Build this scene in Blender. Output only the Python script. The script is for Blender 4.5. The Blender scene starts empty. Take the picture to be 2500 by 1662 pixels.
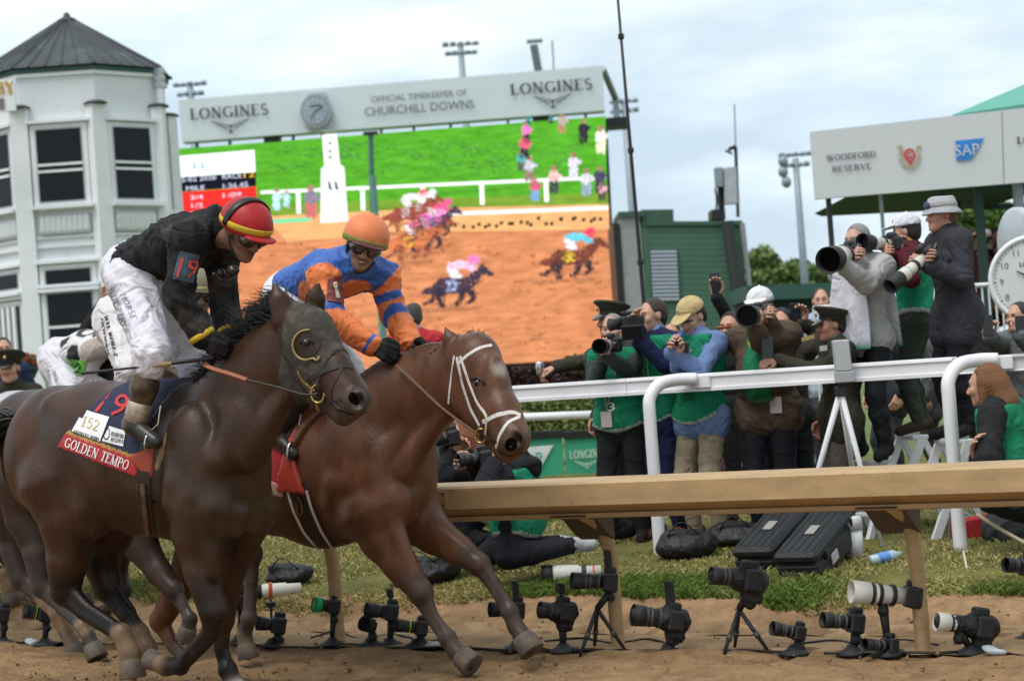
import bpy, bmesh, math, random
import numpy as np
from mathutils import Vector, Matrix, noise as mnoise
from mathutils.bvhtree import BVHTree
random.seed(7); RNG = np.random.default_rng(7)
SC = bpy.context.scene
COL = SC.collection
# ------------------------------------------------------------------ camera
FPX, IW, IH = 5000.0, 2500.0, 1662.0
HC = 1.55
ROLL, PITCH = math.radians(4.2), math.radians(0.903)
CAM = np.array([0.0, 0.0, HC])
_f = np.array([0, math.cos(PITCH), math.sin(PITCH)]); _r0 = np.array([1.0, 0, 0]); _u0 = np.array([0, -math.sin(PITCH), math.cos(PITCH)])
CR = math.cos(ROLL)*_r0 - math.sin(ROLL)*_u0
CU = math.sin(ROLL)*_r0 + math.cos(ROLL)*_u0
cam_d = bpy.data.cameras.new('camera'); cam = bpy.data.objects.new('camera', cam_d); COL.objects.link(cam)
cam_d.sensor_width = 36; cam_d.lens = 36*FPX/IW; cam_d.clip_start = 0.1; cam_d.clip_end = 3000
cam.matrix_world = Matrix(((CR[0], CU[0], -_f[0], CAM[0]), (CR[1], CU[1], -_f[1], CAM[1]), (CR[2], CU[2], -_f[2], CAM[2]), (0, 0, 0, 1)))
cam_d.dof.use_dof = True; cam_d.dof.focus_distance = 10.3; cam_d.dof.aperture_fstop = 3.8
SC.camera = cam
# ------------------------------------------------------------------ sky, sun, exposure
SUN_EL, SUN_AZ = math.radians(64), math.radians(222)     # azimuth measured clockwise from +Y
world = bpy.data.worlds.new('World'); SC.world = world; world.use_nodes = True
def build_world():
    nt = world.node_tree; nt.nodes.clear(); N = nt.nodes.new; L = nt.links.new
    out = N('ShaderNodeOutputWorld'); bg = N('ShaderNodeBackground'); sky = N('ShaderNodeTexSky')
    sky.sky_type = 'NISHITA'; sky.sun_disc = False; sky.sun_elevation = SUN_EL; sky.sun_rotation = SUN_AZ
    sky.air_density = 1.0; sky.dust_density = 2.0; sky.ozone_density = 2.0
    tc = N('ShaderNodeTexCoord'); mp = N('ShaderNodeMapping'); mp.inputs['Scale'].default_value = (1.0, 1.0, 3.6); mp.inputs['Location'].default_value = (0.35, 0.1, 0.55)
    L(tc.outputs['Generated'], mp.inputs['Vector'])
    n1 = N('ShaderNodeTexNoise'); n1.inputs['Scale'].default_value = 3.4; n1.inputs['Detail'].default_value = 6; n1.inputs['Roughness'].default_value = 0.55
    L(mp.outputs[0], n1.inputs['Vector'])
    n2 = N('ShaderNodeTexNoise'); n2.inputs['Scale'].default_value = 7.0; n2.inputs['Detail'].default_value = 5; n2.inputs['Roughness'].default_value = 0.5
    L(mp.outputs[0], n2.inputs['Vector'])
    cr = N('ShaderNodeValToRGB'); e = cr.color_ramp.elements
    e[0].position = 0.40; e[0].color = (0.55, 0.66, 0.74, 1); e[1].position = 0.62; e[1].color = (0.80, 0.80, 0.785, 1)
    m_ = e.new(0.53); m_.color = (0.68, 0.765, 0.80, 1)
    L(n1.outputs['Fac'], cr.inputs['Fac'])
    cr2 = N('ShaderNodeValToRGB'); e = cr2.color_ramp.elements
    e[0].position = 0.40; e[0].color = (0.80, 0.825, 0.86, 1); e[1].position = 0.60; e[1].color = (1.12, 1.10, 1.07, 1)
    L(n2.outputs['Fac'], cr2.inputs['Fac'])
    mul = N('ShaderNodeMix'); mul.data_type = 'RGBA'; mul.blend_type = 'MULTIPLY'; mul.inputs[0].default_value = 0.8
    L(cr.outputs[0], mul.inputs[6]); L(cr2.outputs[0], mul.inputs[7])
    sc = N('ShaderNodeMix'); sc.data_type = 'RGBA'; sc.inputs[0].default_value = 0.90
    mx = N('ShaderNodeVectorMath'); mx.operation = 'SCALE'; mx.inputs['Scale'].default_value = 0.1
    L(sky.outputs[0], mx.inputs[0]); L(mx.outputs[0], sc.inputs[6]); L(mul.outputs[2], sc.inputs[7])
    sc2 = N('ShaderNodeVectorMath'); sc2.operation = 'SCALE'; sc2.inputs['Scale'].default_value = 8.4
    L(sc.outputs[2], sc2.inputs[0]); L(sc2.outputs[0], bg.inputs['Color'])
    bg.inputs['Strength'].default_value = 0.1
    L(bg.outputs[0], out.inputs[0])
build_world()
sun_d = bpy.data.lights.new('sun', 'SUN'); sun = bpy.data.objects.new('sun', sun_d); COL.objects.link(sun)
sun_d.energy = 1.5; sun_d.angle = math.radians(30); sun_d.color = (1, 0.965, 0.91)
_sd = Vector((math.sin(SUN_AZ)*math.cos(SUN_EL), math.cos(SUN_AZ)*math.cos(SUN_EL), math.sin(SUN_EL)))
sun.rotation_euler = _sd.to_track_quat('Z', 'Y').to_euler()
SC.view_settings.view_transform = 'Standard'; SC.view_settings.look = 'None'
SC.view_settings.exposure = 0.78; SC.view_settings.gamma = 1.0; SC.view_settings.use_curve_mapping = False
# ------------------------------------------------------------------ geometry of the place
def ray(px, py):
    return _f + (px-IW/2)/FPX*CR + (IH/2-py)/FPX*CU
def P(px, py, D):
    return CAM + D*ray(px, py)
def onz(px, py, z=0.0):
    d = ray(px, py); return CAM + d*((z-HC)/d[2])
def proj(p):
    q = np.asarray(p, float)-CAM; D = q@_f
    return (IW/2+FPX*(q@CR)/D, IH/2-FPX*(q@CU)/D, D)
V = lambda *a: np.array(a, float)
def nrm(v):
    v = np.asarray(v, float); return v/max(1e-9, np.linalg.norm(v))
UP = V(0, 0, 1)
# ------------------------------------------------------------------ materials
MATS = {}
def lin(c):
    return tuple(((x/12.92) if x <= 0.04045 else ((x+0.055)/1.055)**2.4) for x in (v/255.0 for v in c))
def mat(name, col=(0.5, 0.5, 0.5), rough=0.6, metal=0.0, var=0.12, nscale=6.0, bump=0.0, bscale=40.0, spec=0.4, vcol=False, emit=0.0, dirt=None, dirt_amt=0.0, dirt_scale=3.0, alpha=1.0, trans=0.0, stretch=None, coat=0.0, sheen=0.0, crease=0.0, cscale=7.0):
    if name in MATS: return MATS[name]
    m = bpy.data.materials.new(name); m.use_nodes = True; MATS[name] = m
    nt = m.node_tree; N = nt.nodes.new; L = nt.links.new; b = nt.nodes['Principled BSDF']
    b.inputs['Roughness'].default_value = rough; b.inputs['Metallic'].default_value = metal; b.inputs['Specular IOR Level'].default_value = spec
    tc = N('ShaderNodeTexCoord'); mp = N('ShaderNodeMapping'); L(tc.outputs['Object'], mp.inputs[0])
    if stretch: mp.inputs['Scale'].default_value = stretch
    if vcol:
        a = N('ShaderNodeAttribute'); a.attribute_name = 'Col'; src = a.outputs['Color']
    else:
        a = N('ShaderNodeRGB'); a.outputs[0].default_value = (*col, 1); src = a.outputs[0]
    if var > 0:
        n = N('ShaderNodeTexNoise'); n.inputs['Scale'].default_value = nscale; n.inputs['Detail'].default_value = 6; n.inputs['Roughness'].default_value = 0.6
        L(mp.outputs[0], n.inputs['Vector'])
        r = N('ShaderNodeMapRange'); r.inputs[1].default_value = 0.3; r.inputs[2].default_value = 0.7; r.inputs[3].default_value = 1-var; r.inputs[4].default_value = 1+var
        L(n.outputs['Fac'], r.inputs[0])
        vm = N('ShaderNodeVectorMath'); vm.operation = 'SCALE'; L(src, vm.inputs[0]); L(r.outputs[0], vm.inputs['Scale']); src = vm.outputs[0]
        rr = N('ShaderNodeMapRange'); rr.inputs[1].default_value = 0.3; rr.inputs[2].default_value = 0.7; rr.inputs[3].default_value = max(0.03, rough-0.1); rr.inputs[4].default_value = min(1, rough+0.1)
        L(n.outputs['Fac'], rr.inputs[0]); L(rr.outputs[0], b.inputs['Roughness'])
    if dirt is not None:
        n = N('ShaderNodeTexNoise'); n.inputs['Scale'].default_value = dirt_scale; n.inputs['Detail'].default_value = 8; n.inputs['Roughness'].default_value = 0.7
        L(tc.outputs['Object'], n.inputs['Vector'])
        r = N('ShaderNodeMapRange'); r.inputs[1].default_value = 0.68-dirt_amt*0.4; r.inputs[2].default_value = 0.82-dirt_amt*0.3; r.inputs[3].default_value = 0; r.inputs[4].default_value = 0.9
        L(n.outputs['Fac'], r.inputs[0])
        mx = N('ShaderNodeMix'); mx.data_type = 'RGBA'; L(r.outputs[0], mx.inputs[0]); L(src, mx.inputs[6]); mx.inputs[7].default_value = (*dirt, 1); src = mx.outputs[2]
    L(src, b.inputs['Base Color'])
    if crease > 0:
        n = N('ShaderNodeTexNoise'); n.inputs['Scale'].default_value = cscale; n.inputs['Detail'].default_value = 2; n.inputs['Distortion'].default_value = .9; L(mp.outputs[0], n.inputs['Vector'])
        s1 = N('ShaderNodeMath'); s1.operation = 'SUBTRACT'; s1.inputs[1].default_value = .5; L(n.outputs['Fac'], s1.inputs[0]); s2 = N('ShaderNodeMath'); s2.operation = 'ABSOLUTE'; L(s1.outputs[0], s2.inputs[0]); s3 = N('ShaderNodeMath'); s3.operation = 'POWER'; s3.inputs[1].default_value = 1.1; L(s2.outputs[0], s3.inputs[0])
        bp = N('ShaderNodeBump'); bp.inputs['Strength'].default_value = 1.0; bp.inputs['Distance'].default_value = 0.05*crease; L(s3.outputs[0], bp.inputs['Height']); L(bp.outputs[0], b.inputs['Normal'])
    elif bump > 0:
        n = N('ShaderNodeTexNoise'); n.inputs['Scale'].default_value = bscale; n.inputs['Detail'].default_value = 5; L(mp.outputs[0], n.inputs['Vector'])
        bp = N('ShaderNodeBump'); bp.inputs['Strength'].default_value = min(1.0, bump); bp.inputs['Distance'].default_value = 0.02 if bump <= 1 else 0.02*bump
        L(n.outputs['Fac'], bp.inputs['Height']); L(bp.outputs[0], b.inputs['Normal'])
    if emit > 0:
        L(src, b.inputs['Emission Color']); b.inputs['Emission Strength'].default_value = emit
    if alpha < 1: b.inputs['Alpha'].default_value = alpha
    if trans > 0: b.inputs['Transmission Weight'].default_value = trans
    if coat > 0: b.inputs['Coat Weight'].default_value = coat; b.inputs['Coat Roughness'].default_value = 0.15
    if sheen > 0: b.inputs['Sheen Weight'].default_value = sheen; b.inputs['Sheen Roughness'].default_value = 0.4
    return m
def C(r, g, b):              # an sRGB colour as seen in a picture -> linear
    return lin((r, g, b))
# ------------------------------------------------------------------ things and parts
def mesh_obj(name, verts, faces, material, cols=None, smooth=False, base=None):
    verts = np.asarray(verts, float)
    if base is not None: verts = verts-np.asarray(base)
    me = bpy.data.meshes.new(name)
    me.from_pydata(verts.tolist(), [], faces if isinstance(faces, list) else faces.tolist())
    if cols is not None:
        at = me.color_attributes.new('Col', 'FLOAT_COLOR', 'POINT')
        c4 = np.ones((len(verts), 4), np.float32); c4[:, :3] = cols; at.data.foreach_set('color', c4.ravel())
    if smooth: me.polygons.foreach_set('use_smooth', np.ones(len(me.polygons), bool))
    if isinstance(material, (list, tuple)):
        for m in material: me.materials.append(m)
    else: me.materials.append(material)
    o = bpy.data.objects.new(name, me); COL.objects.link(o); return o
class Thing:
    def __init__(s, name, label, cat, base, group=None):
        s.base = np.asarray(base, float)
        s.o = bpy.data.objects.new(name, None); COL.objects.link(s.o); s.o.empty_display_size = 0.1
        s.o.location = s.base.tolist(); s.o['label'] = label; s.o['category'] = cat
        if group: s.o['group'] = group
    def add(s, name, vf, material, cols=None, smooth=False, parent=None, label=None):
        v, f = vf[0], vf[1]
        o = mesh_obj(name, v, f, material, cols, smooth, s.base); o.parent = parent or s.o
        if label: o['label'] = label
        return o
def single(name, label, cat, vf, material, cols=None, smooth=False, group=None, kind=None):
    v = np.asarray(vf[0], float); base = V(*(v.min(0)+v.max(0))/2); base[2] = v[:, 2].min()
    o = mesh_obj(name, v, vf[1], material, cols, smooth, base); o.location = base.tolist()
    if label: o['label'] = label
    if cat: o['category'] = cat
    if group: o['group'] = group
    if kind: o['kind'] = kind
    return o
def struct(name, vf, material, cols=None, smooth=False):
    return single(name, None, None, vf, material, cols, smooth, None, 'structure')
def dup(t, base, label, group=None):
    r = t.o.copy(); COL.objects.link(r); r.location = list(base); r['label'] = label
    if group: r['group'] = group
    for ch in list(t.o.children):
        c = ch.copy(); COL.objects.link(c); c.parent = r
        for g in list(ch.children):
            d = g.copy(); COL.objects.link(d); d.parent = c
    return r
# ------------------------------------------------------------------ plain shapes (verts, faces)
def join(*parts):
    vs, fs, n = [], [], 0
    for p in parts:
        if p is None or len(p[0]) == 0: continue
        v = np.asarray(p[0], float); vs.append(v); fs += [[i+n for i in f] for f in (p[1] if isinstance(p[1], list) else p[1].tolist())]; n += len(v)
    return np.vstack(vs), fs
def frame_of(d, up=None):
    d = nrm(d); up = UP if up is None else up
    if abs(d@nrm(up)) > 0.97: up = V(1, 0, 0) if abs(d[0]) < 0.9 else V(0, 1, 0)
    x = nrm(np.cross(d, up)); y = np.cross(x, d); return x, y, d       # x side, y up-ish, d along
def box(c, size, X=(1, 0, 0), Y=(0, 1, 0), Z=(0, 0, 1), bev=0.0):
    c = np.asarray(c, float); X, Y, Z = nrm(X), nrm(Y), nrm(Z); hx, hy, hz = [s/2 for s in size]
    if bev <= 0:
        v = [c+i*hx*X+j*hy*Y+k*hz*Z for i in (-1, 1) for j in (-1, 1) for k in (-1, 1)]
        return np.array(v), [[0, 1, 3, 2], [4, 6, 7, 5], [0, 4, 5, 1], [2, 3, 7, 6], [0, 2, 6, 4], [1, 5, 7, 3]]
    bev = min(bev, hx*0.9, hy*0.9, hz*0.9); v = []; idx = {}
    for i in (-1, 1):
        for j in (-1, 1):
            for k in (-1, 1):
                for a in range(3):
                    s = [hx-bev, hy-bev, hz-bev]; s[a] = [hx, hy, hz][a]
                    idx[(i, j, k, a)] = len(v); v.append(c+i*s[0]*X+j*s[1]*Y+k*s[2]*Z)
    f = []
    for a in range(3):
        o = [q for q in range(3) if q != a]
        for sgn in (-1, 1):
            q = []
            for (p1, p2) in ((-1, -1), (1, -1), (1, 1), (-1, 1)):
                t = [0, 0, 0]; t[a] = sgn; t[o[0]] = p1; t[o[1]] = p2; q.append(idx[(*t, a)])
            f.append(q)
    for a in range(3):
        o = [q for q in range(3) if q != a]
        for p1 in (-1, 1):
            for p2 in (-1, 1):
                q = []
                for (sg, ax) in ((-1, o[0]), (1, o[0]), (1, o[1]), (-1, o[1])):
                    t = [0, 0, 0]; t[a] = sg; t[o[0]] = p1; t[o[1]] = p2; q.append(idx[(*t, ax)])
                f.append(q)
    for i in (-1, 1):
        for j in (-1, 1):
            for k in (-1, 1): f.append([idx[(i, j, k, a)] for a in range(3)])
    return np.array(v), f
def tube(pts, rad, n=8, caps=True, flat=1.0, up=None):
    pts = np.asarray(pts, float); m = len(pts)
    rad = np.full(m, rad) if np.isscalar(rad) else np.asarray(rad, float)
    v = []; prevx = None
    for i in range(m):
        d = nrm(pts[min(i+1, m-1)]-pts[max(i-1, 0)])
        if prevx is None: x, y, _ = frame_of(d, up)
        else:
            y = np.cross(prevx, d); y = nrm(y) if np.linalg.norm(y) > 1e-6 else frame_of(d, up)[1]; x = np.cross(d, y)
        prevx = x
        for k in range(n):
            t = 2*math.pi*k/n; v.append(pts[i]+rad[i]*(math.cos(t)*x+math.sin(t)*y*flat))
    f = []
    for i in range(m-1):
        for k in range(n):
            a, b = i*n+k, i*n+(k+1) % n; f.append([a, b, b+n, a+n])
    if caps: f.append(list(range(n))[::-1]); f.append([(m-1)*n+k for k in range(n)])
    return np.array(v), f
def lathe(a, d, prof, n=16, cap=True):
    """prof: (distance along d, radius)"""
    a = np.asarray(a, float); x, y, d = frame_of(d); v = []; f = []
    for (t, r) in prof:
        for k in range(n):
            q = 2*math.pi*k/n; v.append(a+t*d+r*(math.cos(q)*x+math.sin(q)*y))
    for i in range(len(prof)-1):
        for k in range(n):
            p, q = i*n+k, i*n+(k+1) % n; f.append([p, q, q+n, p+n])
    if cap: f.append(list(range(n))[::-1]); f.append([(len(prof)-1)*n+k for k in range(n)])
    return np.array(v), f
def extrude(prof, a, b, X, Y):
    """closed 2D profile in axes X,Y swept from a to b"""
    X, Y = np.asarray(X, float), np.asarray(Y, float); n = len(prof)
    v = [np.asarray(a)+p[0]*X+p[1]*Y for p in prof]+[np.asarray(b)+p[0]*X+p[1]*Y for p in prof]
    f = [[i, (i+1) % n, n+(i+1) % n, n+i] for i in range(n)]+[list(range(n))[::-1], [n+i for i in range(n)]]
    return np.array(v), f
def disc(c, nrmv, r, n=24, up=None, ry=None):
    x, y, d = frame_of(nrmv, up); ry = ry or r
    return np.array([np.asarray(c)+r*math.cos(2*math.pi*k/n)*x+ry*math.sin(2*math.pi*k/n)*y for k in range(n)]), [list(range(n))]
def sphere(c, r, n=10, m=7, ax=None):
    r = (r, r, r) if np.isscalar(r) else r; X, Y, Z = ax if ax is not None else (V(1, 0, 0), V(0, 1, 0), V(0, 0, 1)); c = np.asarray(c, float)
    v = [c+r[2]*Z]; f = []
    for i in range(1, m):
        th = math.pi*i/m
        for k in range(n):
            ph = 2*math.pi*k/n; v.append(c+r[0]*math.sin(th)*math.cos(ph)*X+r[1]*math.sin(th)*math.sin(ph)*Y+r[2]*math.cos(th)*Z)
    v.append(c-r[2]*Z); last = len(v)-1
    for k in range(n): f.append([0, 1+k, 1+(k+1) % n]); f.append([last, 1+(m-2)*n+(k+1) % n, 1+(m-2)*n+k])
    for i in range(m-2):
        for k in range(n):
            a, b = 1+i*n+k, 1+i*n+(k+1) % n; f.append([a, a+n, b+n, b])
    return np.array(v), f
def spline(pts, n=6):
    pts = np.asarray(pts, float); out = []
    q = np.vstack([2*pts[0]-pts[1], pts, 2*pts[-1]-pts[-2]])
    for i in range(1, len(q)-2):
        for k in range(n):
            t = k/n; a, b, c, d = q[i-1], q[i], q[i+1], q[i+2]
            out.append(0.5*((2*b)+(c-a)*t+(2*a-5*b+4*c-d)*t*t+(-a+3*b-3*c+d)*t**3))
    out.append(pts[-1]); return np.array(out)
# ------------------------------------------------------------------ implicit bodies
def cone(a, b, ra, rb=None, k=None, col=None, lat=None, s=1.0, sub=False):
    return dict(t='c', a=np.asarray(a, float), b=np.asarray(b, float), ra=ra, rb=ra if rb is None else rb, k=k, col=col, lat=None if lat is None else nrm(lat), s=s, sub=sub)
def ell(c, r, ax=None, k=None, col=None, sub=False):
    A = np.eye(3) if ax is None else np.array([nrm(x) for x in ax])
    return dict(t='e', c=np.asarray(c, float), r=np.array((r, r, r) if np.isscalar(r) else r, float), A=A, k=k, col=col, sub=sub)
def chain(pts, rads, k=None, col=None, lat=None, s=1.0):
    return [cone(pts[i], pts[i+1], rads[i], rads[i+1], k, col, lat, s) for i in range(len(pts)-1)]
def pdist(p, X):
    if p['t'] == 'c':
        a, b = p['a'], p['b']; q = X-a; ba = b-a
        if p['lat'] is not None and p['s'] != 1.0:
            l = p['lat']; q = q+((p['s']-1)*(q@l))[..., None]*l; ba = ba+(p['s']-1)*(ba@l)*l
        L2 = max(1e-9, ba@ba); t = np.clip((q@ba)/L2, 0, 1)
        d = np.sqrt(((q-t[..., None]*ba)**2).sum(-1))-(p['ra']+(p['rb']-p['ra'])*t)
        return d
    q = (X-p['c'])@p['A'].T; r = p['r']
    k0 = np.sqrt(((q/r)**2).sum(-1)); k1 = np.sqrt(((q/(r*r))**2).sum(-1))
    return k0*(k0-1)/np.maximum(k1, 1e-6)
def pgrid(p, x, y, z):
    """distance on a regular grid, as separable float32 sums"""
    def lin_(v, o): return ((x-o[0])*v[0]).astype(np.float32)[:, None, None]+((y-o[1])*v[1]).astype(np.float32)[None, :, None]+((z-o[2])*v[2]).astype(np.float32)[None, None, :]
    if p['t'] == 'c':
        a, ba = p['a'], p['b']-p['a']
        q2 = ((x-a[0])**2).astype(np.float32)[:, None, None]+((y-a[1])**2).astype(np.float32)[None, :, None]+((z-a[2])**2).astype(np.float32)[None, None, :]
        if p['lat'] is not None and p['s'] != 1.0:
            l, s = p['lat'], p['s']; ql = lin_(l, a); q2 = q2+np.float32(s*s-1)*ql*ql; bl = ba@l; L2 = max(1e-9, ba@ba+(s*s-1)*bl*bl); qb = lin_(ba+(s*s-1)*bl*l, a)
        else: L2 = max(1e-9, ba@ba); qb = lin_(ba, a)
        t = np.clip(qb*np.float32(1/L2), 0, 1)
        return np.sqrt(np.maximum(q2-2*t*qb+t*t*np.float32(L2), 0))-(np.float32(p['ra'])+np.float32(p['rb']-p['ra'])*t)
    A, r, c = p['A'], p['r'], p['c']; k0 = 0; k1 = 0
    for i in range(3):
        q = lin_(A[i], c); q2 = q*q; k0 = k0+q2*np.float32(1/r[i]**2); k1 = k1+q2*np.float32(1/r[i]**4)
    k0 = np.sqrt(k0); return k0*(k0-1)/np.maximum(np.sqrt(k1), 1e-6)
def pbox(p, m):
    if p['t'] == 'c':
        r = max(p['ra'], p['rb'])+m
        return np.minimum(p['a'], p['b'])-r, np.maximum(p['a'], p['b'])+r
    r = p['r'].max()+m*2.2; return p['c']-r, p['c']+r
def net(prims, res, k=0.03, inflate=0.0, paint=(), cut=None, rough=0.0):
    """smooth union of prims -> (verts, quads, colours)"""
    lo = np.min([pbox(p, 0)[0] for p in prims if not p['sub']], 0)-3*res-inflate-k; hi = np.max([pbox(p, 0)[1] for p in prims if not p['sub']], 0)+3*res+inflate+k
    dims = np.maximum(4, np.ceil((hi-lo)/res).astype(int)+1)
    F = np.full(dims, 1.0, np.float32); I = np.zeros(dims, np.int16)
    gx = [lo[i]+res*np.arange(dims[i]) for i in range(3)]
    for n, p in enumerate(prims):
        kk = p['k'] if p['k'] is not None else k
        b0, b1 = pbox(p, inflate+kk+2.5*res)
        i0 = np.clip(np.floor((b0-lo)/res).astype(int), 0, dims-1); i1 = np.clip(np.ceil((b1-lo)/res).astype(int)+1, 1, dims)
        sl = tuple(slice(i0[q], i1[q]) for q in range(3))
        d = pgrid(p, gx[0][sl[0]], gx[1][sl[1]], gx[2][sl[2]])-np.float32(0 if p['sub'] else inflate); f = F[sl]
        if p['sub']:
            h = np.maximum(kk-np.abs(f+d), 0)/kk; F[sl] = np.maximum(f, -d)+h*h*kk*0.25
        else:
            w = d < f; ii = I[sl]; ii[w] = n; h = np.maximum(kk-np.abs(f-d), 0)/kk; F[sl] = np.minimum(f, d)-h*h*kk*0.25
    if cut is not None:
        X = np.stack(np.meshgrid(*gx, indexing='ij'), -1); F = np.maximum(F, cut(X)).astype(np.float32)
    S = F < 0
    c = np.zeros(dims-1, np.int8)
    for i in (0, 1):
        for j in (0, 1):
            for q in (0, 1): c += S[i:dims[0]-1+i, j:dims[1]-1+j, q:dims[2]-1+q]
    act = np.argwhere((c > 0) & (c < 8))
    idx = np.full(dims-1, -1, np.int32); idx[tuple(act.T)] = np.arange(len(act))
    pos = np.zeros((len(act), 3)); cnt = np.zeros(len(act))
    cor = [(i, j, q) for i in (0, 1) for j in (0, 1) for q in (0, 1)]
    fv = {o: F[act[:, 0]+o[0], act[:, 1]+o[1], act[:, 2]+o[2]] for o in cor}
    for o in cor:
        for ax in range(3):
            if o[ax] == 0:
                o2 = list(o); o2[ax] = 1; o2 = tuple(o2); a, b = fv[o], fv[o2]; m = (a < 0) != (b < 0)
                t = np.where(m, a/np.where(np.abs(a-b) < 1e-9, 1e-9, a-b), 0)
                pt = np.tile(np.array(o, float), (len(act), 1)); pt[:, ax] += t; pos[m] += pt[m]; cnt[m] += 1
    pos = pos/np.maximum(cnt, 1)[:, None]
    verts = lo+res*(act+pos)
    faces = []
    for ax in range(3):
        sl0 = [slice(None)]*3; sl1 = [slice(None)]*3; sl0[ax] = slice(0, dims[ax]-1); sl1[ax] = slice(1, dims[ax])
        A, B = S[tuple(sl0)], S[tuple(sl1)]
        e = np.argwhere(A != B); o1, o2 = [q for q in range(3) if q != ax]
        e = e[(e[:, o1] > 0) & (e[:, o2] > 0) & (e[:, o1] < dims[o1]-1) & (e[:, o2] < dims[o2]-1)]
        def at(d1, d2):
            g = e.copy(); g[:, o1] -= d1; g[:, o2] -= d2; return idx[tuple(g.T)]
        q = np.stack([at(1, 1), at(0, 1), at(0, 0), at(1, 0)], 1)
        flip = A[tuple(e.T)] if ax != 1 else ~A[tuple(e.T)]
        q[~flip] = q[~flip][:, ::-1]; faces.append(q)
    faces = np.vstack(faces)
    near = I[tuple(act.T)]
    pc = np.array([(p['col'] if p['col'] is not None else (0.5, 0.5, 0.5)) for p in prims], float)
    cols = pc[near]
    for p in paint:
        d = pdist(p, verts); w = d < 0
        if p.get('mix') is not None: cols[w] = cols[w]*(1-p['mix'])+np.array(p['col'])*p['mix']
        else: cols[w] = p['col']
    if rough > 0: verts = drape(verts, faces, rough)
    return verts, faces, cols
def vnormals(v, f):
    f = np.asarray(f); n = np.cross(v[f[:, 2]]-v[f[:, 0]], v[f[:, 3]]-v[f[:, 1]]); o = np.zeros_like(v)
    for i in range(4):
        for a in range(3): o[:, a] += np.bincount(f[:, i], n[:, a], len(v))
    return o/np.maximum(np.linalg.norm(o, axis=1), 1e-9)[:, None]
_dr = [0]
def drape(v, f, amp):
    """cloth folds: sharp ridges of several widths pushed along the surface normal"""
    _dr[0] += 1; r = np.random.default_rng(_dr[0]); n = vnormals(v, f); h = np.zeros(len(v))
    for w0, a in ((26, 1.0), (40, .8), (62, .55), (90, .35)):
        d = nrm(r.normal(size=3)*V(1, 1, .8)); e = nrm(np.cross(d, r.normal(size=3))); q = nrm(np.cross(d, e)); ph = r.uniform(0, 6)
        s_ = np.sin((v@d)*w0+ph+1.7*np.sin((v@e)*w0*.33+ph)+1.2*np.sin((v@q)*w0*.27)); m = np.clip(.55+.75*np.sin((v@e)*w0*.21+2*ph)+.5*np.sin((v@q)*w0*.17+ph), 0, 1.2)
        h += a*m*(np.maximum(1-np.abs(s_)*1.15, 0)**.8-.35)
    return v+n*(h*amp*.8)[:, None]
_fd = None
def fold(v, amp):
    """cloth folds: a sum of bent sine waves"""
    global _fd
    if _fd is None:
        r = np.random.default_rng(3); _fd = [(nrm(r.normal(size=3)), nrm(r.normal(size=3)), r.uniform(0, 6), r.uniform(25, 75)) for _ in range(6)]
    o = np.zeros_like(v)
    for (d, e, ph, w) in _fd:
        o += (np.sin((v@d)*w+ph+1.8*np.sin((v@e)*w*0.37))*amp*0.45)[:, None]*e
    return o
def bvh_of(o):
    me = o.data; M = o.matrix_basis if o.parent is None else Matrix.Translation(o.parent.location)@o.matrix_basis
    if o.parent and o.parent.parent: M = Matrix.Translation(o.parent.parent.location)@M
    return BVHTree.FromPolygons([M@v.co for v in me.vertices], [list(p.vertices) for p in me.polygons])
def bvh_vf(v, f):
    return BVHTree.FromPolygons(np.asarray(v).tolist(), f if isinstance(f, list) else f.tolist())
def hit(bvhs, px, py, off=0.004, far=None):
    d = ray(px, py); best = None
    for b in (bvhs if isinstance(bvhs, (list, tuple)) else [bvhs]):
        r = b.ray_cast(Vector(CAM), Vector(d))
        if r[0] is not None and (best is None or r[3] < best[3]): best = r
    if best is None: return None
    n = np.array(best[1]); n = n if n@d < 0 else -n
    return np.array(best[0])+n*off, n
def strap(bv, px, w, off=0.003, th=0.35, step=10, fall=None):
    """a leather strap lying on a surface along a picture polyline"""
    pts, nn = [], []
    for i in range(len(px)-1):
        (x0, y0), (x1, y1) = px[i][:2], px[i+1][:2]; m = max(1, int(math.hypot(x1-x0, y1-y0)/step))
        for k in range(m+(i == len(px)-2)):
            h = hit(bv, x0+(x1-x0)*k/m, y0+(y1-y0)*k/m, off)
            if h is not None: pts.append(h[0]); nn.append(h[1])
            elif fall is not None: pts.append(P(x0+(x1-x0)*k/m, y0+(y1-y0)*k/m, fall)); nn.append(-_f)
    if len(pts) < 2: return None
    pts = np.array(pts); m = len(pts)
    sm = pts.copy(); sm[1:-1] = (pts[:-2]+2*pts[1:-1]+pts[2:])/4; pts = sm
    v, f = [], []
    for i in range(m):
        d = nrm(pts[min(i+1, m-1)]-pts[max(i-1, 0)]); n = nn[i]; sd = nrm(np.cross(d, n)); n = nrm(np.cross(sd, d)); h = w*th*0.5
        v += [pts[i]-sd*w/2-n*h, pts[i]+sd*w/2-n*h, pts[i]+sd*w/2*0.8+n*h, pts[i]-sd*w/2*0.8+n*h]
    for i in range(m-1):
        for k in range(4): a, b = 4*i+k, 4*i+(k+1) % 4; f.append([a, b, b+4, a+4])
    f += [[3, 2, 1, 0], [4*m-4, 4*m-3, 4*m-2, 4*m-1]]
    return np.array(v), f
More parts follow.
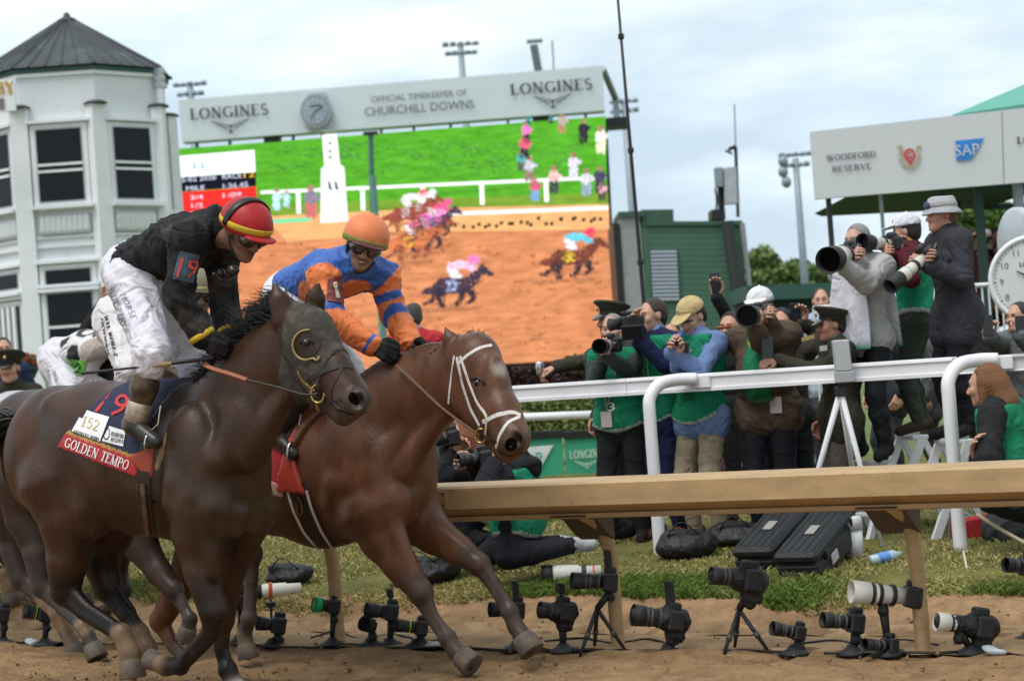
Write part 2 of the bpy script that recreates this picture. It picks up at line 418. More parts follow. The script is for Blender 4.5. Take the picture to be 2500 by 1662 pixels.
# ------------------------------------------------------------------ lettering
def sans(txt):
    cu = bpy.data.curves.new('t', 'FONT'); cu.body = txt; cu.resolution_u = 2
    o = bpy.data.objects.new('t', cu); dg = bpy.context.evaluated_depsgraph_get(); COL.objects.link(o); dg.update()
    me = bpy.data.meshes.new_from_object(o.evaluated_get(dg)); v = np.array([x.co for x in me.vertices]) if len(me.vertices) else np.zeros((0, 3)); f = [list(p.vertices) for p in me.polygons]
    bpy.data.objects.remove(o); bpy.data.curves.remove(cu); bpy.data.meshes.remove(me)
    v = v[:, :2]; mn, mx = v.min(0), v.max(0); return (v-[mn[0], 0])/0.70, f       # cap height about 1
def _arc(cx, cy, rx, ry, a0, a1, n=10):
    return [(cx+rx*math.cos(math.radians(a0+(a1-a0)*i/n)), cy+ry*math.sin(math.radians(a0+(a1-a0)*i/n))) for i in range(n+1)]
def _glyphs():
    T, t = 0.17, 0.07; S = lambda x, y0=0, y1=1: ('s', x, y0, y1)
    g = {'L': (.62, [S(.15), ('l', [(.1, .035), (.58, .035)], t), ('l', [(.57, .0), (.57, .22)], t*.8)]),
     'J': (.5, [('s3', .32, .25, 1), ('l', [(.32, .3)]+_arc(.17, .25, .15, .24, 0, -150, 7), t*1.4), ('l', [(.18, .975), (.46, .975)], t*.7)]), 'I': (.34, [S(.17)]), 'H': (.82, [S(.15), S(.67), ('l', [(.15, .52), (.67, .52)], t)]),
     'E': (.66, [S(.15), ('l', [(.1, .035), (.6, .035)], t), ('l', [(.1, .965), (.57, .965)], t), ('l', [(.15, .52), (.45, .52)], t), ('l', [(.59, 0), (.59, .2)], t*.8), ('l', [(.56, .82), (.56, 1)], t*.8)]),
     'F': (.6, [S(.15), ('l', [(.1, .965), (.57, .965)], t), ('l', [(.15, .52), (.45, .52)], t), ('l', [(.56, .8), (.56, 1)], t*.8)]),
     'N': (.84, [('s2', .15, 0, 1), ('l', [(.14, .97), (.68, .03)], T), ('s2', .68, 0, 1)]),
     'M': (1.0, [('s2', .14, 0, 1), ('l', [(.14, .97), (.48, .05)], T), ('l', [(.48, .05), (.82, .97)], t), S(.84)]),
     'O': (.86, [('l', _arc(.43, .5, .34, .46, 0, 360, 20), 'o')]), 'C': (.74, [('l', _arc(.43, .5, .34, .46, 45, 315, 16), 'o')]),
     'G': (.82, [('l', _arc(.43, .5, .34, .46, 45, 315, 16), 'o'), S(.70, .05, .45)]), 'Q': (.86, [('l', _arc(.43, .5, .34, .46, 0, 360, 20), 'o'), ('l', [(.5, .15), (.8, -.1)], T*.7)]),
     'D': (.82, [S(.15), ('l', [(.15, .965)]+_arc(.35, .5, .38, .465, 90, -90, 12)+[(.15, .035)], 'o')]),
     'P': (.66, [S(.15), ('l', [(.15, .965)]+_arc(.34, .73, .24, .235, 90, -90, 9)+[(.15, .495)], 'o')]),
     'R': (.76, [S(.15), ('l', [(.15, .965)]+_arc(.34, .74, .24, .225, 90, -90, 9)+[(.15, .515)], 'o'), ('l', [(.36, .5), (.7, .02)], T*.9)]),
     'B': (.7, [S(.15), ('l', [(.15, .965)]+_arc(.33, .75, .21, .215, 90, -90, 8)+[(.15, .535)], 'o'), ('l', [(.15, .52)]+_arc(.35, .28, .25, .245, 90, -90, 8)+[(.15, .035)], 'o')]),
     'S': (.6, [('l', _arc(.3, .74, .2, .22, 40, 270, 9)+_arc(.3, .27, .22, .24, 90, -140, 9), T*.72)]),
     'T': (.7, [S(.35), ('l', [(.04, .965), (.66, .965)], t), ('l', [(.06, .78), (.06, 1)], t*.8), ('l', [(.64, .78), (.64, 1)], t*.8)]),
     'U': (.8, [('s3', .15, .3, 1), ('l', [(.15, .35)]+_arc(.39, .3, .24, .26, 180, 360, 9)+[(.63, .97)], t*1.4)]),
     'V': (.8, [('l', [(.1, .98), (.4, .02)], T), ('l', [(.4, .02), (.7, .98)], t), ('l', [(0, .975), (.25, .975)], t*.7), ('l', [(.58, .975), (.82, .975)], t*.7)]),
     'W': (1.1, [('l', [(.1, .98), (.33, .02)], T), ('l', [(.33, .02), (.55, .9)], t), ('l', [(.5, .98), (.75, .02)], T), ('l', [(.75, .02), (.98, .98)], t), ('l', [(0, .975), (.25, .975)], t*.7), ('l', [(.86, .975), (1.1, .975)], t*.7)]),
     'A': (.8, [('l', [(.1, .02), (.4, .98)], t), ('l', [(.38, .98), (.7, .02)], T), ('l', [(.22, .35), (.58, .35)], t), ('l', [(0, .03), (.22, .03)], t*.7), ('l', [(.58, .03), (.84, .03)], t*.7)]),
     'K': (.8, [S(.15), ('l', [(.2, .4), (.66, .97)], t), ('l', [(.32, .55), (.7, .03)], T)]), 'Y': (.78, [('s3', .38, 0, .5), ('l', [(.08, .98), (.38, .48)], T), ('l', [(.38, .48), (.68, .98)], t)]),
     "'": (.25, [('l', [(.12, 1), (.12, .75)], .1)]), ' ': (.4, []),
     '1': (.5, [S(.25), ('l', [(.08, .8), (.25, .97)], t)]), '2': (.6, [('l', _arc(.3, .7, .22, .26, 170, -30, 9)+[(.08, .05)], t*1.3), ('l', [(.06, .05), (.56, .05)], T*.7)]),
     '5': (.6, [('l', [(.5, .95), (.14, .95), (.12, .55)]+_arc(.28, .32, .24, .28, 110, -150, 9), t*1.4)])}
    return g
_GL = None
def serif(txt, heavy=1.0, track=0.0):
    global _GL
    if _GL is None: _GL = _glyphs()
    T, t = 0.17*heavy, 0.07*heavy**0.5; vs, fs = [], []; x0 = 0.0
    def quad(p):
        (a, b, c_, d) = [np.array(q) for q in p]; l1, l2 = np.linalg.norm(b-a), np.linalg.norm(d-a)
        if max(l1, l2) > .3:
            k = int(max(l1, l2)/.15)
            for i in range(k):
                u, w = i/k, (i+1)/k
                q = [a+(b-a)*u, a+(b-a)*w, d+(c_-d)*w, d+(c_-d)*u] if l1 > l2 else [a+(d-a)*u, b+(c_-b)*u, b+(c_-b)*w, a+(d-a)*w]
                n = len(vs); vs.extend([(x0+e[0], e[1]) for e in q]); fs.append([n, n+1, n+2, n+3])
            return
        n = len(vs); vs.extend([(x0+e[0], e[1]) for e in p]); fs.append(list(range(n, n+len(p))))
    def line(pts, w):
        n = len(pts)
        for i in range(n-1):
            (ax, ay), (bx, by) = pts[i], pts[i+1]; dx, dy = bx-ax, by-ay; l = math.hypot(dx, dy)+1e-9; nx, ny = -dy/l, dx/l
            ww = (t*0.8+(T-t)*abs(dy/l)) if w == 'o' else w*heavy; e = ww*0.12
            quad([(ax-dx/l*e+nx*ww/2, ay-dy/l*e+ny*ww/2), (ax-dx/l*e-nx*ww/2, ay-dy/l*e-ny*ww/2), (bx+dx/l*e-nx*ww/2, by+dy/l*e-ny*ww/2), (bx+dx/l*e+nx*ww/2, by+dy/l*e+ny*ww/2)])
    for ch in txt:
        w, st = _GL.get(ch, _GL[' '])
        for s in st:
            if s[0] in ('s', 's2', 's3'):
                x, a, b = s[1:]; ww = T if s[0] != 's2' else t*1.2
                quad([(x-ww/2, a), (x+ww/2, a), (x+ww/2, b), (x-ww/2, b)])
                for yy in (a, b):
                    if yy in (0, 1): q = yy if yy == 0 else yy-t*.7; quad([(x-ww*.5-.1, q), (x+ww*.5+.1, q), (x+ww*.5+.1, q+t*.7), (x-ww*.5-.1, q+t*.7)])
            else: line(s[1], s[2])
        x0 += w+0.06+track
    return np.array(vs), fs
def flat_text(vf, org, X, Y, h, n, off=0.0, width=None):
    """lettering on a flat face: org is the lower left corner"""
    v, f = vf; sx = h if width is None else width/v[:, 0].max()
    return np.array([np.asarray(org)+a*sx*np.asarray(X)+b*h*np.asarray(Y)+np.asarray(n)*(off+0.0004*(i//4 % 5)) for i, (a, b) in enumerate(v)]), f
def decal(vf, bv, quad, off=0.004):
    """lay lettering on a curved surface; quad = picture corners (bl, br, tr, tl) of the lettering's box"""
    v, f = vf; W, H = v[:, 0].max(), max(1.0, v[:, 1].max())
    bl, br, tr, tl = [np.array(q, float) for q in quad]; out = []; keep = {}
    for i, (a, b) in enumerate(v):
        s, t = a/W, b/H; p = (1-s)*(1-t)*bl+s*(1-t)*br+s*t*tr+(1-s)*t*tl; h = hit(bv, p[0], p[1], off+0.0002*(i//4 % 4))
        if h is not None: keep[i] = len(out); out.append(h[0])
    ff = []
    for q in f:
        if all(i in keep for i in q):
            w = [keep[i] for i in q]
            if np.ptp(np.array([out[i] for i in w]), 0).max() < 0.5: ff.append(w)
    return (np.array(out), ff) if ff else None
def patch(bv, quad, nx=8, ny=8, off=0.003):
    v = [(i/nx, j/ny) for j in range(ny+1) for i in range(nx+1)]
    f = [[j*(nx+1)+i, j*(nx+1)+i+1, (j+1)*(nx+1)+i+1, (j+1)*(nx+1)+i] for j in range(ny) for i in range(nx)]
    return decal((np.array(v), f), bv, quad, off)
M_coat = mat('horse_coat', rough=0.43, vcol=True, var=0.34, nscale=9, bump=0.16, bscale=90, stretch=(1, 1, .35), spec=0.27, dirt=(0.115, 0.080, 0.052), dirt_amt=0.18, dirt_scale=34.0)
M_hair = mat('horse_hair', (0.006, 0.0055, 0.006), 0.5, var=0.3, nscale=30)
M_silk = mat('racing_silk', rough=0.5, vcol=True, var=0.07, nscale=8, crease=1.1, cscale=7, spec=0.3, dirt=(0.16, 0.11, 0.07), dirt_amt=0.12, dirt_scale=7)
M_silkmud = mat('muddy_silk', rough=0.75, vcol=True, var=0.3, nscale=7, crease=1.2, cscale=7, spec=0.25, dirt=(0.075, 0.06, 0.045), dirt_amt=0.42, dirt_scale=6)
M_cloth = mat('cloth', rough=0.85, vcol=True, var=0.14, nscale=9, crease=1.2, cscale=6, spec=0.2)
M_skin = mat('skin', rough=0.55, vcol=True, var=0.06, nscale=30, spec=0.35)
M_skinmud = mat('muddy_skin', rough=0.6, vcol=True, var=0.15, nscale=25, spec=0.35, dirt=(0.09, 0.062, 0.04), dirt_amt=0.4, dirt_scale=18)
M_leather = mat('dark_leather', (0.022, 0.014, 0.010), 0.5, var=0.3, nscale=20, dirt=(0.10, 0.07, 0.045), dirt_amt=0.25, dirt_scale=12)
M_brownleather = mat('brown_leather', (0.11, 0.055, 0.03), 0.55, var=0.3, nscale=20, dirt=(0.16, 0.11, 0.07), dirt_amt=0.25, dirt_scale=12)
M_tanrein = mat('tan_rein_grip', (0.30, 0.105, 0.055), 0.6, var=0.15, nscale=20)
M_whitestrap = mat('white_strap', (0.62, 0.58, 0.55), 0.5, var=0.1, nscale=20, dirt=(0.22, 0.14, 0.08), dirt_amt=0.32, dirt_scale=14)
M_brass = mat('brass', (0.45, 0.32, 0.12), 0.35, 1.0, var=0.2, nscale=20)
M_steel = mat('steel', (0.5, 0.5, 0.5), 0.3, 1.0, var=0.1)
M_black = mat('black_plastic', (0.012, 0.012, 0.013), 0.45, var=0.25, nscale=15)
M_vc = mat('painted', rough=0.5, vcol=True, var=0.08, nscale=10)
M_gloss = mat('glossy_shell', rough=0.28, vcol=True, var=0.06, nscale=10, dirt=(0.14, 0.10, 0.07), dirt_amt=0.18, dirt_scale=9)
M_lens = mat('goggle_lens', (0.035, 0.032, 0.028), 0.08, 0.0, var=0.0, spec=0.9, coat=1.0)
M_red = mat('red_print', (0.50, 0.03, 0.035), 0.7, var=0.1); M_white = mat('white_print', (0.75, 0.74, 0.74), 0.7, var=0.05); M_gold = mat('gold_print', (0.50, 0.33, 0.08), 0.6, var=0.1)
M_navy = mat('navy_print', (0.012, 0.016, 0.045), 0.75, var=0.15); M_ink = mat('dark_print', (0.02, 0.02, 0.03), 0.7, var=0.1); M_greyink = mat('grey_print', (0.16, 0.16, 0.22), 0.7, var=0.1)
M_helm = mat('helmet_cover', rough=0.5, vcol=True, var=0.1, nscale=8, bump=.12, bscale=30, spec=0.3, dirt=(0.14, 0.09, 0.06), dirt_amt=0.16, dirt_scale=9)
# ------------------------------------------------------------------ ground
RA = onz(2254, 1587, 0); RB = onz(836, 1570, 0); RU = nrm(RA-RB); RN = V(-RU[1], RU[0], 0); RN = RN if RN[1] > 0 else -RN
def rl(a, n, z): return RA+a*RU+n*RN+V(0, 0, z)
PROF = [(-60, 0), (-6, 0), (0.0, 0.0), (0.34, 0.015), (0.42, .05), (0.62, .15), (0.80, .185), (1.3, .235), (2.0, .285), (3.0, .30), (8, .30), (60, .30), (900, .30)]
def gz(n): return float(np.interp(n, [p[0] for p in PROF], [p[1] for p in PROF]))
def gzp(p): return gz((np.asarray(p)-RA)@RN)
def ong(px, py, it=12):
    """where a picture point meets the ground"""
    z = 0.2
    for _ in range(it): z = gzp(onz(px, py, z))
    return onz(px, py, z)
def strip(n0, n1, dn, a0, a1, da, disp, z0=0.0):
    ns = np.arange(n0, n1+dn*.5, dn); as_ = np.arange(a0, a1+da*.5, da); v = []
    for n in ns:
        for a in as_:
            p = rl(a, n, gz(n)+z0); d = disp(a, n) if disp else 0; v.append(p+V(0, 0, d))
    na = len(as_); f = [[i*na+j, i*na+j+1, (i+1)*na+j+1, (i+1)*na+j] for i in range(len(ns)-1) for j in range(na-1)]
    return np.array(v), f
def nz(x, y, s, o=4): return mnoise.fractal(Vector((x*s, y*s, 0.3)), 0.8, 2.0, o)
M_dirt = mat('track_dirt', (0.235, 0.145, 0.075), .95, var=.32, nscale=5, bump=1.6, bscale=26, spec=.15, dirt=(.17, .09, .045), dirt_amt=.25, dirt_scale=9)
M_sand = mat('pale_sand', (0.36, 0.235, 0.13), .95, var=.2, nscale=6, bump=.8, bscale=40, spec=.15)
M_bank = mat('bank_earth', (0.29, 0.18, 0.098), .95, var=.3, nscale=7, bump=1.5, bscale=18, spec=.15, dirt=(.13, .08, .045), dirt_amt=.35, dirt_scale=6)
M_turf = mat('turf_soil', (0.125, 0.12, 0.035), .95, var=.4, nscale=3, bump=1.0, bscale=60, spec=.15, dirt=(.22, .17, .07), dirt_amt=.35, dirt_scale=2.5)
def track_mesh():
    ns = np.arange(-4.2, .03, .035); as_ = np.arange(-8.5, 3.4, .05); N_, A_ = np.meshgrid(ns, as_, indexing='ij'); r = np.random.default_rng(19)
    z = .022*vnoise(A_*.6, N_, 2.6, 2)+.007*np.sin(N_*46+.8*np.sin(A_*1.3)+vnoise(A_, N_, 1.5, 4))+.008*vnoise(A_, N_, 14, 6)-.02*np.clip((N_+.25)/.27, 0, 1)
    for _ in range(150):
        a, n = r.uniform(-7.5, 2.8), r.uniform(-3.6, -.25); sl = (slice(*np.searchsorted(ns, (n-.2, n+.2))), slice(*np.searchsorted(as_, (a-.25, a+.25)))); d = np.sqrt(((A_[sl]-a)/1.2)**2+(N_[sl]-n)**2)/.075; z[sl] += -.034*np.exp(-d**4)+.016*np.exp(-((d-1.35)/.35)**2)
    P_ = RA+A_[..., None]*RU+N_[..., None]*RN; P_[..., 2] = z; na = len(as_); idx = np.arange(len(ns)*na).reshape(len(ns), na); f = np.stack([idx[:-1, :-1], idx[:-1, 1:], idx[1:, 1:], idx[1:, :-1]], -1).reshape(-1, 4); return P_.reshape(-1, 3), f
struct('track_far', (np.array([rl(-300, -60, -.09), rl(200, -60, -.09), rl(200, 14, -.09), rl(-300, 14, -.09)]), [[0, 1, 2, 3]]), M_dirt)
struct('sand_strip', strip(-0.12, 0.44, .04, -16, 5, .10, lambda a, n: .012*nz(a, n, 5)+.004, .002), M_sand, None, True)
struct('bank', strip(0.32, 0.95, .03, -16, 5, .05, lambda a, n: .03*nz(a, n*2, 4.5, 4)*max(0, 1-abs(n-.55)/.4)+.004, .002), M_bank, None, True)
def gedge(a): return .72+.10*nz(a, 1.7, 1.6)
struct('turf', strip(0.66, 12, .14, -24, 10, .16, lambda a, n: .02*nz(a, n, 1.2)+(-.06 if n < .78 else .006), .0), M_turf, None, True)
struct('infield', (np.array([rl(-700, 11.5, .285), rl(600, 11.5, .285), rl(600, 900, .285), rl(-700, 900, .285)]), [[0, 1, 2, 3]]), mat('infield_grass', (.10, .14, .035), .95, var=.3, nscale=.8))
def vnoise(x, y, sc, seed=0):
    """cheap vectorised value noise"""
    r = np.random.default_rng(seed+100); tab = r.uniform(-1, 1, (256, 256)); o = 0; amp = 1.0
    for k in range(4):
        u, v = x*sc*2**k+17.3*k, y*sc*2**k+5.1*k; i, j = np.floor(u).astype(int), np.floor(v).astype(int); a, b = u-i, v-j; a, b = a*a*(3-2*a), b*b*(3-2*b); T = lambda p, q: tab[p % 256, q % 256]
        o = o+amp*((T(i, j)*(1-a)+T(i+1, j)*a)*(1-b)+(T(i, j+1)*(1-a)+T(i+1, j+1)*a)*b); amp *= .55
    return o
struct('track', track_mesh(), M_dirt, None, True)
def grass():
    r = np.random.default_rng(11); N = 120000; A = r.uniform(-9, 3.2, N); ge = .70+.13*vnoise(A, A*0, 1.3); q = r.uniform(0, 1, N)**1.6; nn_ = ge+q*5.0-.02; e = r.uniform(0, 1, N) < .22; nn_[e] = (ge+np.abs(r.normal(size=N))*.2-.08)[e]
    patch_ = vnoise(A, nn_*1.5, .8, 3); fr = nn_-ge; gp = np.array([p[0] for p in PROF]); gq = np.array([p[1] for p in PROF]); z = np.interp(nn_, gp, gq)+.002
    p = RA+A[:, None]*RU+nn_[:, None]*RN; p[:, 2] = z
    lush = np.clip(.85-fr/.55, 0, 1)*np.clip(.35+1.3*vnoise(A, nn_*0, 1.1, 7), 0, 1.2)+np.clip(patch_*1.1, 0, 1)*.8
    h = (.016+.030*np.clip(lush, 0, 1))*r.uniform(.5, 1.5, N); w = r.uniform(.003, .007, N); th = r.uniform(0, 6.28, N); sd = np.stack([np.cos(th)*w, np.sin(th)*w, 0*w], 1); ln = np.stack([r.normal(size=N), r.normal(size=N)-.4, 0*w], 1)*(h*.7)[:, None]; hz = np.zeros((N, 3)); hz[:, 2] = h
    v = np.stack([p-sd, p+sd, p+sd*.6+ln*.4+hz*.65, p+ln+hz], 1).reshape(-1, 3); i4 = np.arange(N)*4; f = np.vstack([np.stack([i4, i4+1, i4+2], 1), np.stack([i4, i4+2, i4+3], 1)])
    k = np.clip(lush+r.normal(size=N)*.22, 0, 1)[:, None]; col = (V(.40, .33, .14)*(1-k)+V(.12, .19, .035)*k)*r.uniform(.65, 1.3, (N, 1)); c = np.repeat(col, 4, 0)
    single('grass', 'green and straw-coloured grass on the bank behind the brown rail', 'grass', (v, f), mat('grass_blade', rough=.8, vcol=True, var=0, spec=.15), c, False, None, 'stuff')
grass()
def clods():
    r = np.random.default_rng(5); parts = []
    for i in range(2600):
        a, n = r.uniform(-8, 2.6), r.uniform(-3.0, -.02)
        if i < 500: n = r.uniform(.0, .7)
        s = .004+.013*r.uniform()**3; p = rl(a, n, gz(n)+s*.3-(.0 if n > -.2 else 0)); v = np.array([(1, 0, 0), (-1, 0, 0), (0, 1, 0), (0, -1, 0), (0, 0, 1), (0, 0, -1)], float)*s*r.uniform(.6, 1.3, (6, 1))+r.normal(size=(6, 3))*s*.15
        parts.append((v+p, [[0, 2, 4], [2, 1, 4], [1, 3, 4], [3, 0, 4], [2, 0, 5], [1, 2, 5], [3, 1, 5], [0, 3, 5]]))
    single('dirt_clods', 'loose clods of dirt scattered over the track', 'dirt', join(*parts), M_dirt, None, True, None, 'stuff')
clods()
# ------------------------------------------------------------------ brown track rail
M_tan = mat('tan_rail', (0.41, 0.272, 0.138), .55, var=.16, nscale=4, dirt=(.26, .155, .075), dirt_amt=.22, dirt_scale=13, stretch=(1, 1, 4))
M_tan2 = mat('tan_rail_under', (0.40, 0.25, 0.11), .6, var=.16, nscale=6); M_dkbracket = mat('rail_bracket', (.075, .05, .03), .7, var=.2)
def brown_rail():
    t = Thing('track_rail', 'tan boxed racetrack rail on curved posts along the dirt', 'rail', rl(-2, 0, 0))
    z = .945; a0, a1 = -14, 3.2; nf = -.44; cuts = [-14, -9.5, -6.05, -2.62, .95, 3.2]
    for i in range(5):
        p, q = cuts[i]+(.002 if i else 0), cuts[i+1]-.002
        t.add('beam', extrude([(nf, z-.012), (nf+.014, z), (nf+.40, z), (nf+.40, z-.02), (nf+.03, z-.02), (nf+.03, z-.125), (nf, z-.125)], rl(p, 0, 0), rl(q, 0, 0), RN, UP), M_tan)
        t.add('under_beam', extrude([(nf+.035, z-.030), (nf+.18, z-.030), (nf+.18, z-.185), (nf+.135, z-.185), (nf+.12, z-.172), (nf+.045, z-.140), (nf+.035, z-.127)], rl(p, 0, 0), rl(q, 0, 0), RN, UP), M_tan2)
        t.add('lower_lip', extrude([(nf+.105, z-.176), (nf+.14, z-.188), (nf+.14, z-.206), (nf+.105, z-.198)], rl(p, 0, 0), rl(q, 0, 0), RN, UP), M_tan)
    for a in cuts[1:-1]:
        jp = t.add('joint_plate', box(rl(a, nf-.003, z-.07), (.16, .006, .10), RU, RN, UP, .002), M_tan)
        for da in (-.05, .05):
            for dz in (-.03, .03): t.add('bolt', lathe(rl(a+da, nf-.006, z-.07+dz), -RN, [(0, .009), (.004, .009), (.006, .004)], 8), M_dkbracket, parent=jp)
    for a in (1.86, 0, -1.78, -3.72, -5.6, -7.5, -9.4):
        q = t.add('post', tube(spline([rl(a, .0, -.1), rl(a, 0, .25), rl(a, -.01, .52), rl(a, -.07, .66), rl(a, -.20, .735), rl(a, -.27, .76)], 5), [.040]*26, 10, True, 1.0), M_tan, None, True)
        t.add('bracket', extrude([(-.36, .755), (-.10, .80), (-.04, .80), (-.04, .60), (-.10, .63), (-.22, .725)], rl(a-.16, 0, 0), rl(a+.055, 0, 0), RN, UP), M_dkbracket, parent=q)
    return t
brown_rail()
# ------------------------------------------------------------------ white turf rail
M_wht = mat('white_enamel', (.72, .71, .73), .35, var=.06, nscale=3, dirt=(.42, .37, .30), dirt_amt=.17, dirt_scale=14); M_wht2 = mat('white_enamel_dull', (.60, .60, .62), .5, var=.1)
def white_rail():
    b = ong(1612, 1355); n0 = (b-RA)@RN; a0 = (b-RA)@RU; nb = n0+.33
    t = Thing('turf_rail', 'white turf rail on gooseneck posts in front of the photographers', 'rail', b)
    def zt(px, py):
        d = ray(px, py); s = ((RA-CAM)@RN+nb)/(d@RN); p = CAM+s*d; return (p-RA)@RU, p[2]
    aL, zL = zt(1256, 943); aR, zR = zt(2322, 873); k = (zR-zL)/(aR-aL); H = lambda a: zL+k*(a-aL)
    cuts = [-12, -4.2, aL+.92, aR+.02]
    for i in range(3):
        p, q = cuts[i]+.002, cuts[i+1]-.002
        t.add('beam', extrude([(-.035, 0), (-.03, .004), (.05, .004), (.05, -.018), (-.010, -.018), (-.018, -.02), (-.018, -.088), (-.034, -.092), (-.034, -.104), (.03, -.104), (.03, -.112), (-.045, -.112), (-.045, -.09), (-.03, -.086), (-.03, -.022), (-.04, -.018)], rl(p, nb, H(p)), rl(q, nb, H(q)), RN, UP+RU*k), M_wht)
    t.add('beam_track', extrude([(-.028, 0), (.05, 0), (.05, -.02), (.0, -.02), (.0, -.09), (.03, -.1), (-.03, -.1), (-.012, -.09), (-.012, -.02), (-.028, -.016)], rl(aR-.05, nb+.006, H(aR)-.004), rl(aR+2.5, nb+.006, H(aR+2.5)-.004), RN, UP), M_wht2)
    def post(a, yb):
        zb = gz(n0); top = H(a)
        q = t.add('post', tube(spline([rl(a, n0, zb-.05), rl(a, n0, zb+.5), rl(a, n0, top-.26), rl(a+.0, n0+.02, top-.13), rl(a+.04, n0+.10, top-.045), rl(a+.12, n0+.21, top-.025), rl(a+.22, n0+.28, top-.03)], 6), .042, 14), M_wht, None, True)
        t.add('clamp', box(rl(a+.25, n0+.285, top-.05), (.13, .03, .085), RU, RN, UP, .005), M_wht, parent=q)
    post(a0, 0); a2 = min(np.arange(a0+1.5, a0+3, .01), key=lambda a: abs(proj(rl(a, n0, .8))[0]-2331)); post(a2, 0); post(a0-2.3, 0); post(a0-4.6, 0); post(a0+4.5, 0)
    # grey square upright clamped on the rail
    c = P(2055, 880, 12.75); xx = [p for p in (P(2055, 830, 12.6), P(2060, 895, 12.6))]
    return t, n0, nb, H
WRAIL, WN0, WNB, WH_ = white_rail()
# ------------------------------------------------------------------ lettering shorthand on flat boards
def on_plane(px, py, Y): d = ray(px, py); return CAM+d*(Y/d[1])
def poly(pts, Y, lift=0.0):
    return np.array([on_plane(x, y, Y-lift) for x, y in pts]), [list(range(len(pts)))]
def slab(pts, Y, th):
    f_ = np.array([on_plane(x, y, Y) for x, y in pts]); n = len(pts); b = f_+V(0, th, 0)
    return np.vstack([f_, b]), [list(range(n)), [n+i for i in range(n)][::-1]]+[[i, n+i, n+(i+1) % n, (i+1) % n] for i in range(n)]
def ptext(vf, Y, bl, br, h, lift):
    v, f = vf; W = v[:, 0].max(); bl, br = np.array(bl, float), np.array(br, float); d = br-bl; u = nrm(np.append(d, 0))[:2]; up = np.array((u[1], -u[0]))
    return np.array([on_plane(*(bl+d*a/W+up*h*b), Y-lift-.0015*(i//4 % 5)) for i, (a, b) in enumerate(v)]), f
def wing(cx, cy, w, ang):
    """hourglass wings emblem as thin bars in picture units"""
    q = []; c, s = math.cos(ang), math.sin(ang)
    def bar(x0, y0, x1, y1, t): q.append([(x0, y0-t), (x1, y1-t), (x1, y1+t), (x0, y0+t)])
    for sg in (-1, 1):
        bar(0, .12, sg*.5, -.02, .012); bar(sg*.05, .16, sg*.42, .045, .010); bar(sg*.08, .20, sg*.34, .10, .010); bar(0, .30, sg*.5, -.02, .008)
    bar(-.05, .14, .05, .14, .02); bar(-.05, .30, .05, .30, .02); bar(-.02, .22, .02, .22, .07)
    v, f = [], []
    for p in q:
        n = len(v); v += [(cx+(x*c+y*s)*w, cy+(-x*s+y*c)*w) for x, y in p]; f.append([n, n+1, n+2, n+3])
    return v, f
def pshape(vf, Y, lift):
    v, f = vf; return np.array([on_plane(x, y, Y-lift-.002*(i//4 % 6)) for i, (x, y) in enumerate(v)]), f
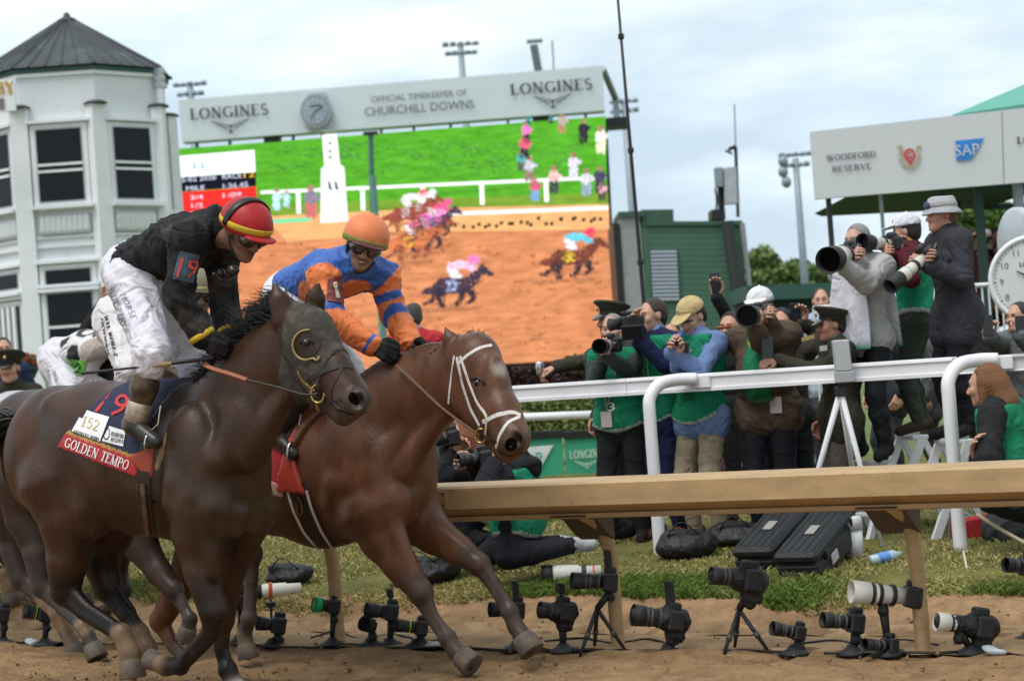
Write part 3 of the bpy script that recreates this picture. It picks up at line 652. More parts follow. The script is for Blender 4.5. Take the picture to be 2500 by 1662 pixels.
# ------------------------------------------------------------------ big screen and timekeeper sign
M_sign = mat('sign_white', (.60, .65, .69), .5, var=.03, nscale=.4); M_signink = mat('sign_ink', (.05, .07, .09), .6, var=.05)
SY = 80.0
def EM(name, c, e=1.0, var=.10, ns=.25): return mat(name, tuple(x for x in c), .6, var=var, nscale=ns, emit=e, spec=.1)
def big_screen():
    t = Thing('video_screen', 'giant outdoor video screen showing a horse race, behind the riders', 'screen', on_plane(950, 1010, SY+.5)*V(1, 1, 0)+V(0, 0, .3))
    t.add('cabinet', slab([(405, 372), (1482, 290), (1512, 884), (440, 945)], SY+.12, 2.2), M_black)
    e0 = lambda n, c, v=.08, s=.25: mat(n, (0.01, 0.01, 0.01), .5)
    def em(nm, pts, c, lift, name=None, var=.1, ns=.3, parent=None, rnd=False):
        if rnd:
            q = np.array([*pts, *pts, *pts], float); n = len(pts); sp = spline(q, 4); pts = [tuple(x) for x in sp[n*4:2*n*4]]
        return t.add(nm, poly(pts, SY, lift), led(name or ('led_%d_%d_%d' % tuple(int(x*255) for x in c)), c, var, ns), parent=parent)
    pic = em('picture', [(416, 365), (1478, 284), (1484, 520), (425, 560)], (.105, .43, .03), .0, 'led_green', .2, .5)
    em('picture_dirt', [(424, 560), (660, 548), (900, 530), (1486, 560), (1503, 872), (430, 935)], (.70, .275, .125), .05, 'led_dirt', .20, .45, pic)
    em('picture_dirt_edge', [(650, 528), (1060, 508), (1486, 498), (1488, 560), (1060, 566), (700, 590)], (.85, .46, .19), .09, 'led_sand', .1, .5, pic)
    em('picture_verge', [(640, 500), (1484, 470), (1486, 508), (640, 540)], (.20, .36, .04), .03, 'led_verge', .15, .5, pic)
    WHT = (1.0, 1.0, 1.0)
    em('picture_rail', [(636, 466), (1481, 429), (1481, 437), (636, 474)], WHT, .12, None, 0, 1, pic)
    for x, y in ((727, 470), (884, 462), (1031, 455), (1175, 448), (1332, 441)): em('picture_rail_post', [(x-5, y-4), (x+6, y-4), (x+8, y+52), (x-3, y+52)], WHT, .11, None, 0, 1, pic)
    em('picture_rail', [(1060, 519), (1485, 503), (1485, 512), (1060, 528)], WHT, .14, None, 0, 1, pic)
    em('picture_pylon', [(786, 330), (822, 327), (830, 402), (840, 408), (850, 540), (782, 545), (784, 412), (792, 406)], WHT, .16, None, 0, 1, pic)
    em('picture_band', [(650, 537), (758, 531), (759, 540), (650, 546)], (.15, .75, .40), .15, None, 0, 1, pic)
    for x in (806, 822): em('picture_mark', [(x-6, 440), (x+1, 446), (x+6, 466), (x-4, 462)], (.12, .14, .18), .19, None, 0, 1, pic)
    for i, y in enumerate((346, 366, 380)): em('picture_mark', [(802, y), (809, y), (809, y+8), (802, y+8)], (.2, .2, .25), .19, None, 0, 1, pic)
    # results panel
    em('panel_white', [(414, 383), (621, 366), (624, 420), (418, 434)], (.95, 1.0, 1.0), .20, None, 0, 1, pic); em('panel_black', [(419, 435), (624, 421), (626, 455), (421, 470)], (.012, .012, .02), .20, None, 0, 1, pic); em('panel_red', [(421, 471), (626, 456), (629, 520), (424, 528)], (.85, .035, .03), .20, None, 0, 1, pic)
    LW = led('led_text', (.75, .8, 1.0), 0, 1); LY = led('led_yellow', (1.0, .62, .03), 0, 1); LT = led('led_teal', (.25, .65, .75), 0, 1); LG = led('led_paleteal', (.65, .9, .9), 0, 1)
    T = lambda s, bl, br, h, m: t.add('panel_text', ptext(sans(s), SY, bl, br, h, .26), m, parent=pic)
    T('05-02 2026', (433, 446), (528, 438), 12, LW); T('RACE', (543, 438), (590, 434), 13, LW); T('12', (596, 434), (622, 432), 13, LY); T('27', (422, 468), (440, 467), 11, LW); T('MILE', (455, 466), (500, 463), 11, LW); T('1:36.45', (545, 461), (606, 456), 12, LW)
    T('3/4', (465, 488), (496, 486), 11, LW); T('1:09', (545, 483), (590, 479), 11, LW); T('1/2', (468, 508), (496, 506), 11, LW); T('1/4', (468, 526), (496, 524), 9, LW); T('CHURCHILL', (521, 392), (590, 387), 8, LG); T('DOWNS', (521, 410), (570, 406), 8, LG)
    for x in (478, 497): em('panel_emblem', [(x-8, 392), (x-2, 398), (x+4, 416), (x-6, 410)], (.25, .6, .7), .26, None, 0, 1, pic)
    vr = np.random.default_rng(77)
    def vid(nm, shapes, lift, step=3.0, smear=2.5):
        v, f, c = [], [], []
        for pts, col in shapes:
            q = np.array(pts, float); lo, hi = q.min(0), q.max(0); gx_, gy_ = np.meshgrid(np.arange(lo[0], hi[0]+step, step), np.arange(lo[1], hi[1]+step, step)); g_ = np.stack([gx_.ravel(), gy_.ravel()], 1)+vr.normal(size=(gx_.size, 2))*step*.3; ins = np.zeros(len(g_), bool)
            for i in range(len(q)):
                a, b = q[i], q[(i+1) % len(q)]; ins ^= ((a[1] > g_[:, 1]) != (b[1] > g_[:, 1])) & (g_[:, 0] < (b[0]-a[0])*(g_[:, 1]-a[1])/(b[1]-a[1]+1e-9)+a[0])
            for x_, y_ in g_[ins]:
                x_ += vr.normal()*smear; y_ += vr.normal()*smear*.35; w, h = step*vr.uniform(.6, 1.3), step*vr.uniform(.5, .9); k = len(v); L_ = lift+vr.uniform(0, .05); v += [on_plane(x_-w, y_+h, SY-L_), on_plane(x_+w, y_+h, SY-L_), on_plane(x_+w, y_-h, SY-L_), on_plane(x_-w, y_-h, SY-L_)]; f.append([k, k+1, k+2, k+3]); c += [np.array(col)*vr.uniform(.6, 1.35)+vr.uniform(0, .03, 3)]*4
        if f: t.add(nm, (np.array(v), f), led_vc(), np.array(c), parent=pic)
    # small runners in the picture
    def runner(x, y, s, coat, legs, silk, pants, cloth, cap):
        sh = []
        def p(nm, q, c, l): sh.append(([(x+a*s, y-b*s-(a*s)*.07) for a, b in q], c))
        p('picture_horse', [(-1.0, .50), (-.72, .56), (-.50, .80), (.25, .74), (.55, .92), (.78, 1.12), (1.12, .80), (1.05, .74), (.80, .86), (.55, .50), (.30, .30), (-.35, .32), (-.55, .30), (-1.05, .36)], coat, .30)
        p('picture_horse_leg', [(.30, .40), (.52, .40), (.62, .12), (.40, -.05), (.28, -.06), (.45, .12)], legs, .29); p('picture_horse_leg', [(.1, .4), (.3, .4), (.2, .1), (.0, -.1), (-.08, -.06), (.08, .12)], legs, .29); p('picture_horse_leg', [(-.55, .45), (-.25, .45), (-.42, .15), (-.38, -.12), (-.5, -.12), (-.55, .12)], legs, .29); p('picture_horse_leg', [(-.6, .5), (-.35, .4), (-.7, .12), (-.95, .0), (-1.0, .06), (-.75, .2)], legs, .29)
        p('picture_cloth', [(-.32, .74), (-.02, .74), (.02, .40), (-.26, .38)], cloth, .34); p('picture_breeches', [(-.30, 1.12), (-.05, 1.10), (.12, .80), (-.02, .72), (-.18, .86)], pants, .36)
        p('picture_silks', [(-.28, 1.22), (.05, 1.30), (.42, 1.22), (.60, .98), (.46, .92), (.30, 1.06), (-.12, 1.04)], silk, .38); p('picture_cap', [(.36, 1.22), (.40, 1.40), (.56, 1.44), (.68, 1.32), (.66, 1.18), (.48, 1.12)], cap, .40); p('dust', [(-1.3, -.12), (.8, -.15), (.6, -.25), (-1.2, -.22)], (.45, .17, .07), .3)
        vid('picture_runner', sh, .30, max(1.7, s*.026), s*.034)
    PK, WH, BRN, BLK = (.95, .22, .55), (.9, .85, .95), (.30, .075, .04), (.02, .015, .03)
    runner(1115, 740, 80, (.035, .025, .055), BLK, (.95, .55, .75), WH, (.55, .65, 1.0), PK); runner(1400, 670, 78, (.17, .04, .025), BLK, (.10, .60, .75), WH, (.85, .6, .05), (.85, .05, .12))
    runner(1010, 628, 70, (.70, .20, .07), BRN, (.95, .2, .35), WH, (.9, .6, .05), PK); runner(1040, 605, 66, BRN, BLK, PK, WH, (.8, .3, .1), (.9, .25, .6)); runner(1060, 575, 62, (.05, .03, .07), BLK, (.9, .1, .25), WH, (.2, .2, .6), (.8, .1, .3)); runner(1000, 556, 64, (.30, .05, .04), BRN, (.9, .85, .9), (.9, .8, .85), (.8, .7, .7), (.9, .1, .2)); runner(1030, 535, 50, BRN, BRN, (.95, .95, .95), WH, (.7, .6, .6), (.9, .8, .9))
    # little people by the far rail in the picture
    r = np.random.default_rng(8)
    def man(x, y, h, c1, c2):
        ov = lambda cx, cy, rx, ry: [(cx+rx*math.cos(a), cy+ry*math.sin(a)) for a in np.linspace(0, 6.28, 11)[:-1]]
        vid('picture_person', [(ov(x-h*.08, y-h*.2, h*.08, h*.26), c2), (ov(x+h*.09, y-h*.2, h*.08, h*.26), c2), (ov(x, y-h*.58, h*.2, h*.24), c1), (ov(x+h*.2, y-h*.6, h*.1, h*.07), c1), (ov(x, y-h*.88, h*.09, h*.11), (.40, .2, .14))], .22, 2.2, 1.0)
    for x, y, h, c1, c2 in ((1284, 350, 55, PK, BLK), (1280, 388, 62, (.8, .12, .2), BLK), (1292, 440, 60, (.6, .6, .7), (.3, .2, .15)), (1272, 415, 48, (.1, .4, .4), (.1, .1, .1)), (1372, 325, 50, (.5, .4, .35), (.4, .25, .12)), (1424, 348, 58, (.02, .02, .03), (.02, .02, .03)), (1467, 372, 66, (.9, .85, .8), (.9, .88, .6)), (1400, 432, 60, (.75, .65, .85), (.7, .7, .75)), (1352, 470, 66, (.8, .5, .5), (.05, .05, .06)), (1306, 488, 56, (.7, .1, .2), (.2, .4, .7)), (1432, 475, 64, (.75, .75, .8), (.3, .4, .5)), (1464, 470, 66, (.05, .05, .1), (.05, .05, .06)), (1470, 488, 46, (.85, .4, .5), (.06, .05, .05)), (675, 510, 50, (.6, .85, .95), (.5, .8, .9)), (759, 530, 80, (.25, .22, .3), (.6, .15, .15)), (700, 505, 40, (.55, .8, .9), (.5, .8, .85)), (1345, 300, 20, (.02, .2, .18), BLK), (1290, 305, 30, (.05, .3, .3), (.02, .2, .1))): man(x, y, h, c1, c2)
    for i in range(26): x = 1090+i*15.2+r.normal()*4; y = 556-(x-1090)*.045+r.normal()*4; em('picture_camera', [(x-4, y), (x+4, y), (x+5, y-9), (x-3, y-8)], (.03, .02, .02), .12, None, 0, 1, pic)
    vid('picture_dirt_mottle', [([(430, 600), (1495, 575), (1500, 868), (440, 925)], (.52, .18, .07))][:1] if False else [([(x, y), (x+w, y-2), (x+w, y+h), (x, y+h)], (.50, .17, .065)) for x, y, w, h in zip(vr.uniform(560, 1465, 160), vr.uniform(590, 850, 160), vr.uniform(6, 22, 160), vr.uniform(2, 5, 160))], .08, 3.0, 3)
    vid('picture_grass_mottle', [([(x, y), (x+w, y-3), (x+w, y+h), (x, y+h)], (.075, .33, .025)) for x, y, w, h in zip(vr.uniform(640, 1400, 90), vr.uniform(350, 425, 90), vr.uniform(12, 50, 90), vr.uniform(2, 4, 90))], .02, 3.0, 4)
    # supports under
    for x in (480, 700, 1040, 1330, 1460): t.add('leg', slab([(x-10, 930), (x+10, 928), (x+16, 1060), (x-4, 1062)], SY+1.0, .5), M_black)
    return t
_LED = {}
def led(name, c, var, ns):
    if name in _LED: return _LED[name]
    m = bpy.data.materials.new(name); m.use_nodes = True; nt = m.node_tree; nt.nodes.clear(); N = nt.nodes.new; L = nt.links.new
    o = N('ShaderNodeOutputMaterial'); e = N('ShaderNodeEmission'); L(e.outputs[0], o.inputs[0]); e.inputs[0].default_value = (*c, 1); e.inputs[1].default_value = .76
    if var > 0:
        tc = N('ShaderNodeTexCoord'); mp = N('ShaderNodeMapping'); mp.inputs['Scale'].default_value = (.5, 1, 2.4); n = N('ShaderNodeTexNoise'); n.inputs['Scale'].default_value = ns*4; n.inputs['Detail'].default_value = 6; n.inputs['Roughness'].default_value = .65
        L(tc.outputs['Object'], mp.inputs[0]); L(mp.outputs[0], n.inputs['Vector']); r = N('ShaderNodeMapRange'); r.inputs[1].default_value = .3; r.inputs[2].default_value = .7; r.inputs[3].default_value = (1-var*2)*.76; r.inputs[4].default_value = (1+var*1.2)*.76; L(n.outputs['Fac'], r.inputs[0]); L(r.outputs[0], e.inputs[1])
    _LED[name] = m; return m
def led_vc():
    if 'led_vc' not in _LED:
        m = bpy.data.materials.new('led_vc'); m.use_nodes = True; nt = m.node_tree; nt.nodes.clear(); o = nt.nodes.new('ShaderNodeOutputMaterial'); e = nt.nodes.new('ShaderNodeEmission'); a = nt.nodes.new('ShaderNodeAttribute'); a.attribute_name = 'Col'; nt.links.new(a.outputs['Color'], e.inputs[0]); nt.links.new(e.outputs[0], o.inputs[0]); e.inputs[1].default_value = .76; _LED['led_vc'] = m
    return _LED['led_vc']
big_screen()
def ring2(cx, cy, r, n=30, asp=1.0): return [(cx+r*math.cos(2*math.pi*k/n), cy+r*asp*math.sin(2*math.pi*k/n)) for k in range(n)]
def timekeeper():
    t = Thing('billboard', 'long white timekeeper billboard with round clock above the video screen', 'billboard', on_plane(950, 1010, SY)*V(1, 1, 0)+V(0, 0, .3))
    Y = SY-.5; t.add('board', slab([(435, 245), (1470, 161), (1477, 270), (444, 347)], Y, .9), M_sign)
    for a, b in (((465, 293), (655, 280)), ((1247, 233), (1447, 218))):
        t.add('lettering', ptext(serif('LONGINES', 1.1), Y, a, b, 27, .12), M_signink)
        cx, cy = (a[0]+b[0])/2+2, (a[1]+b[1])/2+9; t.add('wing_emblem', pshape(wing(cx, cy, 92, .07), Y, .12), M_signink)
    t.add('lettering', ptext(sans('OFFICIAL TIMEKEEPER OF'), Y, (906, 251), (1140, 233), 15, .12), M_signink); t.add('lettering', ptext(sans('CHURCHILL DOWNS'), Y, (891, 284), (1158, 264), 21, .12), M_signink)
    cl = t.add('clock_case', join(slab(ring2(771, 272, 38, 32, 1.08), Y-.5, .5)), mat('clock_case', (.30, .32, .34), .35, .6)); t.add('clock_case_lug', slab([(750, 228), (794, 225), (796, 318), (756, 321)], Y-.25, .2), mat('clock_lug', (.42, .45, .47), .4, .3), parent=cl)
    t.add('clock_face', poly(ring2(769, 272, 29, 32, 1.08), Y, .56), mat('clock_face_grey', (.34, .40, .47), .4), parent=cl); q = lambda x0, y0, x1, y1, w: [(x0-w, y0), (x0+w, y0), (x1+w, y1), (x1-w, y1)]
    t.add('clock_hand', poly([(769, 272), (771, 275), (790, 261), (788, 258)], Y, .62), M_signink, parent=cl); t.add('clock_hand', poly([(768, 271), (771, 273), (761, 291), (758, 289)], Y, .62), M_signink, parent=cl); t.add('clock_mark', poly([(756, 258), (784, 256), (784, 260), (756, 262)], Y, .62), M_signink, parent=cl)
    for k in range(12):
        a = 2*math.pi*k/12; t.add('clock_mark', poly([(769+24*math.cos(a+d), 272+25.5*math.sin(a+d)) for d in (-.05, .05)]+[(769+19*math.cos(a+d), 272+20*math.sin(a+d)) for d in (.05, -.05)], Y, .62), M_signink, parent=cl)
    for x, y in ((480, 344), (560, 339), (715, 327), (787, 322), (930, 313), (1010, 307), (1100, 300), (1240, 289), (1330, 283), (1430, 275)): t.add('bracket', slab([(x-3, y-4), (x+3, y-4), (x+3, y+40), (x-3, y+40)], Y+.6, .3), M_signink)
    for x, y in ((664, 337), (1320, 284)): t.add('lamp_box', slab([(x-20, y-2), (x+20, y-5), (x+20, y+8), (x-20, y+11)], Y+.3, .6), M_black)
    t.add('stay', tube([on_plane(1471, 168, Y+.5), on_plane(1502, 240, Y+3), on_plane(1507, 300, Y+3)], .14, 6), mat('galv', (.28, .32, .35), .5, .5)); t.add('speaker_box', slab([(1480, 288), (1534, 284), (1536, 308), (1482, 312)], Y+2.0, 1.2), M_black)
timekeeper()
pole = Thing('screen_post', 'slim green post standing in front of the video screen', 'post', on_plane(915, 1000, 70)*V(1, 1, 0)+V(0, 0, .3))
pole.add('shaft', tube([on_plane(910, 520, 70), on_plane(905, 326, 70)], .09, 8), mat('post_green', (.055, .15, .13), .5)); pole.add('sleeve', tube([on_plane(940, 900, 70), on_plane(909, 430, 70)], .13, 8), mat('post_green_pale', (.11, .25, .22), .5)); pole.add('head_plate', box(on_plane(905, 326, 70), (.5, .3, .1)), M_black)
# ------------------------------------------------------------------ light towers and masts
M_galv = mat('galvanised', (.24, .29, .33), .5, .3, var=.15)
def light_tower(px, ytop, ybot, Y, rows, label, w=46, seed=0, name='light_tower'):
    b = on_plane(px+(1000-ytop)*.073, 1000, Y); t = Thing(name, label, 'light tower', V(b[0], b[1], .3), 'floodlight towers')
    top = on_plane(px, ytop, Y); m = Y/FPX; ax = V(b[0], b[1], .3); r = np.random.default_rng(seed)
    t.add('mast', tube([ax, V(b[0], b[1], top[2]-.2)], [.36*Y/150, .22*Y/150], 10), M_galv, None, True)
    for i, (dy, ww) in enumerate(rows):
        c = V(b[0], b[1], top[2]-dy*m); ww_ = ww*m
        t.add('crossarm', box(c-V(0, 0, 3*m), (ww_*2, 2*m, 2.4*m)), M_galv)
        k = max(3, int(ww/8))
        for j in range(k):
            x = -ww_+2*ww_*(j+.5)/k; t.add('floodlight', sphere(c+V(x, -3*m-r.uniform(0, 2)*m, r.uniform(0, 3)*m), V(8.5, 6, 6.0)*m, 8, 6), M_galv, None, True)
    return t
light_tower(1124, 105, 190, 150, [(4, 46), (26, 40)], 'twin-row floodlight tower above the middle of the billboard', seed=1)
light_tower(462, 203, 260, 150, [(4, 42), (28, 34), (70, 30), (110, 28)], 'floodlight tower half hidden behind the left end of the billboard', seed=2)
light_tower(1524, 246, 330, 160, [(2, 36), (26, 36)], 'floodlight tower beyond the thin black mast', seed=3)
t_ = light_tower(1943, 376, 470, 90, [(2, 42), (28, 34)], 'floodlight tower with a grey mast left of the pavilion sign', seed=4)
for (x, y) in ((1912, 420), (1920, 445), (1912, 395)): t_.add('floodlight', sphere(on_plane(x, y, 89), (.22, .2, .26), 8, 6), M_galv, None, True)
sp_ = Thing('speaker_mast', 'stack of grey loudspeakers on a mast behind the billboard', 'speaker', on_plane(1360, 1000, 110)*V(1, 1, 0)+V(0, 0, .3))
sp_.add('mast', tube([on_plane(1362, 1000, 110)*V(1, 1, 0)+V(0, 0, .3), on_plane(1312, 170, 110)], .12, 8), M_galv)
for i in range(6): sp_.add('speaker', box(on_plane(1304+i*2, 116+i*11, 110), (.42, .4, .24), Z=(0, -.3, 1)), M_galv)
sp_.add('top_plate', box(on_plane(1305, 101, 110), (.85, .5, .14)), M_galv); sp_.add('aerial', tube([on_plane(1352, 170, 110), on_plane(1348, 100, 110)], .05, 6), M_galv)
def mast():
    t = Thing('black_mast', 'tall thin black telescopic mast rising in front of the big screen edge', 'mast', on_plane(1585, 1000, 19)*V(1, 1, 0)+V(0, 0, .3)); Y = 19
    a, b = on_plane(1572, 742, Y), on_plane(1505, -40, Y); base = on_plane(1585, 1166, Y)*V(1, 1, 0)+V(0, 0, .3)
    t.add('pole', tube([base, a, (a+b)/2, b], [.020, .019, .016, .012], 8), M_black, None, True)
    for y in (90, 368, 640): p = a+(b-a)*((742-y)/782); t.add('clamp', box(p, (.055, .05, .05), bev=.006), M_black)
mast()
# ------------------------------------------------------------------ green shed with its aerials
M_gshed = mat('green_siding', (.055, .125, .085), .6, var=.12, nscale=2); M_gtrim = mat('green_trim', (.035, .085, .06), .6, var=.1); M_louv = mat('louvre_grey', (.36, .40, .48), .5, var=.05)
def shed():
    Y = 55; t = Thing('green_shed', 'green clapboard equipment shed with two louvred vents right of the screen', 'shed', on_plane(1660, 1010, Y)*V(1, 1, 0)+V(0, 0, .3)); m = Y/FPX
    t.add('wall', slab([(1570, 540), (1810, 540), (1836, 1010), (1595, 1010)], Y, 4), M_gshed)
    for i in range(34):
        y = 541+i*14; dx = (y-540)*.055; t.add('siding_board', slab([(1570+dx, y), (1811+dx, y-1), (1811+dx+.6, y+12), (1570+dx+.6, y+13)], Y-.03, .05), M_gshed)
    t.add('roof_cap', slab([(1566, 512), (1644, 511), (1645, 541), (1812, 538), (1813, 549), (1567, 551)], Y-.1, 4.2), M_gtrim)
    t.add('corner_post', slab([(1512, 521), (1560, 518), (1590, 900), (1536, 900)], Y-.1, 3), mat('grey_post', (.27, .28, .29), .7)); t.add('screen_edge', slab([(1496, 545), (1512, 545), (1536, 900), (1520, 900)], Y-.15, 3), M_black); t.add('head_trim', slab([(1510, 517), (1572, 515), (1573, 528), (1511, 531)], Y-.2, 3), M_gtrim); t.add('inner_panel', slab([(1560, 545), (1580, 545), (1605, 1000), (1585, 1000)], Y-.05, .5), M_gshed)
    for (x, y, n) in ((1588, 612, 13), (1612, 790, 9)):
        v = t.add('vent', slab([(x-4, y-4), (x+68, y-6), (x+68+n*.6, y+n*9.6+2), (x-4+n*.6, y+n*9.6+4)], Y-.06, .05), M_gtrim)
        for i in range(n): yy = y+i*9.6; dx = i*.55; t.add('louvre', slab([(x+dx, yy), (x+64+dx, yy-1), (x+64+dx, yy+5.2), (x+dx, yy+6)], Y-.12, .05), M_louv, parent=v)
    t.add('downpipe', tube([on_plane(1775, 540, Y-.4), on_plane(1790, 650, Y-.4), on_plane(1812, 780, Y-.4)], .16, 8), mat('drain', (.03, .035, .035), .7)); t.add('downpipe', tube([on_plane(1812, 545, Y-.2), on_plane(1830, 700, Y-.2)], .07, 8), mat('grey_post', (.3, .3, .3)))
    t.add('aerial_base', slab([(1737, 512), (1770, 510), (1772, 535), (1738, 536)], Y, 1), M_black); t.add('aerial_mast', tube([on_plane(1762, 520, Y+.3), on_plane(1757, 420, Y+.3)], .09, 8), M_black)
    t.add('aerial_box', slab([(1745, 410), (1764, 408), (1766, 455), (1748, 456)], Y, .3), M_galv); t.add('aerial_box', slab([(1768, 410), (1798, 407), (1801, 496), (1771, 498)], Y-.1, .4), mat('grey_box', (.36, .39, .42), .5)); t.add('aerial_rod', tube([on_plane(1802, 530, Y), on_plane(1796, 360, Y)], .05, 6), M_black); t.add('aerial_rod', tube([on_plane(1796, 362, Y), on_plane(1793, 255, Y)], .022, 6), M_galv)
    t.add('dish', join(box(on_plane(1787, 362, Y), (.22, .12, .10), X=(1, 0, .35)), box(on_plane(1779, 372, Y), (.20, .10, .05), X=(1, 0, -.5))), M_black); t.add('aerial_cable', tube(spline([on_plane(1746, 460, Y), on_plane(1750, 490, Y), on_plane(1748, 512, Y)]), .03, 5), M_black)
shed()
def booth():
    Y = 48; t = Thing('green_booth', 'low dark green booth with flat roof below the far trees', 'booth', on_plane(1930, 1000, Y)*V(1, 1, 0)+V(0, 0, .3))
    t.add('roof', slab([(1822, 697), (2030, 690), (2032, 726), (1825, 733)], Y-.6, 4), mat('booth_green', (.022, .075, .062), .6, var=.1)); t.add('wall', slab([(1830, 728), (2025, 722), (2040, 1000), (1850, 1000)], Y, 3), mat('booth_dark', (.010, .035, .032), .7, var=.1))
    for x in (1835, 1890, 1945): t.add('panel', slab([(x, 790), (x+50, 788), (x+55, 860), (x+5, 862)], Y-.1, .08), mat('booth_green', (.03, .09, .07)))
booth()
# ------------------------------------------------------------------ trees
def tree(name, label, c, R, seed, n=2600, cols=((.10, .16, .05), (.18, .25, .08)), base_z=.3, leaf=.3, group='trees beyond the infield'):  # leaf colours lightened: the haze of distance is put into them
    r = np.random.default_rng(seed); base = V(c[0], c[1], base_z); t = Thing(name, label, 'tree', base, group)
    t.add('trunk', tube([base, base+UP*(c[2]-base_z)*.7, c], [R[0]*.09, R[0]*.07, R[0]*.03], 8), mat('bark', (.06, .045, .032), .9, var=.3)) if c[2] > base_z else None
    for i in range(5):
        a = r.uniform(0, 6.28); t.add('limb', tube([c-UP*R[2]*.6, c+V(math.cos(a)*R[0]*.55, math.sin(a)*R[1]*.55, r.uniform(-.1, .5)*R[2])], [R[0]*.04, R[0]*.012], 6), mat('bark', (.06, .045, .032), .9))
    cl = [(nrm(r.normal(size=3))*r.uniform(.35, .85)*np.array(R), r.uniform(.25, .45)) for _ in range(16)]
    v, f, cc = [], [], []
    for i in range(n):
        q, cr_ = cl[r.integers(len(cl))]; p = c+q+nrm(r.normal(size=3))*r.uniform(.5, 1.0)*cr_*np.array(R)
        x = nrm(r.normal(size=3)); y = nrm(np.cross(x, r.normal(size=3))); s = leaf*r.uniform(.5, 1.2); k = len(v); v += [p-x*s, p+y*s*.5, p+x*s, p-y*s*.5]; f.append([k, k+1, k+2, k+3]); u = r.uniform(); col = (V(*cols[0])*(1-u)+V(*cols[1])*u)*r.uniform(.7, 1.2); cc += [col]*4
    t.add('crown', (np.array(v), f), mat('leaves', rough=.65, vcol=True, var=0, spec=.25), np.array(cc)); return t
tree('broadleaf_tree', 'pale green tree just right of the green shed', on_plane(1850, 668, 120), (2.3, 2.2, 1.5), 21); tree('broadleaf_tree', 'round green tree behind the grey floodlight mast', on_plane(1915, 680, 118), (1.9, 2, 1.1), 22); tree('broadleaf_tree', 'small distant tree behind the arm of the grey-haired photographer', on_plane(1985, 672, 122), (1.7, 2, 1.2), 23)
tree('broadleaf_tree', 'leafy tree seen under the pavilion roof beside the bucket hat', on_plane(2375, 545, 60), (1.0, 1.0, .75), 24, 2200, ((.09, .17, .04), (.17, .26, .07)), leaf=.14); tree('broadleaf_tree', 'distant foliage seen through the pavilion window', on_plane(2460, 525, 80), (1.2, 1, .5), 25, 1200, leaf=.16)
def hedge(name, label, px0, px1, y0, y1, Y, dep, seed, n, cols, leaf, lean=.073):
    r = np.random.default_rng(seed); v, f, cc = [], [], []
    base = on_plane((px0+px1)/2, y1, Y)
    for i in range(n):
        x = r.uniform(px0, px1); q = r.uniform(0, 1); y = y0+(y1-y0)*q-(x-(px0+px1)/2)*lean+r.normal()*2; p = on_plane(x, y, Y+r.uniform(0, dep)*(.3+.7*(1-q)))
        a = nrm(r.normal(size=3)); b = nrm(np.cross(a, r.normal(size=3))); s = leaf*r.uniform(.5, 1.2); k = len(v); v += [p-a*s, p+b*s*.5, p+a*s, p-b*s*.5]; f.append([k, k+1, k+2, k+3]); u = r.uniform(); cc += [(V(*cols[0])*(1-u)+V(*cols[1])*u)*r.uniform(.6, 1.2)]*4
    t = Thing(name, label, 'hedge', V(base[0], base[1], .3)); t.add('foliage', (np.array(v), f), mat('leaves', rough=.65, vcol=True, var=0), np.array(cc)); c0 = on_plane((px0+px1)/2, (y0+y1)/2+6, Y+dep*.6); m = Y/FPX
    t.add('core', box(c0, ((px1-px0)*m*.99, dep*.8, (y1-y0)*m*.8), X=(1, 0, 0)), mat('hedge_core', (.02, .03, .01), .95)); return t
hedge('hedge', 'clipped yellow-green hedge above the green banner boards', 1150, 1560, 966, 1062, 27, 1.0, 31, 14000, ((.12, .16, .04), (.22, .26, .08)), .035)
hedge('flower_bed', 'dark red shrubs below the video screen', 1150, 1560, 890, 960, 33, 1.2, 32, 5000, ((.03, .012, .012), (.07, .03, .03)), .07)
hedge('shrub', 'bright green shrub behind the service officer', 1380, 1470, 870, 900, 31, .8, 33, 1600, ((.05, .12, .02), (.13, .22, .05)), .06)
hedge('shrub', 'low green shrubs below the dark booth', 1840, 2010, 800, 900, 34, 1.0, 34, 3500, ((.05, .10, .02), (.12, .18, .05)), .07)
tr_ = Thing('far_rail', 'thin white tube rail in front of the clipped hedge', 'rail', on_plane(1300, 1166, 22)*V(1, 1, 0)+V(0, 0, .3)); tr_.add('tube', tube([on_plane(1040, 1027, 22.4), on_plane(1500, 1010, 21.6)], .045, 10), M_wht, None, True)
for x in (1105, 1480): p = on_plane(x, 1020, 22); tr_.add('post', tube([p, V(p[0], p[1], .3)], .03, 8), M_wht, None, True)
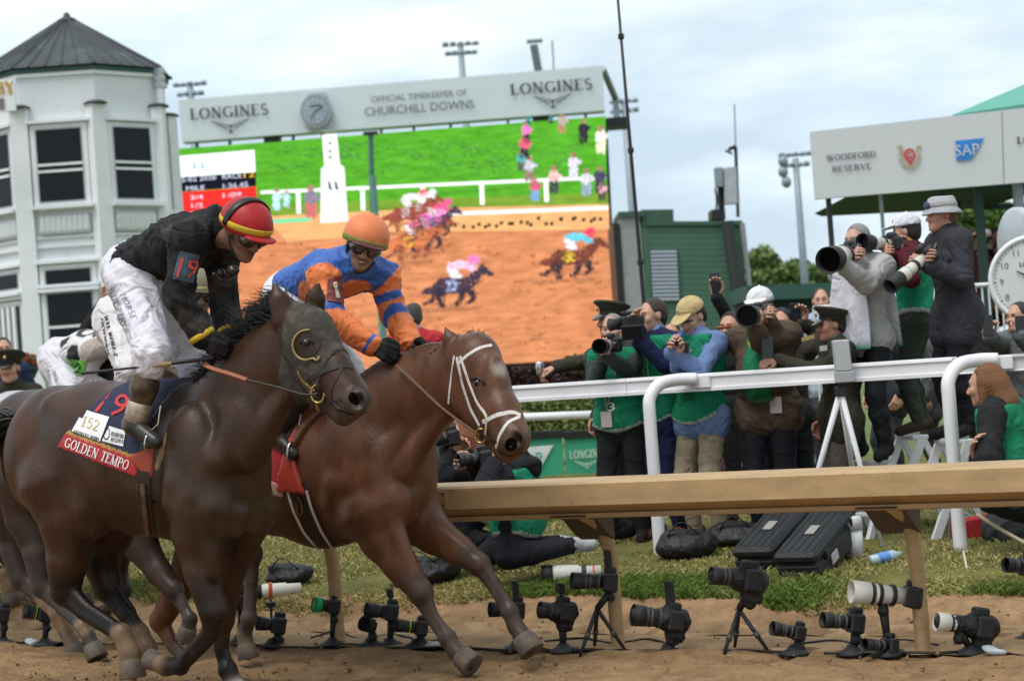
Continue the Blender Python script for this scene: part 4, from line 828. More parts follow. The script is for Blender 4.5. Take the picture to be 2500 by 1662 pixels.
# ------------------------------------------------------------------ green banner boards
def banners():
    Y = 24; M_b = mat('banner_green', (.035, .30, .175), .6, var=.06, nscale=2, bump=.3, bscale=3); k = 0
    for (x0, x1, lab, dy) in ((1040, 1140, 'green banner board half hidden behind the red-haired photographer', 14), (1145, 1372, 'green banner board with white slanted logo', 8), (1378, 1560, 'green banner board with pale winged lettering', 0), (1830, 2100, 'green banner board glimpsed between the legs of the officers', -28)):
        t = Thing('banner_board', lab, 'banner', on_plane((x0+x1)/2, 1168, Y)*V(1, 1, 0)+V(0, 0, .3), 'green banner boards'); s = -.06; mid = (x0+x1)/2
        yy = lambda x, y: y+dy+(x-mid)*s
        t.add('panel', slab([(x0, yy(x0, 1066)), (x1, yy(x1, 1066)), (x1+6, yy(x1, 1163)), (x0+6, yy(x0, 1163))], Y, .04), M_b); t.add('top_frame', slab([(x0-3, yy(x0, 1048)), (x1+3, yy(x1, 1048)), (x1+3, yy(x1, 1066)), (x0-3, yy(x0, 1066))], Y-.03, .12), M_black); t.add('base_frame', slab([(x0-3, yy(x0, 1163)), (x1+3, yy(x1, 1163)), (x1+3, yy(x1, 1170)), (x0-3, yy(x0, 1170))], Y-.03, .2), M_black)
        if k == 1:
            lg = t.add('logo', poly([(1270, 1092), (1351, 1086), (1306, 1166), (1274, 1168)], Y, .02), mat('banner_white', (.62, .66, .66), .6)); t.add('logo_lettering', ptext(sans('SAP'), Y, (1268, 1138), (1325, 1134), 32, .045), M_b, parent=lg)
        if k == 2:
            t.add('lettering', ptext(serif('LONGINES', 1.3), Y, (1391, 1120), (1480, 1114), 20, .03), mat('banner_pale', (.50, .62, .52), .6)); t.add('wing_emblem', pshape(wing(1432, 1124, 60, .06), Y, .03), mat('banner_pale', (.5, .6, .5)))
        k += 1
banners()
# ------------------------------------------------------------------ white octagonal tower
M_tw = mat('tower_white', (.66, .69, .71), .6, var=.05, nscale=1.2, dirt=(.45, .46, .45), dirt_amt=.12, dirt_scale=2); M_tw2 = mat('tower_trim', (.72, .74, .76), .6, var=.04); M_glass = mat('dark_glass', (.005, .008, .012), .12, var=0, spec=.18)
M_roof = mat('roof_metal', (.040, .048, .052), .6, 0.0, var=.3, nscale=1.5, dirt=(.085, .12, .12), dirt_amt=.32, dirt_scale=1.2); M_rtrim = mat('roof_green', (.03, .085, .07), .6)
def tower():
    Y = 40; m = Y/FPX; c = on_plane(178, 255, Y); zz = lambda y: on_plane(190, y, Y)[2]; c = CAM+(c-CAM)*(1+1.9/Y); cx, cy = c[0], c[1]; m = m*(1+1.9/Y)*.985; R = 235*m; ph0 = -20.7
    t = Thing('octagonal_tower', 'white octagonal tower with dark pyramid roof at the left edge', 'building', V(cx, cy, .3))
    vt = lambda k, r, z: V(cx+r*math.sin(math.radians(ph0+45*k)), cy-r*math.cos(math.radians(ph0+45*k)), z)
    def ringwall(nm, r, z0, z1, mt): 
        v = [vt(k, r, z0) for k in range(8)]+[vt(k, r, z1) for k in range(8)]; f = [[k, (k+1) % 8, 8+(k+1) % 8, 8+k] for k in range(8)]+[list(range(8))[::-1], list(range(8, 16))]; return t.add(nm, (np.array(v), f), mt)
    ringwall('wall', R, .3, zz(160), M_tw)
    for y0, y1, dr, mt in ((160, 170, .10, M_rtrim), (171, 180, .07, M_tw2), (502, 512, .06, M_tw2), (515, 519, .04, M_tw2), (572, 578, .05, M_tw2), (592, 600, .07, M_tw2), (626, 634, .09, M_tw2)): ringwall('cornice', R+dr, zz(y1), zz(y0), mt)
    # roof
    ap = V(cx, cy, zz(-6)); RE = 256*m; v = [vt(k, RE, zz(160)+.02) for k in range(8)]+[ap]; rf = t.add('roof', (np.array(v), [[k, (k+1) % 8, 8] for k in range(8)]+[list(range(8))[::-1]]), M_roof)
    for k in range(8):
        a, b = vt(k, RE, zz(160)+.03), vt(k+1, RE, zz(160)+.03)
        for s in np.linspace(0, .8, 5): e = a+(b-a)*s; t.add('seam', tube([e, e+(ap-e)*(.985 if s == 0 else .93-.0*s)], .035 if s == 0 else .018, 4), M_roof, parent=rf)
    t.add('finial', lathe(ap-UP*.12, UP, [(0, .22), (.05, .2), (.12, .06), (.16, .07), (.2, .03)], 10), M_roof, None, True, parent=rf)
    for k in range(-2, 4):
        a, b = vt(k, R, 0), vt(k+1, R, 0); ux = nrm(b-a); L = np.linalg.norm(b-a); on = nrm(np.cross(ux, UP)); on = on if on[1] < 0 else -on
        if on[1] > -.15 : pass
        # corner pilaster with small dark cap
        t.add('pilaster', box(vt(k, R+.02, (zz(255)+.3)/2), (.34, .22, zz(255)-.3), ux, on, UP), M_tw2)
        t.add('pilaster_cap', lathe(vt(k, R+.03, zz(256)), UP, [(0, .23), (.02, .24), (.07, .15), (.09, .03)], 12), mat('cap_lead', (.05, .055, .055), .6), None, True)
        mid = (a+b)/2; w = L-.62
        def opening(yt, yb, nm, bars=(), ww=1.0, door=False):
            z0, z1 = zz(yb), zz(yt); wd = w*ww; q = t.add(nm, box(mid+on*.05+UP*(z0+z1)/2, (wd+.24, .10, z1-z0+.22), ux, on, UP), M_tw2); 
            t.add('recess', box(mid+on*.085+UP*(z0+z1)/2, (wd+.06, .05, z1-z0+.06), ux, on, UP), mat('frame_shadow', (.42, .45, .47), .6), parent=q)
            t.add('pane', box(mid+on*.105+UP*(z0+z1)/2, (wd, .03, z1-z0), ux, on, UP), M_glass, parent=q)
            for yb_ in bars: t.add('sash_bar', box(mid+on*.125+UP*zz(yb_), (wd+.02, .03, .05), ux, on, UP), M_tw2, parent=q)
            t.add('sill', box(mid+on*.13+UP*(z0-.12), (wd+.34, .2, .07), ux, on, UP), M_tw2, parent=q); t.add('head_mould', box(mid+on*.10+UP*(z1+.16), (wd+.36, .16, .06), ux, on, UP), M_tw2, parent=q); return q
        opening(312, 487, 'window', (398, 414)); opening(656, 690, 'transom_window'); 
        if k != -1: opening(714, 900, 'lower_window', (795,))
        else:
            opening(735, 960, 'door', ())
            for s in (-.33, -.11, .11, .33): t.add('door_stile', box(mid+on*.14+ux*s*w+UP*(zz(960)+zz(735))/2, (.10, .05, zz(735)-zz(960)), ux, on, UP), M_tw2)
        for j in range(9): t.add('baluster', lathe(mid+on*.05+ux*((j-4)/9*(w+.1))+UP*zz(568), UP, [(0, .05), (.08, .085), (.2, .065), (.33, .08), (.38, .05)], 8), M_tw, None, True)
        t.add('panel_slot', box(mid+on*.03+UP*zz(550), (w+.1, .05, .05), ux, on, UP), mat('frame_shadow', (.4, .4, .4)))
    # sign on the left face
    sg = t.add('name_board', slab([(-130, 206), (37, 192), (38, 270), (-128, 284)], 39.0, .08), M_tw2)
    t.add('lettering', ptext(serif('DERBY', 1.5), 39.0, (-82, 238), (35, 228), 31, .02), mat('sign_gold', (.50, .30, .05), .5), parent=sg); t.add('dark_mark', poly([(-14, 242), (10, 240), (11, 266), (-13, 268)], 39.0, .02), mat('sign_brown', (.20, .16, .14), .6), parent=sg)
    # gutter bracket clutter at the right corner
    q = vt(2, R+.12, 0); t.add('downpipe', tube([q+UP*zz(172), q+UP*.3], .07, 8), M_tw2)
    for y in (165, 182, 200): t.add('bracket', box(q+UP*zz(y), (.2, .15, .12)), mat('grey_box', (.2, .22, .24)))
    for (px, py, col) in ((10, 440, (.35, .2, .15)),): pass
tower()
# ------------------------------------------------------------------ pavilion with sponsor board
def pavilion():
    Y = 26; t = Thing('pavilion', 'open pavilion with white sponsor board and teal tent roof at the right', 'pavilion', on_plane(2300, 1160, Y)*V(1, 1, 0)+V(0, 0, .3)); m = Y/FPX
    bd = t.add('sponsor_board', slab([(1980, 322), (2560, 257), (2566, 440), (1992, 486)], Y, .12), mat('board_white', (.58, .60, .62), .5, var=.03)); ink = mat('board_ink', (.17, .18, .20), .6)
    T = lambda s, a, b, h, mt=ink: t.add('lettering', ptext(serif(s, 1.2), Y, a, b, h, .02), mt, parent=bd)
    T('WOODFORD', (2019, 394), (2139, 383), 15); T('RESERVE', (2033, 420), (2128, 412), 14); T('LONGINES', (2484, 352), (2620, 340), 18, M_signink)
    gold, red = mat('emblem_gold', (.42, .34, .22), .5), mat('emblem_red', (.55, .05, .07), .5)
    arc = lambda cx, cy, r, a0, a1, w, n=14: ([(cx+(r+s)*math.cos(math.radians(a0+(a1-a0)*i/n)), cy+(r+s)*1.15*math.sin(math.radians(a0+(a1-a0)*i/n))) for i in range(n+1) for s in (-w, w)], [[2*i, 2*i+1, 2*i+3, 2*i+2] for i in range(n)])
    hs = t.add('horseshoe_emblem', pshape(arc(2221, 381, 23, -40, 220, 3.5), Y, .02), gold, parent=bd)
    for x in (2197, 2244): t.add('horseshoe_emblem', poly([(x-6, 356), (x+6, 355), (x+6, 362), (x-6, 363)], Y, .02), gold, parent=bd)
    t.add('rose_emblem', pshape(arc(2221, 379, 12, 0, 360, 2.5), Y, .02), red, parent=bd); t.add('rose_emblem', pshape(arc(2221, 379, 6, 0, 300, 2), Y, .02), red, parent=bd); t.add('rose_emblem', poly([(2218, 391), (2226, 390), (2230, 406), (2222, 404)], Y, .02), red, parent=bd)
    lg = t.add('blue_logo', poly([(2333, 344), (2404, 337), (2372, 390), (2335, 394)], Y, .02), mat('logo_blue', (.03, .22, .62), .5), parent=bd); t.add('logo_lettering', ptext(sans('SAP'), Y, (2334, 382), (2392, 376), 27, .04), mat('board_white', (.6, .6, .6)), parent=lg)
    t.add('board_joint', slab([(2445, 271), (2446.5, 271), (2452, 452), (2450.5, 452)], Y-.005, .01), ink, parent=bd)
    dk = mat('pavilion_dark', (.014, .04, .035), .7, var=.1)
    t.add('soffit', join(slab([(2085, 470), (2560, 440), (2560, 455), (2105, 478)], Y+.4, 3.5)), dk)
    # tent roof
    a, b = on_plane(2325, 281, Y+.5), on_plane(2700, 225, Y+.5); ap = on_plane(2680, 130, Y+4); v = [a, b, ap, on_plane(2345, 300, Y+6)]; t.add('tent_roof', (np.array([*v, *[q-UP*.06 for q in v]]), [[0, 1, 2], [3, 0, 2], [4, 6, 5], [7, 6, 4], [0, 4, 5, 1], [0, 3, 7, 4]]), mat('teal_canvas', (.10, .33, .26), .7, var=.06))
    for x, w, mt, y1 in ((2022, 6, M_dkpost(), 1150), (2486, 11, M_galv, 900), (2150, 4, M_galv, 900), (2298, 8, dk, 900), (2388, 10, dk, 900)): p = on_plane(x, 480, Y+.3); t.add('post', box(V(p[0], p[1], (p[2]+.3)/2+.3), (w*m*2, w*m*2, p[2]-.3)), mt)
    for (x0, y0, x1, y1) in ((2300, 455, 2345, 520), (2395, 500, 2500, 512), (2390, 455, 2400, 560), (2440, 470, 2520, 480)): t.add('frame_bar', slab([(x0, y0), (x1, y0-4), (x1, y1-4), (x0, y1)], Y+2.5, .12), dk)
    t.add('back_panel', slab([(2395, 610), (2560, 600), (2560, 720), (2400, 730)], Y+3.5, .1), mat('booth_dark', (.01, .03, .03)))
def M_dkpost(): return mat('dark_post', (.03, .035, .035), .6)
pavilion()
def bigclock():
    Y = 15.5; t = Thing('sidewalk_clock', 'large round white clock at the right edge', 'clock', on_plane(2528, 1300, Y)*V(1, 1, 0)+V(0, 0, .3)); c = on_plane(2526, 682, Y); m = Y/FPX; R = 110*m; n = nrm(V(-.30, -1, 0)); X = nrm(np.cross(UP, n))*-1; X = X if X[0] > 0 else -X
    roll = lambda a, r, o=.0: c+n*o+r*(math.sin(a)*X+math.cos(a)*UP)
    cs = t.add('case', lathe(c+n*-.09, n, [(0, R*.93), (.02, R), (.15, R), (.175, R*.97), (.18, R*.90), (.155, R*.88)], 40, True), M_wht, None, True); t.add('dial', disc(c+n*.075, n, R*.89, 40), mat('dial_white', (.62, .64, .64), .4, var=.02), parent=cs)
    for k in range(12):
        a = 2*math.pi*k/12; s = str(12 if k == 0 else k); vf = sans(s); w_ = vf[0][:, 0].max(); h = .048; o = roll(a, R*.70, .078); t.add('numeral', flat_text(vf, o-X*w_*h/2-UP*h/2, X, UP, h, n, .001), M_greyclock(), parent=cs)
    for k in range(60): a = 2*math.pi*k/60; t.add('minute_mark', tube([roll(a, R*.82, .078), roll(a, R*(.86 if k % 5 else .88), .078)], .002 if k % 5 else .004, 4), M_greyclock(), parent=cs)
    t.add('lettering', flat_text(serif('LONGINES', 1.2), c+n*.08-X*.10+UP*R*.30, X, UP, .032, n, 0, .2), M_ink2(), parent=cs)
    for a, L, w in ((math.radians(205), .62, .009), (math.radians(300), .42, .011)): t.add('clock_hand', tube([roll(a+math.pi, .06, .088), roll(a, R*L, .088)], [w, w*.4], 5), M_ink2(), parent=cs)
    t.add('hub', sphere(roll(0, 0, .088), .018, 10, 6), M_ink2(), None, True, parent=cs)
    t.add('back_dial', lathe(on_plane(2500, 590, Y+.5), nrm(V(-.9, -.3, 0)), [(0, R*.75), (.03, R*.8), (.07, R*.8), (.09, R*.72)], 32), mat('grey_disc', (.40, .44, .47), .4), None, True)
    t.add('post', tube([V(c[0], c[1], .3), c-UP*R], .07, 12), M_wht, None, True)
def M_greyclock(): return mat('numeral_grey', (.16, .18, .18), .5)
def M_ink2(): return mat('dark_print', (.02, .02, .03), .7)
bigclock()
def left_bits():
    Y = 33; b = on_plane(64, 1010, Y); t = Thing('flower_urn', 'dark iron urn with red flowers beside the white tower', 'urn', V(b[0], b[1], .3)); m = Y/FPX; c = on_plane(62, 930, Y); iron = mat('iron', (.02, .028, .032), .5, var=.2)
    t.add('bowl', lathe(c-UP*.05, UP, [(0, .06), (.03, .07), (.10, .16), (.2, .21), (.24, .25), (.27, .25), (.27, .2)], 18), iron, None, True); t.add('stem', lathe(V(c[0], c[1], .3), UP, [(0, .22), (.1, .22), (.13, .14), (c[2]-.42, .12), (c[2]-.38, .06), (c[2]-.3, .06)], 14), iron, None, True)
    r = np.random.default_rng(9); v, f, cc = [], [], []
    for i in range(900):
        p = c+UP*.30+nrm(r.normal(size=3))*V(.24, .24, .16)*r.uniform(.4, 1); a = nrm(r.normal(size=3)); bb = nrm(np.cross(a, r.normal(size=3))); s = r.uniform(.015, .035); k = len(v); v += [p-a*s, p+bb*s, p+a*s, p-bb*s]; f.append([k, k+1, k+2, k+3]); cc += [V(.40, .05, .03) if r.uniform() < .3 else V(.07, .11, .03)*r.uniform(.6, 1.3)]*4
    t.add('flowers', (np.array(v), f), mat('leaves', vcol=True), np.array(cc))
    s = Thing('white_steps', 'white sloping stair rail below the flower urn', 'stairs', on_plane(60, 1040, 24)*V(1, 1, 0)+V(0, 0, .3)); s.add('stringer', slab([(30, 940), (46, 945), (98, 985), (98, 1030), (30, 1030)], 24, .3), M_wht2); s.add('hand_rail', tube([on_plane(36, 940, 24), on_plane(96, 985, 23.8)], .03, 8), M_wht)
left_bits()
# ------------------------------------------------------------------ people
SKIN = (0.46, 0.26, 0.18); SKIN_D = (0.20, 0.105, 0.065)
def hframe(fw, up):
    fw = nrm(fw); rt = nrm(np.cross(fw, up)); up = np.cross(rt, fw); return rt, fw, up
def head_parts(c, fw, up, s, skin, neck_to):
    rt, fw, up = hframe(fw, up); A = np.array([rt, fw, up]); w = lambda x, y, z: c+s*(x*rt+y*fw+z*up); lip = tuple(np.array(skin)*V(.75, .5, .5))
    pr = [ell(w(0, -.014, .038), V(.076, .096, .086)*s, A, .02, skin), cone(w(0, .028, .0), w(0, .045, -.07), .066*s, .047*s, .03, skin, rt, 1.05), ell(w(0, .030, -.062), V(.056, .06, .046)*s, A, .03, skin),
          ell(w(0, .078, -.098), V(.024, .02, .018)*s, A, .03, skin), cone(w(0, .094, .012), w(0, .115, -.028), .009*s, .0165*s, .012, skin), ell(w(0, .078, .030), V(.052, .02, .015)*s, A, .02, skin),
          ell(w(.04, .066, -.022), .028*s, None, .02, skin), ell(w(-.04, .066, -.022), .028*s, None, .02, skin), ell(w(.018, .104, -.032), .009*s, None, .008, skin), ell(w(-.018, .104, -.032), .009*s, None, .008, skin),
          ell(w(.079, -.008, -.002), V(.011, .022, .032)*s, A, .01, skin), ell(w(-.079, -.008, -.002), V(.011, .022, .032)*s, A, .01, skin), cone(w(0, -.03, -.055), neck_to, .056*s, .062*s, .03, skin),
          ell(w(.031, .101, .009), V(.018, .016, .012)*s, A, .012, skin, True), ell(w(-.031, .101, .009), V(.018, .016, .012)*s, A, .012, skin, True),
          ell(w(0, .094, -.056), V(.024, .012, .006)*s, A, .006, lip), ell(w(0, .091, -.068), V(.021, .012, .007)*s, A, .006, lip)]
    return pr, w, A
def hand_prims(wr, d, n, side, skin, curl=0.6, s=1.0, spread=0.12, thumb=0.5):
    """d: finger direction, n: palm normal, side +1 thumb toward cross(d, n)"""
    d = nrm(d); n = nrm(n-(n@d)*d); t = np.cross(d, n)*side; pr = []
    for i in range(4):
        o = (i-1.5)*0.021*s; kn = wr+d*0.088*s*(1-0.05*abs(i-2.2))-t*o; pr.append(cone(wr+d*0.01*s-t*o*0.6, kn, 0.016*s, 0.0115*s, 0.012, skin))
        L = [.046, .05, .047, .037][i]*s; a = 0.0; p = kn; dd = nrm(d-t*spread*(i-1.5)*0.6)
        for b, f in enumerate((1.0, .75, .6)):
            a += curl*(0.9 if b == 0 else 1.1); q = p+(math.cos(a)*dd+math.sin(a)*n)*L*f; pr.append(cone(p, q, (0.0105-0.001*b)*s, (0.0095-0.001*b)*s, 0.006, skin)); p = q
    b0 = wr+d*0.025*s+t*0.026*s+n*0.008*s; b1 = b0+(d*0.6+t*0.65+n*0.35*thumb)*0.045*s; b2 = b1+nrm(d*0.9+t*0.1+n*0.6*thumb)*0.034*s; b3 = b2+nrm(d+n*1.0*thumb-t*.2)*0.026*s
    pr += [cone(b0, b1, .016*s, .0125*s, .012, skin), cone(b1, b2, .0115*s, .0105*s, .006, skin), cone(b2, b3, .0105*s, .008*s, .006, skin)]
    return pr
def body_prims(J, s=1.0):
    """torso, arms, legs as groups of prims (bare radii in metres)"""
    G = {}; fc = J['face']; lat = nrm(J['shR']-J['shL']); spn = nrm(J['nk']-J['pv']); fc2 = nrm(np.cross(spn, lat)); fat = J.get('fat', 1.0)
    ch = J['pv']+(J['nk']-J['pv'])*0.68; wa = J['pv']+(J['nk']-J['pv'])*0.36; bel = fc2 if fc2@fc > 0 else -fc2
    G['torso'] = [cone(J['pv'], wa, .150*s*fat, .138*s*fat, .05, None, fc2, 1.35), cone(wa, ch, .138*s*fat, .165*s*fat, .05, None, fc2, 1.45), cone(ch, J['nk']-spn*0.05*s, .165*s*fat, .10*s, .05, None, fc2, 1.4),
                  cone(J['shL'], J['nk'], .058*s, .06*s, .05), cone(J['shR'], J['nk'], .058*s, .06*s, .05), cone(J['shL'], ch, .06*s, .10*s, .05, None, fc2, 1.2), cone(J['shR'], ch, .06*s, .10*s, .05, None, fc2, 1.2)]
    if fat > 1.05: G['torso'].append(ell(wa+bel*0.06*s, V(.16, .16, .17)*s*fat, None, .06))
    for k in 'LR':
        G['arm'+k] = [cone(J['sh'+k], J['el'+k], .056*s, .045*s, .03), cone(J['el'+k], J['wr'+k], .046*s, .029*s, .02)]
        G['leg'+k] = [cone(J['hp'+k], J['kn'+k], .088*s*min(fat, 1.15), .057*s, .04), cone(J['kn'+k], J['kn'+k]+(J['an'+k]-J['kn'+k])*.35, .055*s, .056*s, .03), cone(J['kn'+k]+(J['an'+k]-J['kn'+k])*.35, J['an'+k], .056*s, .037*s, .03)]
        G['foot'+k] = [cone(J['an'+k], J['to'+k], .04*s, .032*s, .02), cone(J['an'+k], J['an'+k]-nrm(J['to'+k]-J['an'+k])*.035*s-UP*0.03*s*0, .04*s, .036*s, .02)]
    G['hips'] = [cone(J['hpL'], J['hpR'], .105*s*fat, .105*s*fat, .05), cone(J['pv'], (J['hpL']+J['hpR'])/2, .13*s*fat, .12*s*fat, .05, None, fc2, 1.2)]
    return G
def colr(pr, col): return [dict(p, col=col) for p in pr]
def ik(a, c, la, lb, pole):
    a, c = np.asarray(a, float), np.asarray(c, float); d = c-a; L = np.linalg.norm(d); L2 = min(L, (la+lb)*0.995); c = a+nrm(d)*L2; dn = nrm(d)
    x = (la*la-lb*lb+L2*L2)/(2*L2); h = math.sqrt(max(0, la*la-x*x)); pole = np.asarray(pole, float); pp = nrm(pole-(pole@dn)*dn); return a+dn*x+pp*h, c
def stand(feet, face, H=1.75, lean=0.0, look=None, handR=None, handL=None, stance=0.12, stride=0.0, tilt=0.0, roll=0.0, poleR=None, poleL=None, pelvis=None, fat=1.0, bend=0.0, shrug=0.0):
    """a standing figure. feet: ground point; face: horizontal heading; hands: world targets"""
    s = H/1.75; f = nrm(V(face[0], face[1], 0)); r = nrm(np.cross(f, UP)); J = dict(face=f, s=s, fat=fat)
    pv = np.asarray(feet, float)+UP*(0.95-bend)*s-f*0.02*s
    if pelvis is not None: pv = np.asarray(pelvis, float)
    up = nrm(UP*math.cos(lean)+f*math.sin(lean)+r*math.sin(roll)); J['pv'] = pv; J['nk'] = pv+up*0.53*s
    fl = np.asarray(look, float) if look is not None else f; fl = nrm(fl); J['hf'] = fl; J['hu'] = nrm(UP+r*tilt*0.0+f*0); J['hd'] = J['nk']+up*0.135*s+fl*0.03*s+UP*0.02*s
    for k, sg in (('R', 1), ('L', -1)):
        J['sh'+k] = J['nk']+r*sg*0.185*s-up*(0.055-shrug)*s; J['hp'+k] = pv+r*sg*0.095*s-UP*0.05*s
        an = np.asarray(feet, float)+r*sg*stance*s+f*stride*sg*0.5+UP*0.075*s
        J['kn'+k], J['an'+k] = ik(J['hp'+k], an, 0.43*s, 0.42*s, f+r*sg*0.1); J['to'+k] = J['an'+k]+(f+r*sg*0.2)*0.16*s-UP*0.045*s
        hd = handR if k == 'R' else handL; pole = poleR if k == 'R' else poleL
        if hd is None: hd = J['sh'+k]-UP*0.52*s+r*sg*0.09*s+f*0.08*s
        J['el'+k], J['wr'+k] = ik(J['sh'+k], hd, 0.30*s, 0.27*s, pole if pole is not None else (-UP*0.9+r*sg*0.5-f*0.3))
    return J
M_eye = mat('eye_dark', (0.006, 0.004, 0.003), 0.08, var=0, spec=0.8)
def figure(t, J, W, res=0.014, hres=0.0075):
    """W: clothing. Makes body plus clothing children of thing t"""
    s = J.get('s', 1.0); G = body_prims(J, s); skin = W.get('skin', SKIN); sk = W.get('skinmat', M_skin); out = {}
    hp, w, A = head_parts(J['hd'], J['hf'], J['hu'], s*W.get('hscale', 1.0), skin, J['nk']-nrm(J['nk']-J['pv'])*0.02)
    hair = W.get('hair')
    paint = []
    if hair: paint = [ell(w(.032, .092, .028), V(.021, .02, .0055)*s, A, col=tuple(np.array(hair)*.8)), ell(w(-.032, .092, .028), V(.021, .02, .0055)*s, A, col=tuple(np.array(hair)*.8))]
    if W.get('beard'): paint += [dict(ell(w(0, .06, -.085), V(.07, .07, .045)*s, A, col=W['beard']), mix=.6)]
    ph = net(hp, hres, .02, 0, paint)
    rest = [p for k in ('torso', 'armL', 'armR', 'legL', 'legR', 'footL', 'footR', 'hips') for p in G[k]]
    pb = net(colr(rest, skin), 0.026, .04, -0.006)
    parts = [ph, pb]
    hands = {}
    for k, sg in (('L', -1), ('R', 1)):
        d = J.get('hd'+k); 
        if d is None: d = nrm(J['wr'+k]-J['el'+k])
        n = J.get('hn'+k)
        if n is None: n = nrm(np.cross(d, UP)*-sg*1.0) if abs(nrm(d)[2]) < .95 else -nrm(J['shR']-J['shL'])*sg
        hs = J.get('side'+k, 1)
        hpz = hand_prims(J['wr'+k], d, n, hs, skin, J.get('curl'+k, 0.55), s*W.get('handscale', 1.05), thumb=J.get('thumb'+k, .5)); hands[k] = hpz
        if not W.get('gloves'): parts.append(net(hpz+[dict(G['arm'+k][1], col=skin, ra=.035*s, rb=.027*s, a=J['wr'+k]+(J['el'+k]-J['wr'+k])*0.25)], 0.0068, .01))
    V_, F_, n0 = [], [], 0
    for q in parts: V_.append(q[0]); F_ += (np.asarray(q[1])+n0).tolist(); n0 += len(q[0])
    out['body'] = t.add('body', (np.vstack(V_), F_), sk, np.vstack([q[2] for q in parts]), True)
    if W.get('eyes', True):
        for sg in (-1, 1): t.add('eye', sphere(w(sg*.031, .0885, .008), V(.0135, .008, .0062)*s, 8, 5, A), M_eye, None, True, parent=out['body'])
    if hair and W.get('hairstyle', 'short') != 'none':
        st = W.get('hairstyle', 'short')
        hpz = [ell(w(0, -.024, .045), V(.084, .098, .088)*s, A, .02, hair), ell(w(0, -.06, -.01), V(.074, .06, .075)*s, A, .03, hair)]
        if st == 'long': hpz += chain([w(0, -.07, .0), w(.0, -.10, -.12), w(0.02, -.10, -.26)], [.075*s, .075*s, .05*s], .03, hair, A[0], .8)
        if st == 'long': hpz += [cone(w(.07, .0, .02), w(.085, .01, -.16), .03*s, .03*s, .03, hair), cone(w(-.07, .0, .02), w(-.085, .01, -.16), .03*s, .03*s, .03, hair)]
        def cut(X):
            q = (X-w(0, 0, 0))@A.T/s; return (np.maximum(np.minimum(q[..., 1]-.052-0.25*(q[..., 2]-.09), .9), np.minimum(-(q[..., 2]-.022), q[..., 1]+.012))*s) if st != 'long' else (np.minimum(q[..., 1]-.03, -(q[..., 2]-.075)+0.0)*0+np.where(q[..., 2] > .07, q[..., 1]-.07, q[..., 1]-.03))*s
        z = net(hpz, hres, .02, 0, (), cut); t.add('hair', (z[0]+fold(z[0], .004), z[1]), mat('hair', rough=.6, vcol=True, var=.35, nscale=60, bump=.6, bscale=120), z[2], True)
    # trousers
    if W.get('trousers') is not None:
        col = W['trousers']; pr = colr(G['hips']+(G['legL']+G['legR'] if W.get('tname')!='breeches' else [G['legL'][0], G['legR'][0]]+[cone(J['kn'+k_], J['kn'+k_]+(J['an'+k_]-J['kn'+k_])*.16, .058*s, .046*s, .03) for k_ in 'LR']), col); z = net(pr, res, .05, W.get('tloose', .016), W.get('tpaint', ()), None, .013 if W.get('tname') == 'breeches' else .007); out['trousers'] = t.add(W.get('tname', 'trousers'), z[:2], W.get('tmat', M_cloth), z[2], True)
    if W.get('shoes') is not None:
        for k in 'LR':
            z = net(colr(G['foot'+k], W['shoes']), .011, .02, .008); t.add('shoe', z[:2], M_cloth, z[2], True)
    if W.get('top') is not None:
        col = W['top']; pr = colr(G['torso'] if W.get('long', True) else [dict(G['torso'][0], a=J['pv']+(J['nk']-J['pv'])*.16)]+G['torso'][1:], col)
        if W.get('long', True): pr += colr(G['hips'][:2], col)
        if W.get('skirt'):
            pr += colr([cone(J['hp'+k_], J['hp'+k_]+(J['kn'+k_]-J['hp'+k_])*W['skirt']*2, .108*s*J.get('fat', 1), .106*s*J.get('fat', 1), .06) for k_ in 'LR'], col)
        for k in 'LR':
            a = G['arm'+k]
            if W.get('sleeve', 'long') == 'long': pr += colr([a[0], dict(a[1], rb=.036*s, b=a[1]['b']-(a[1]['b']-a[1]['a'])*0.04)], W.get('sleevecol', col))
            else: pr += colr([dict(a[0], b=a[0]['a']+(a[0]['b']-a[0]['a'])*.6)], col)
        z = net(pr, res, .045, W.get('loose', .016), W.get('paint', ()), None, W.get('fold', .0065)); out['top'] = t.add(W.get('topname', 'jacket'), z[:2], W.get('topmat', M_cloth), z[2], True)
    if W.get('collar') is not None:
        z = net([cone(J['nk']-nrm(J['nk']-J['pv'])*.03, J['nk']+(J['hd']-J['nk'])*.32, .078*s, .068*s, .02, W['collar'])], .011, .02, .006); t.add('collar', z[:2], M_cloth, z[2], True)
    if W.get('vest') is not None:
        col = W['vest']; lat = nrm(J['shR']-J['shL']); mid = (J['shR']+J['shL'])/2; hw = np.linalg.norm(J['shR']-J['shL'])/2
        spn = nrm(J['nk']-J['pv']); lo = W.get('vestlow', -0.10)*s
        pr = colr(G['torso']+G['hips'], col)
        def cut(X):
            q = X-mid; return np.maximum(np.maximum(np.abs(q@lat)-hw*W.get('vestw', 1.10), -((X-J['pv'])@spn)+lo+.05*s*(np.abs(q@lat)/hw)**2), (X-J['nk'])@spn-.015*s)
        z = net(pr, res, .05, W.get('vloose', .046), (), cut, .008); cc = z[2]
        q = z[0]-mid; u = np.abs(q@lat); low = (z[0]-J['pv'])@spn-.05*s*(u/hw)**2; edge = low < lo+.020; cc[edge] = W.get('vesttrim', (.5, .52, .52))
        out['vest'] = t.add(W.get('vestname', 'bib'), z[:2], M_cloth, cc, True)
    if W.get('gloves'):
        for k in 'LR':
            z = net(colr(hands[k], W['gloves']), .0068, .012, .003); out['glove'+k] = t.add('glove', z[:2], M_cloth, z[2], True)
    hat = W.get('hat')
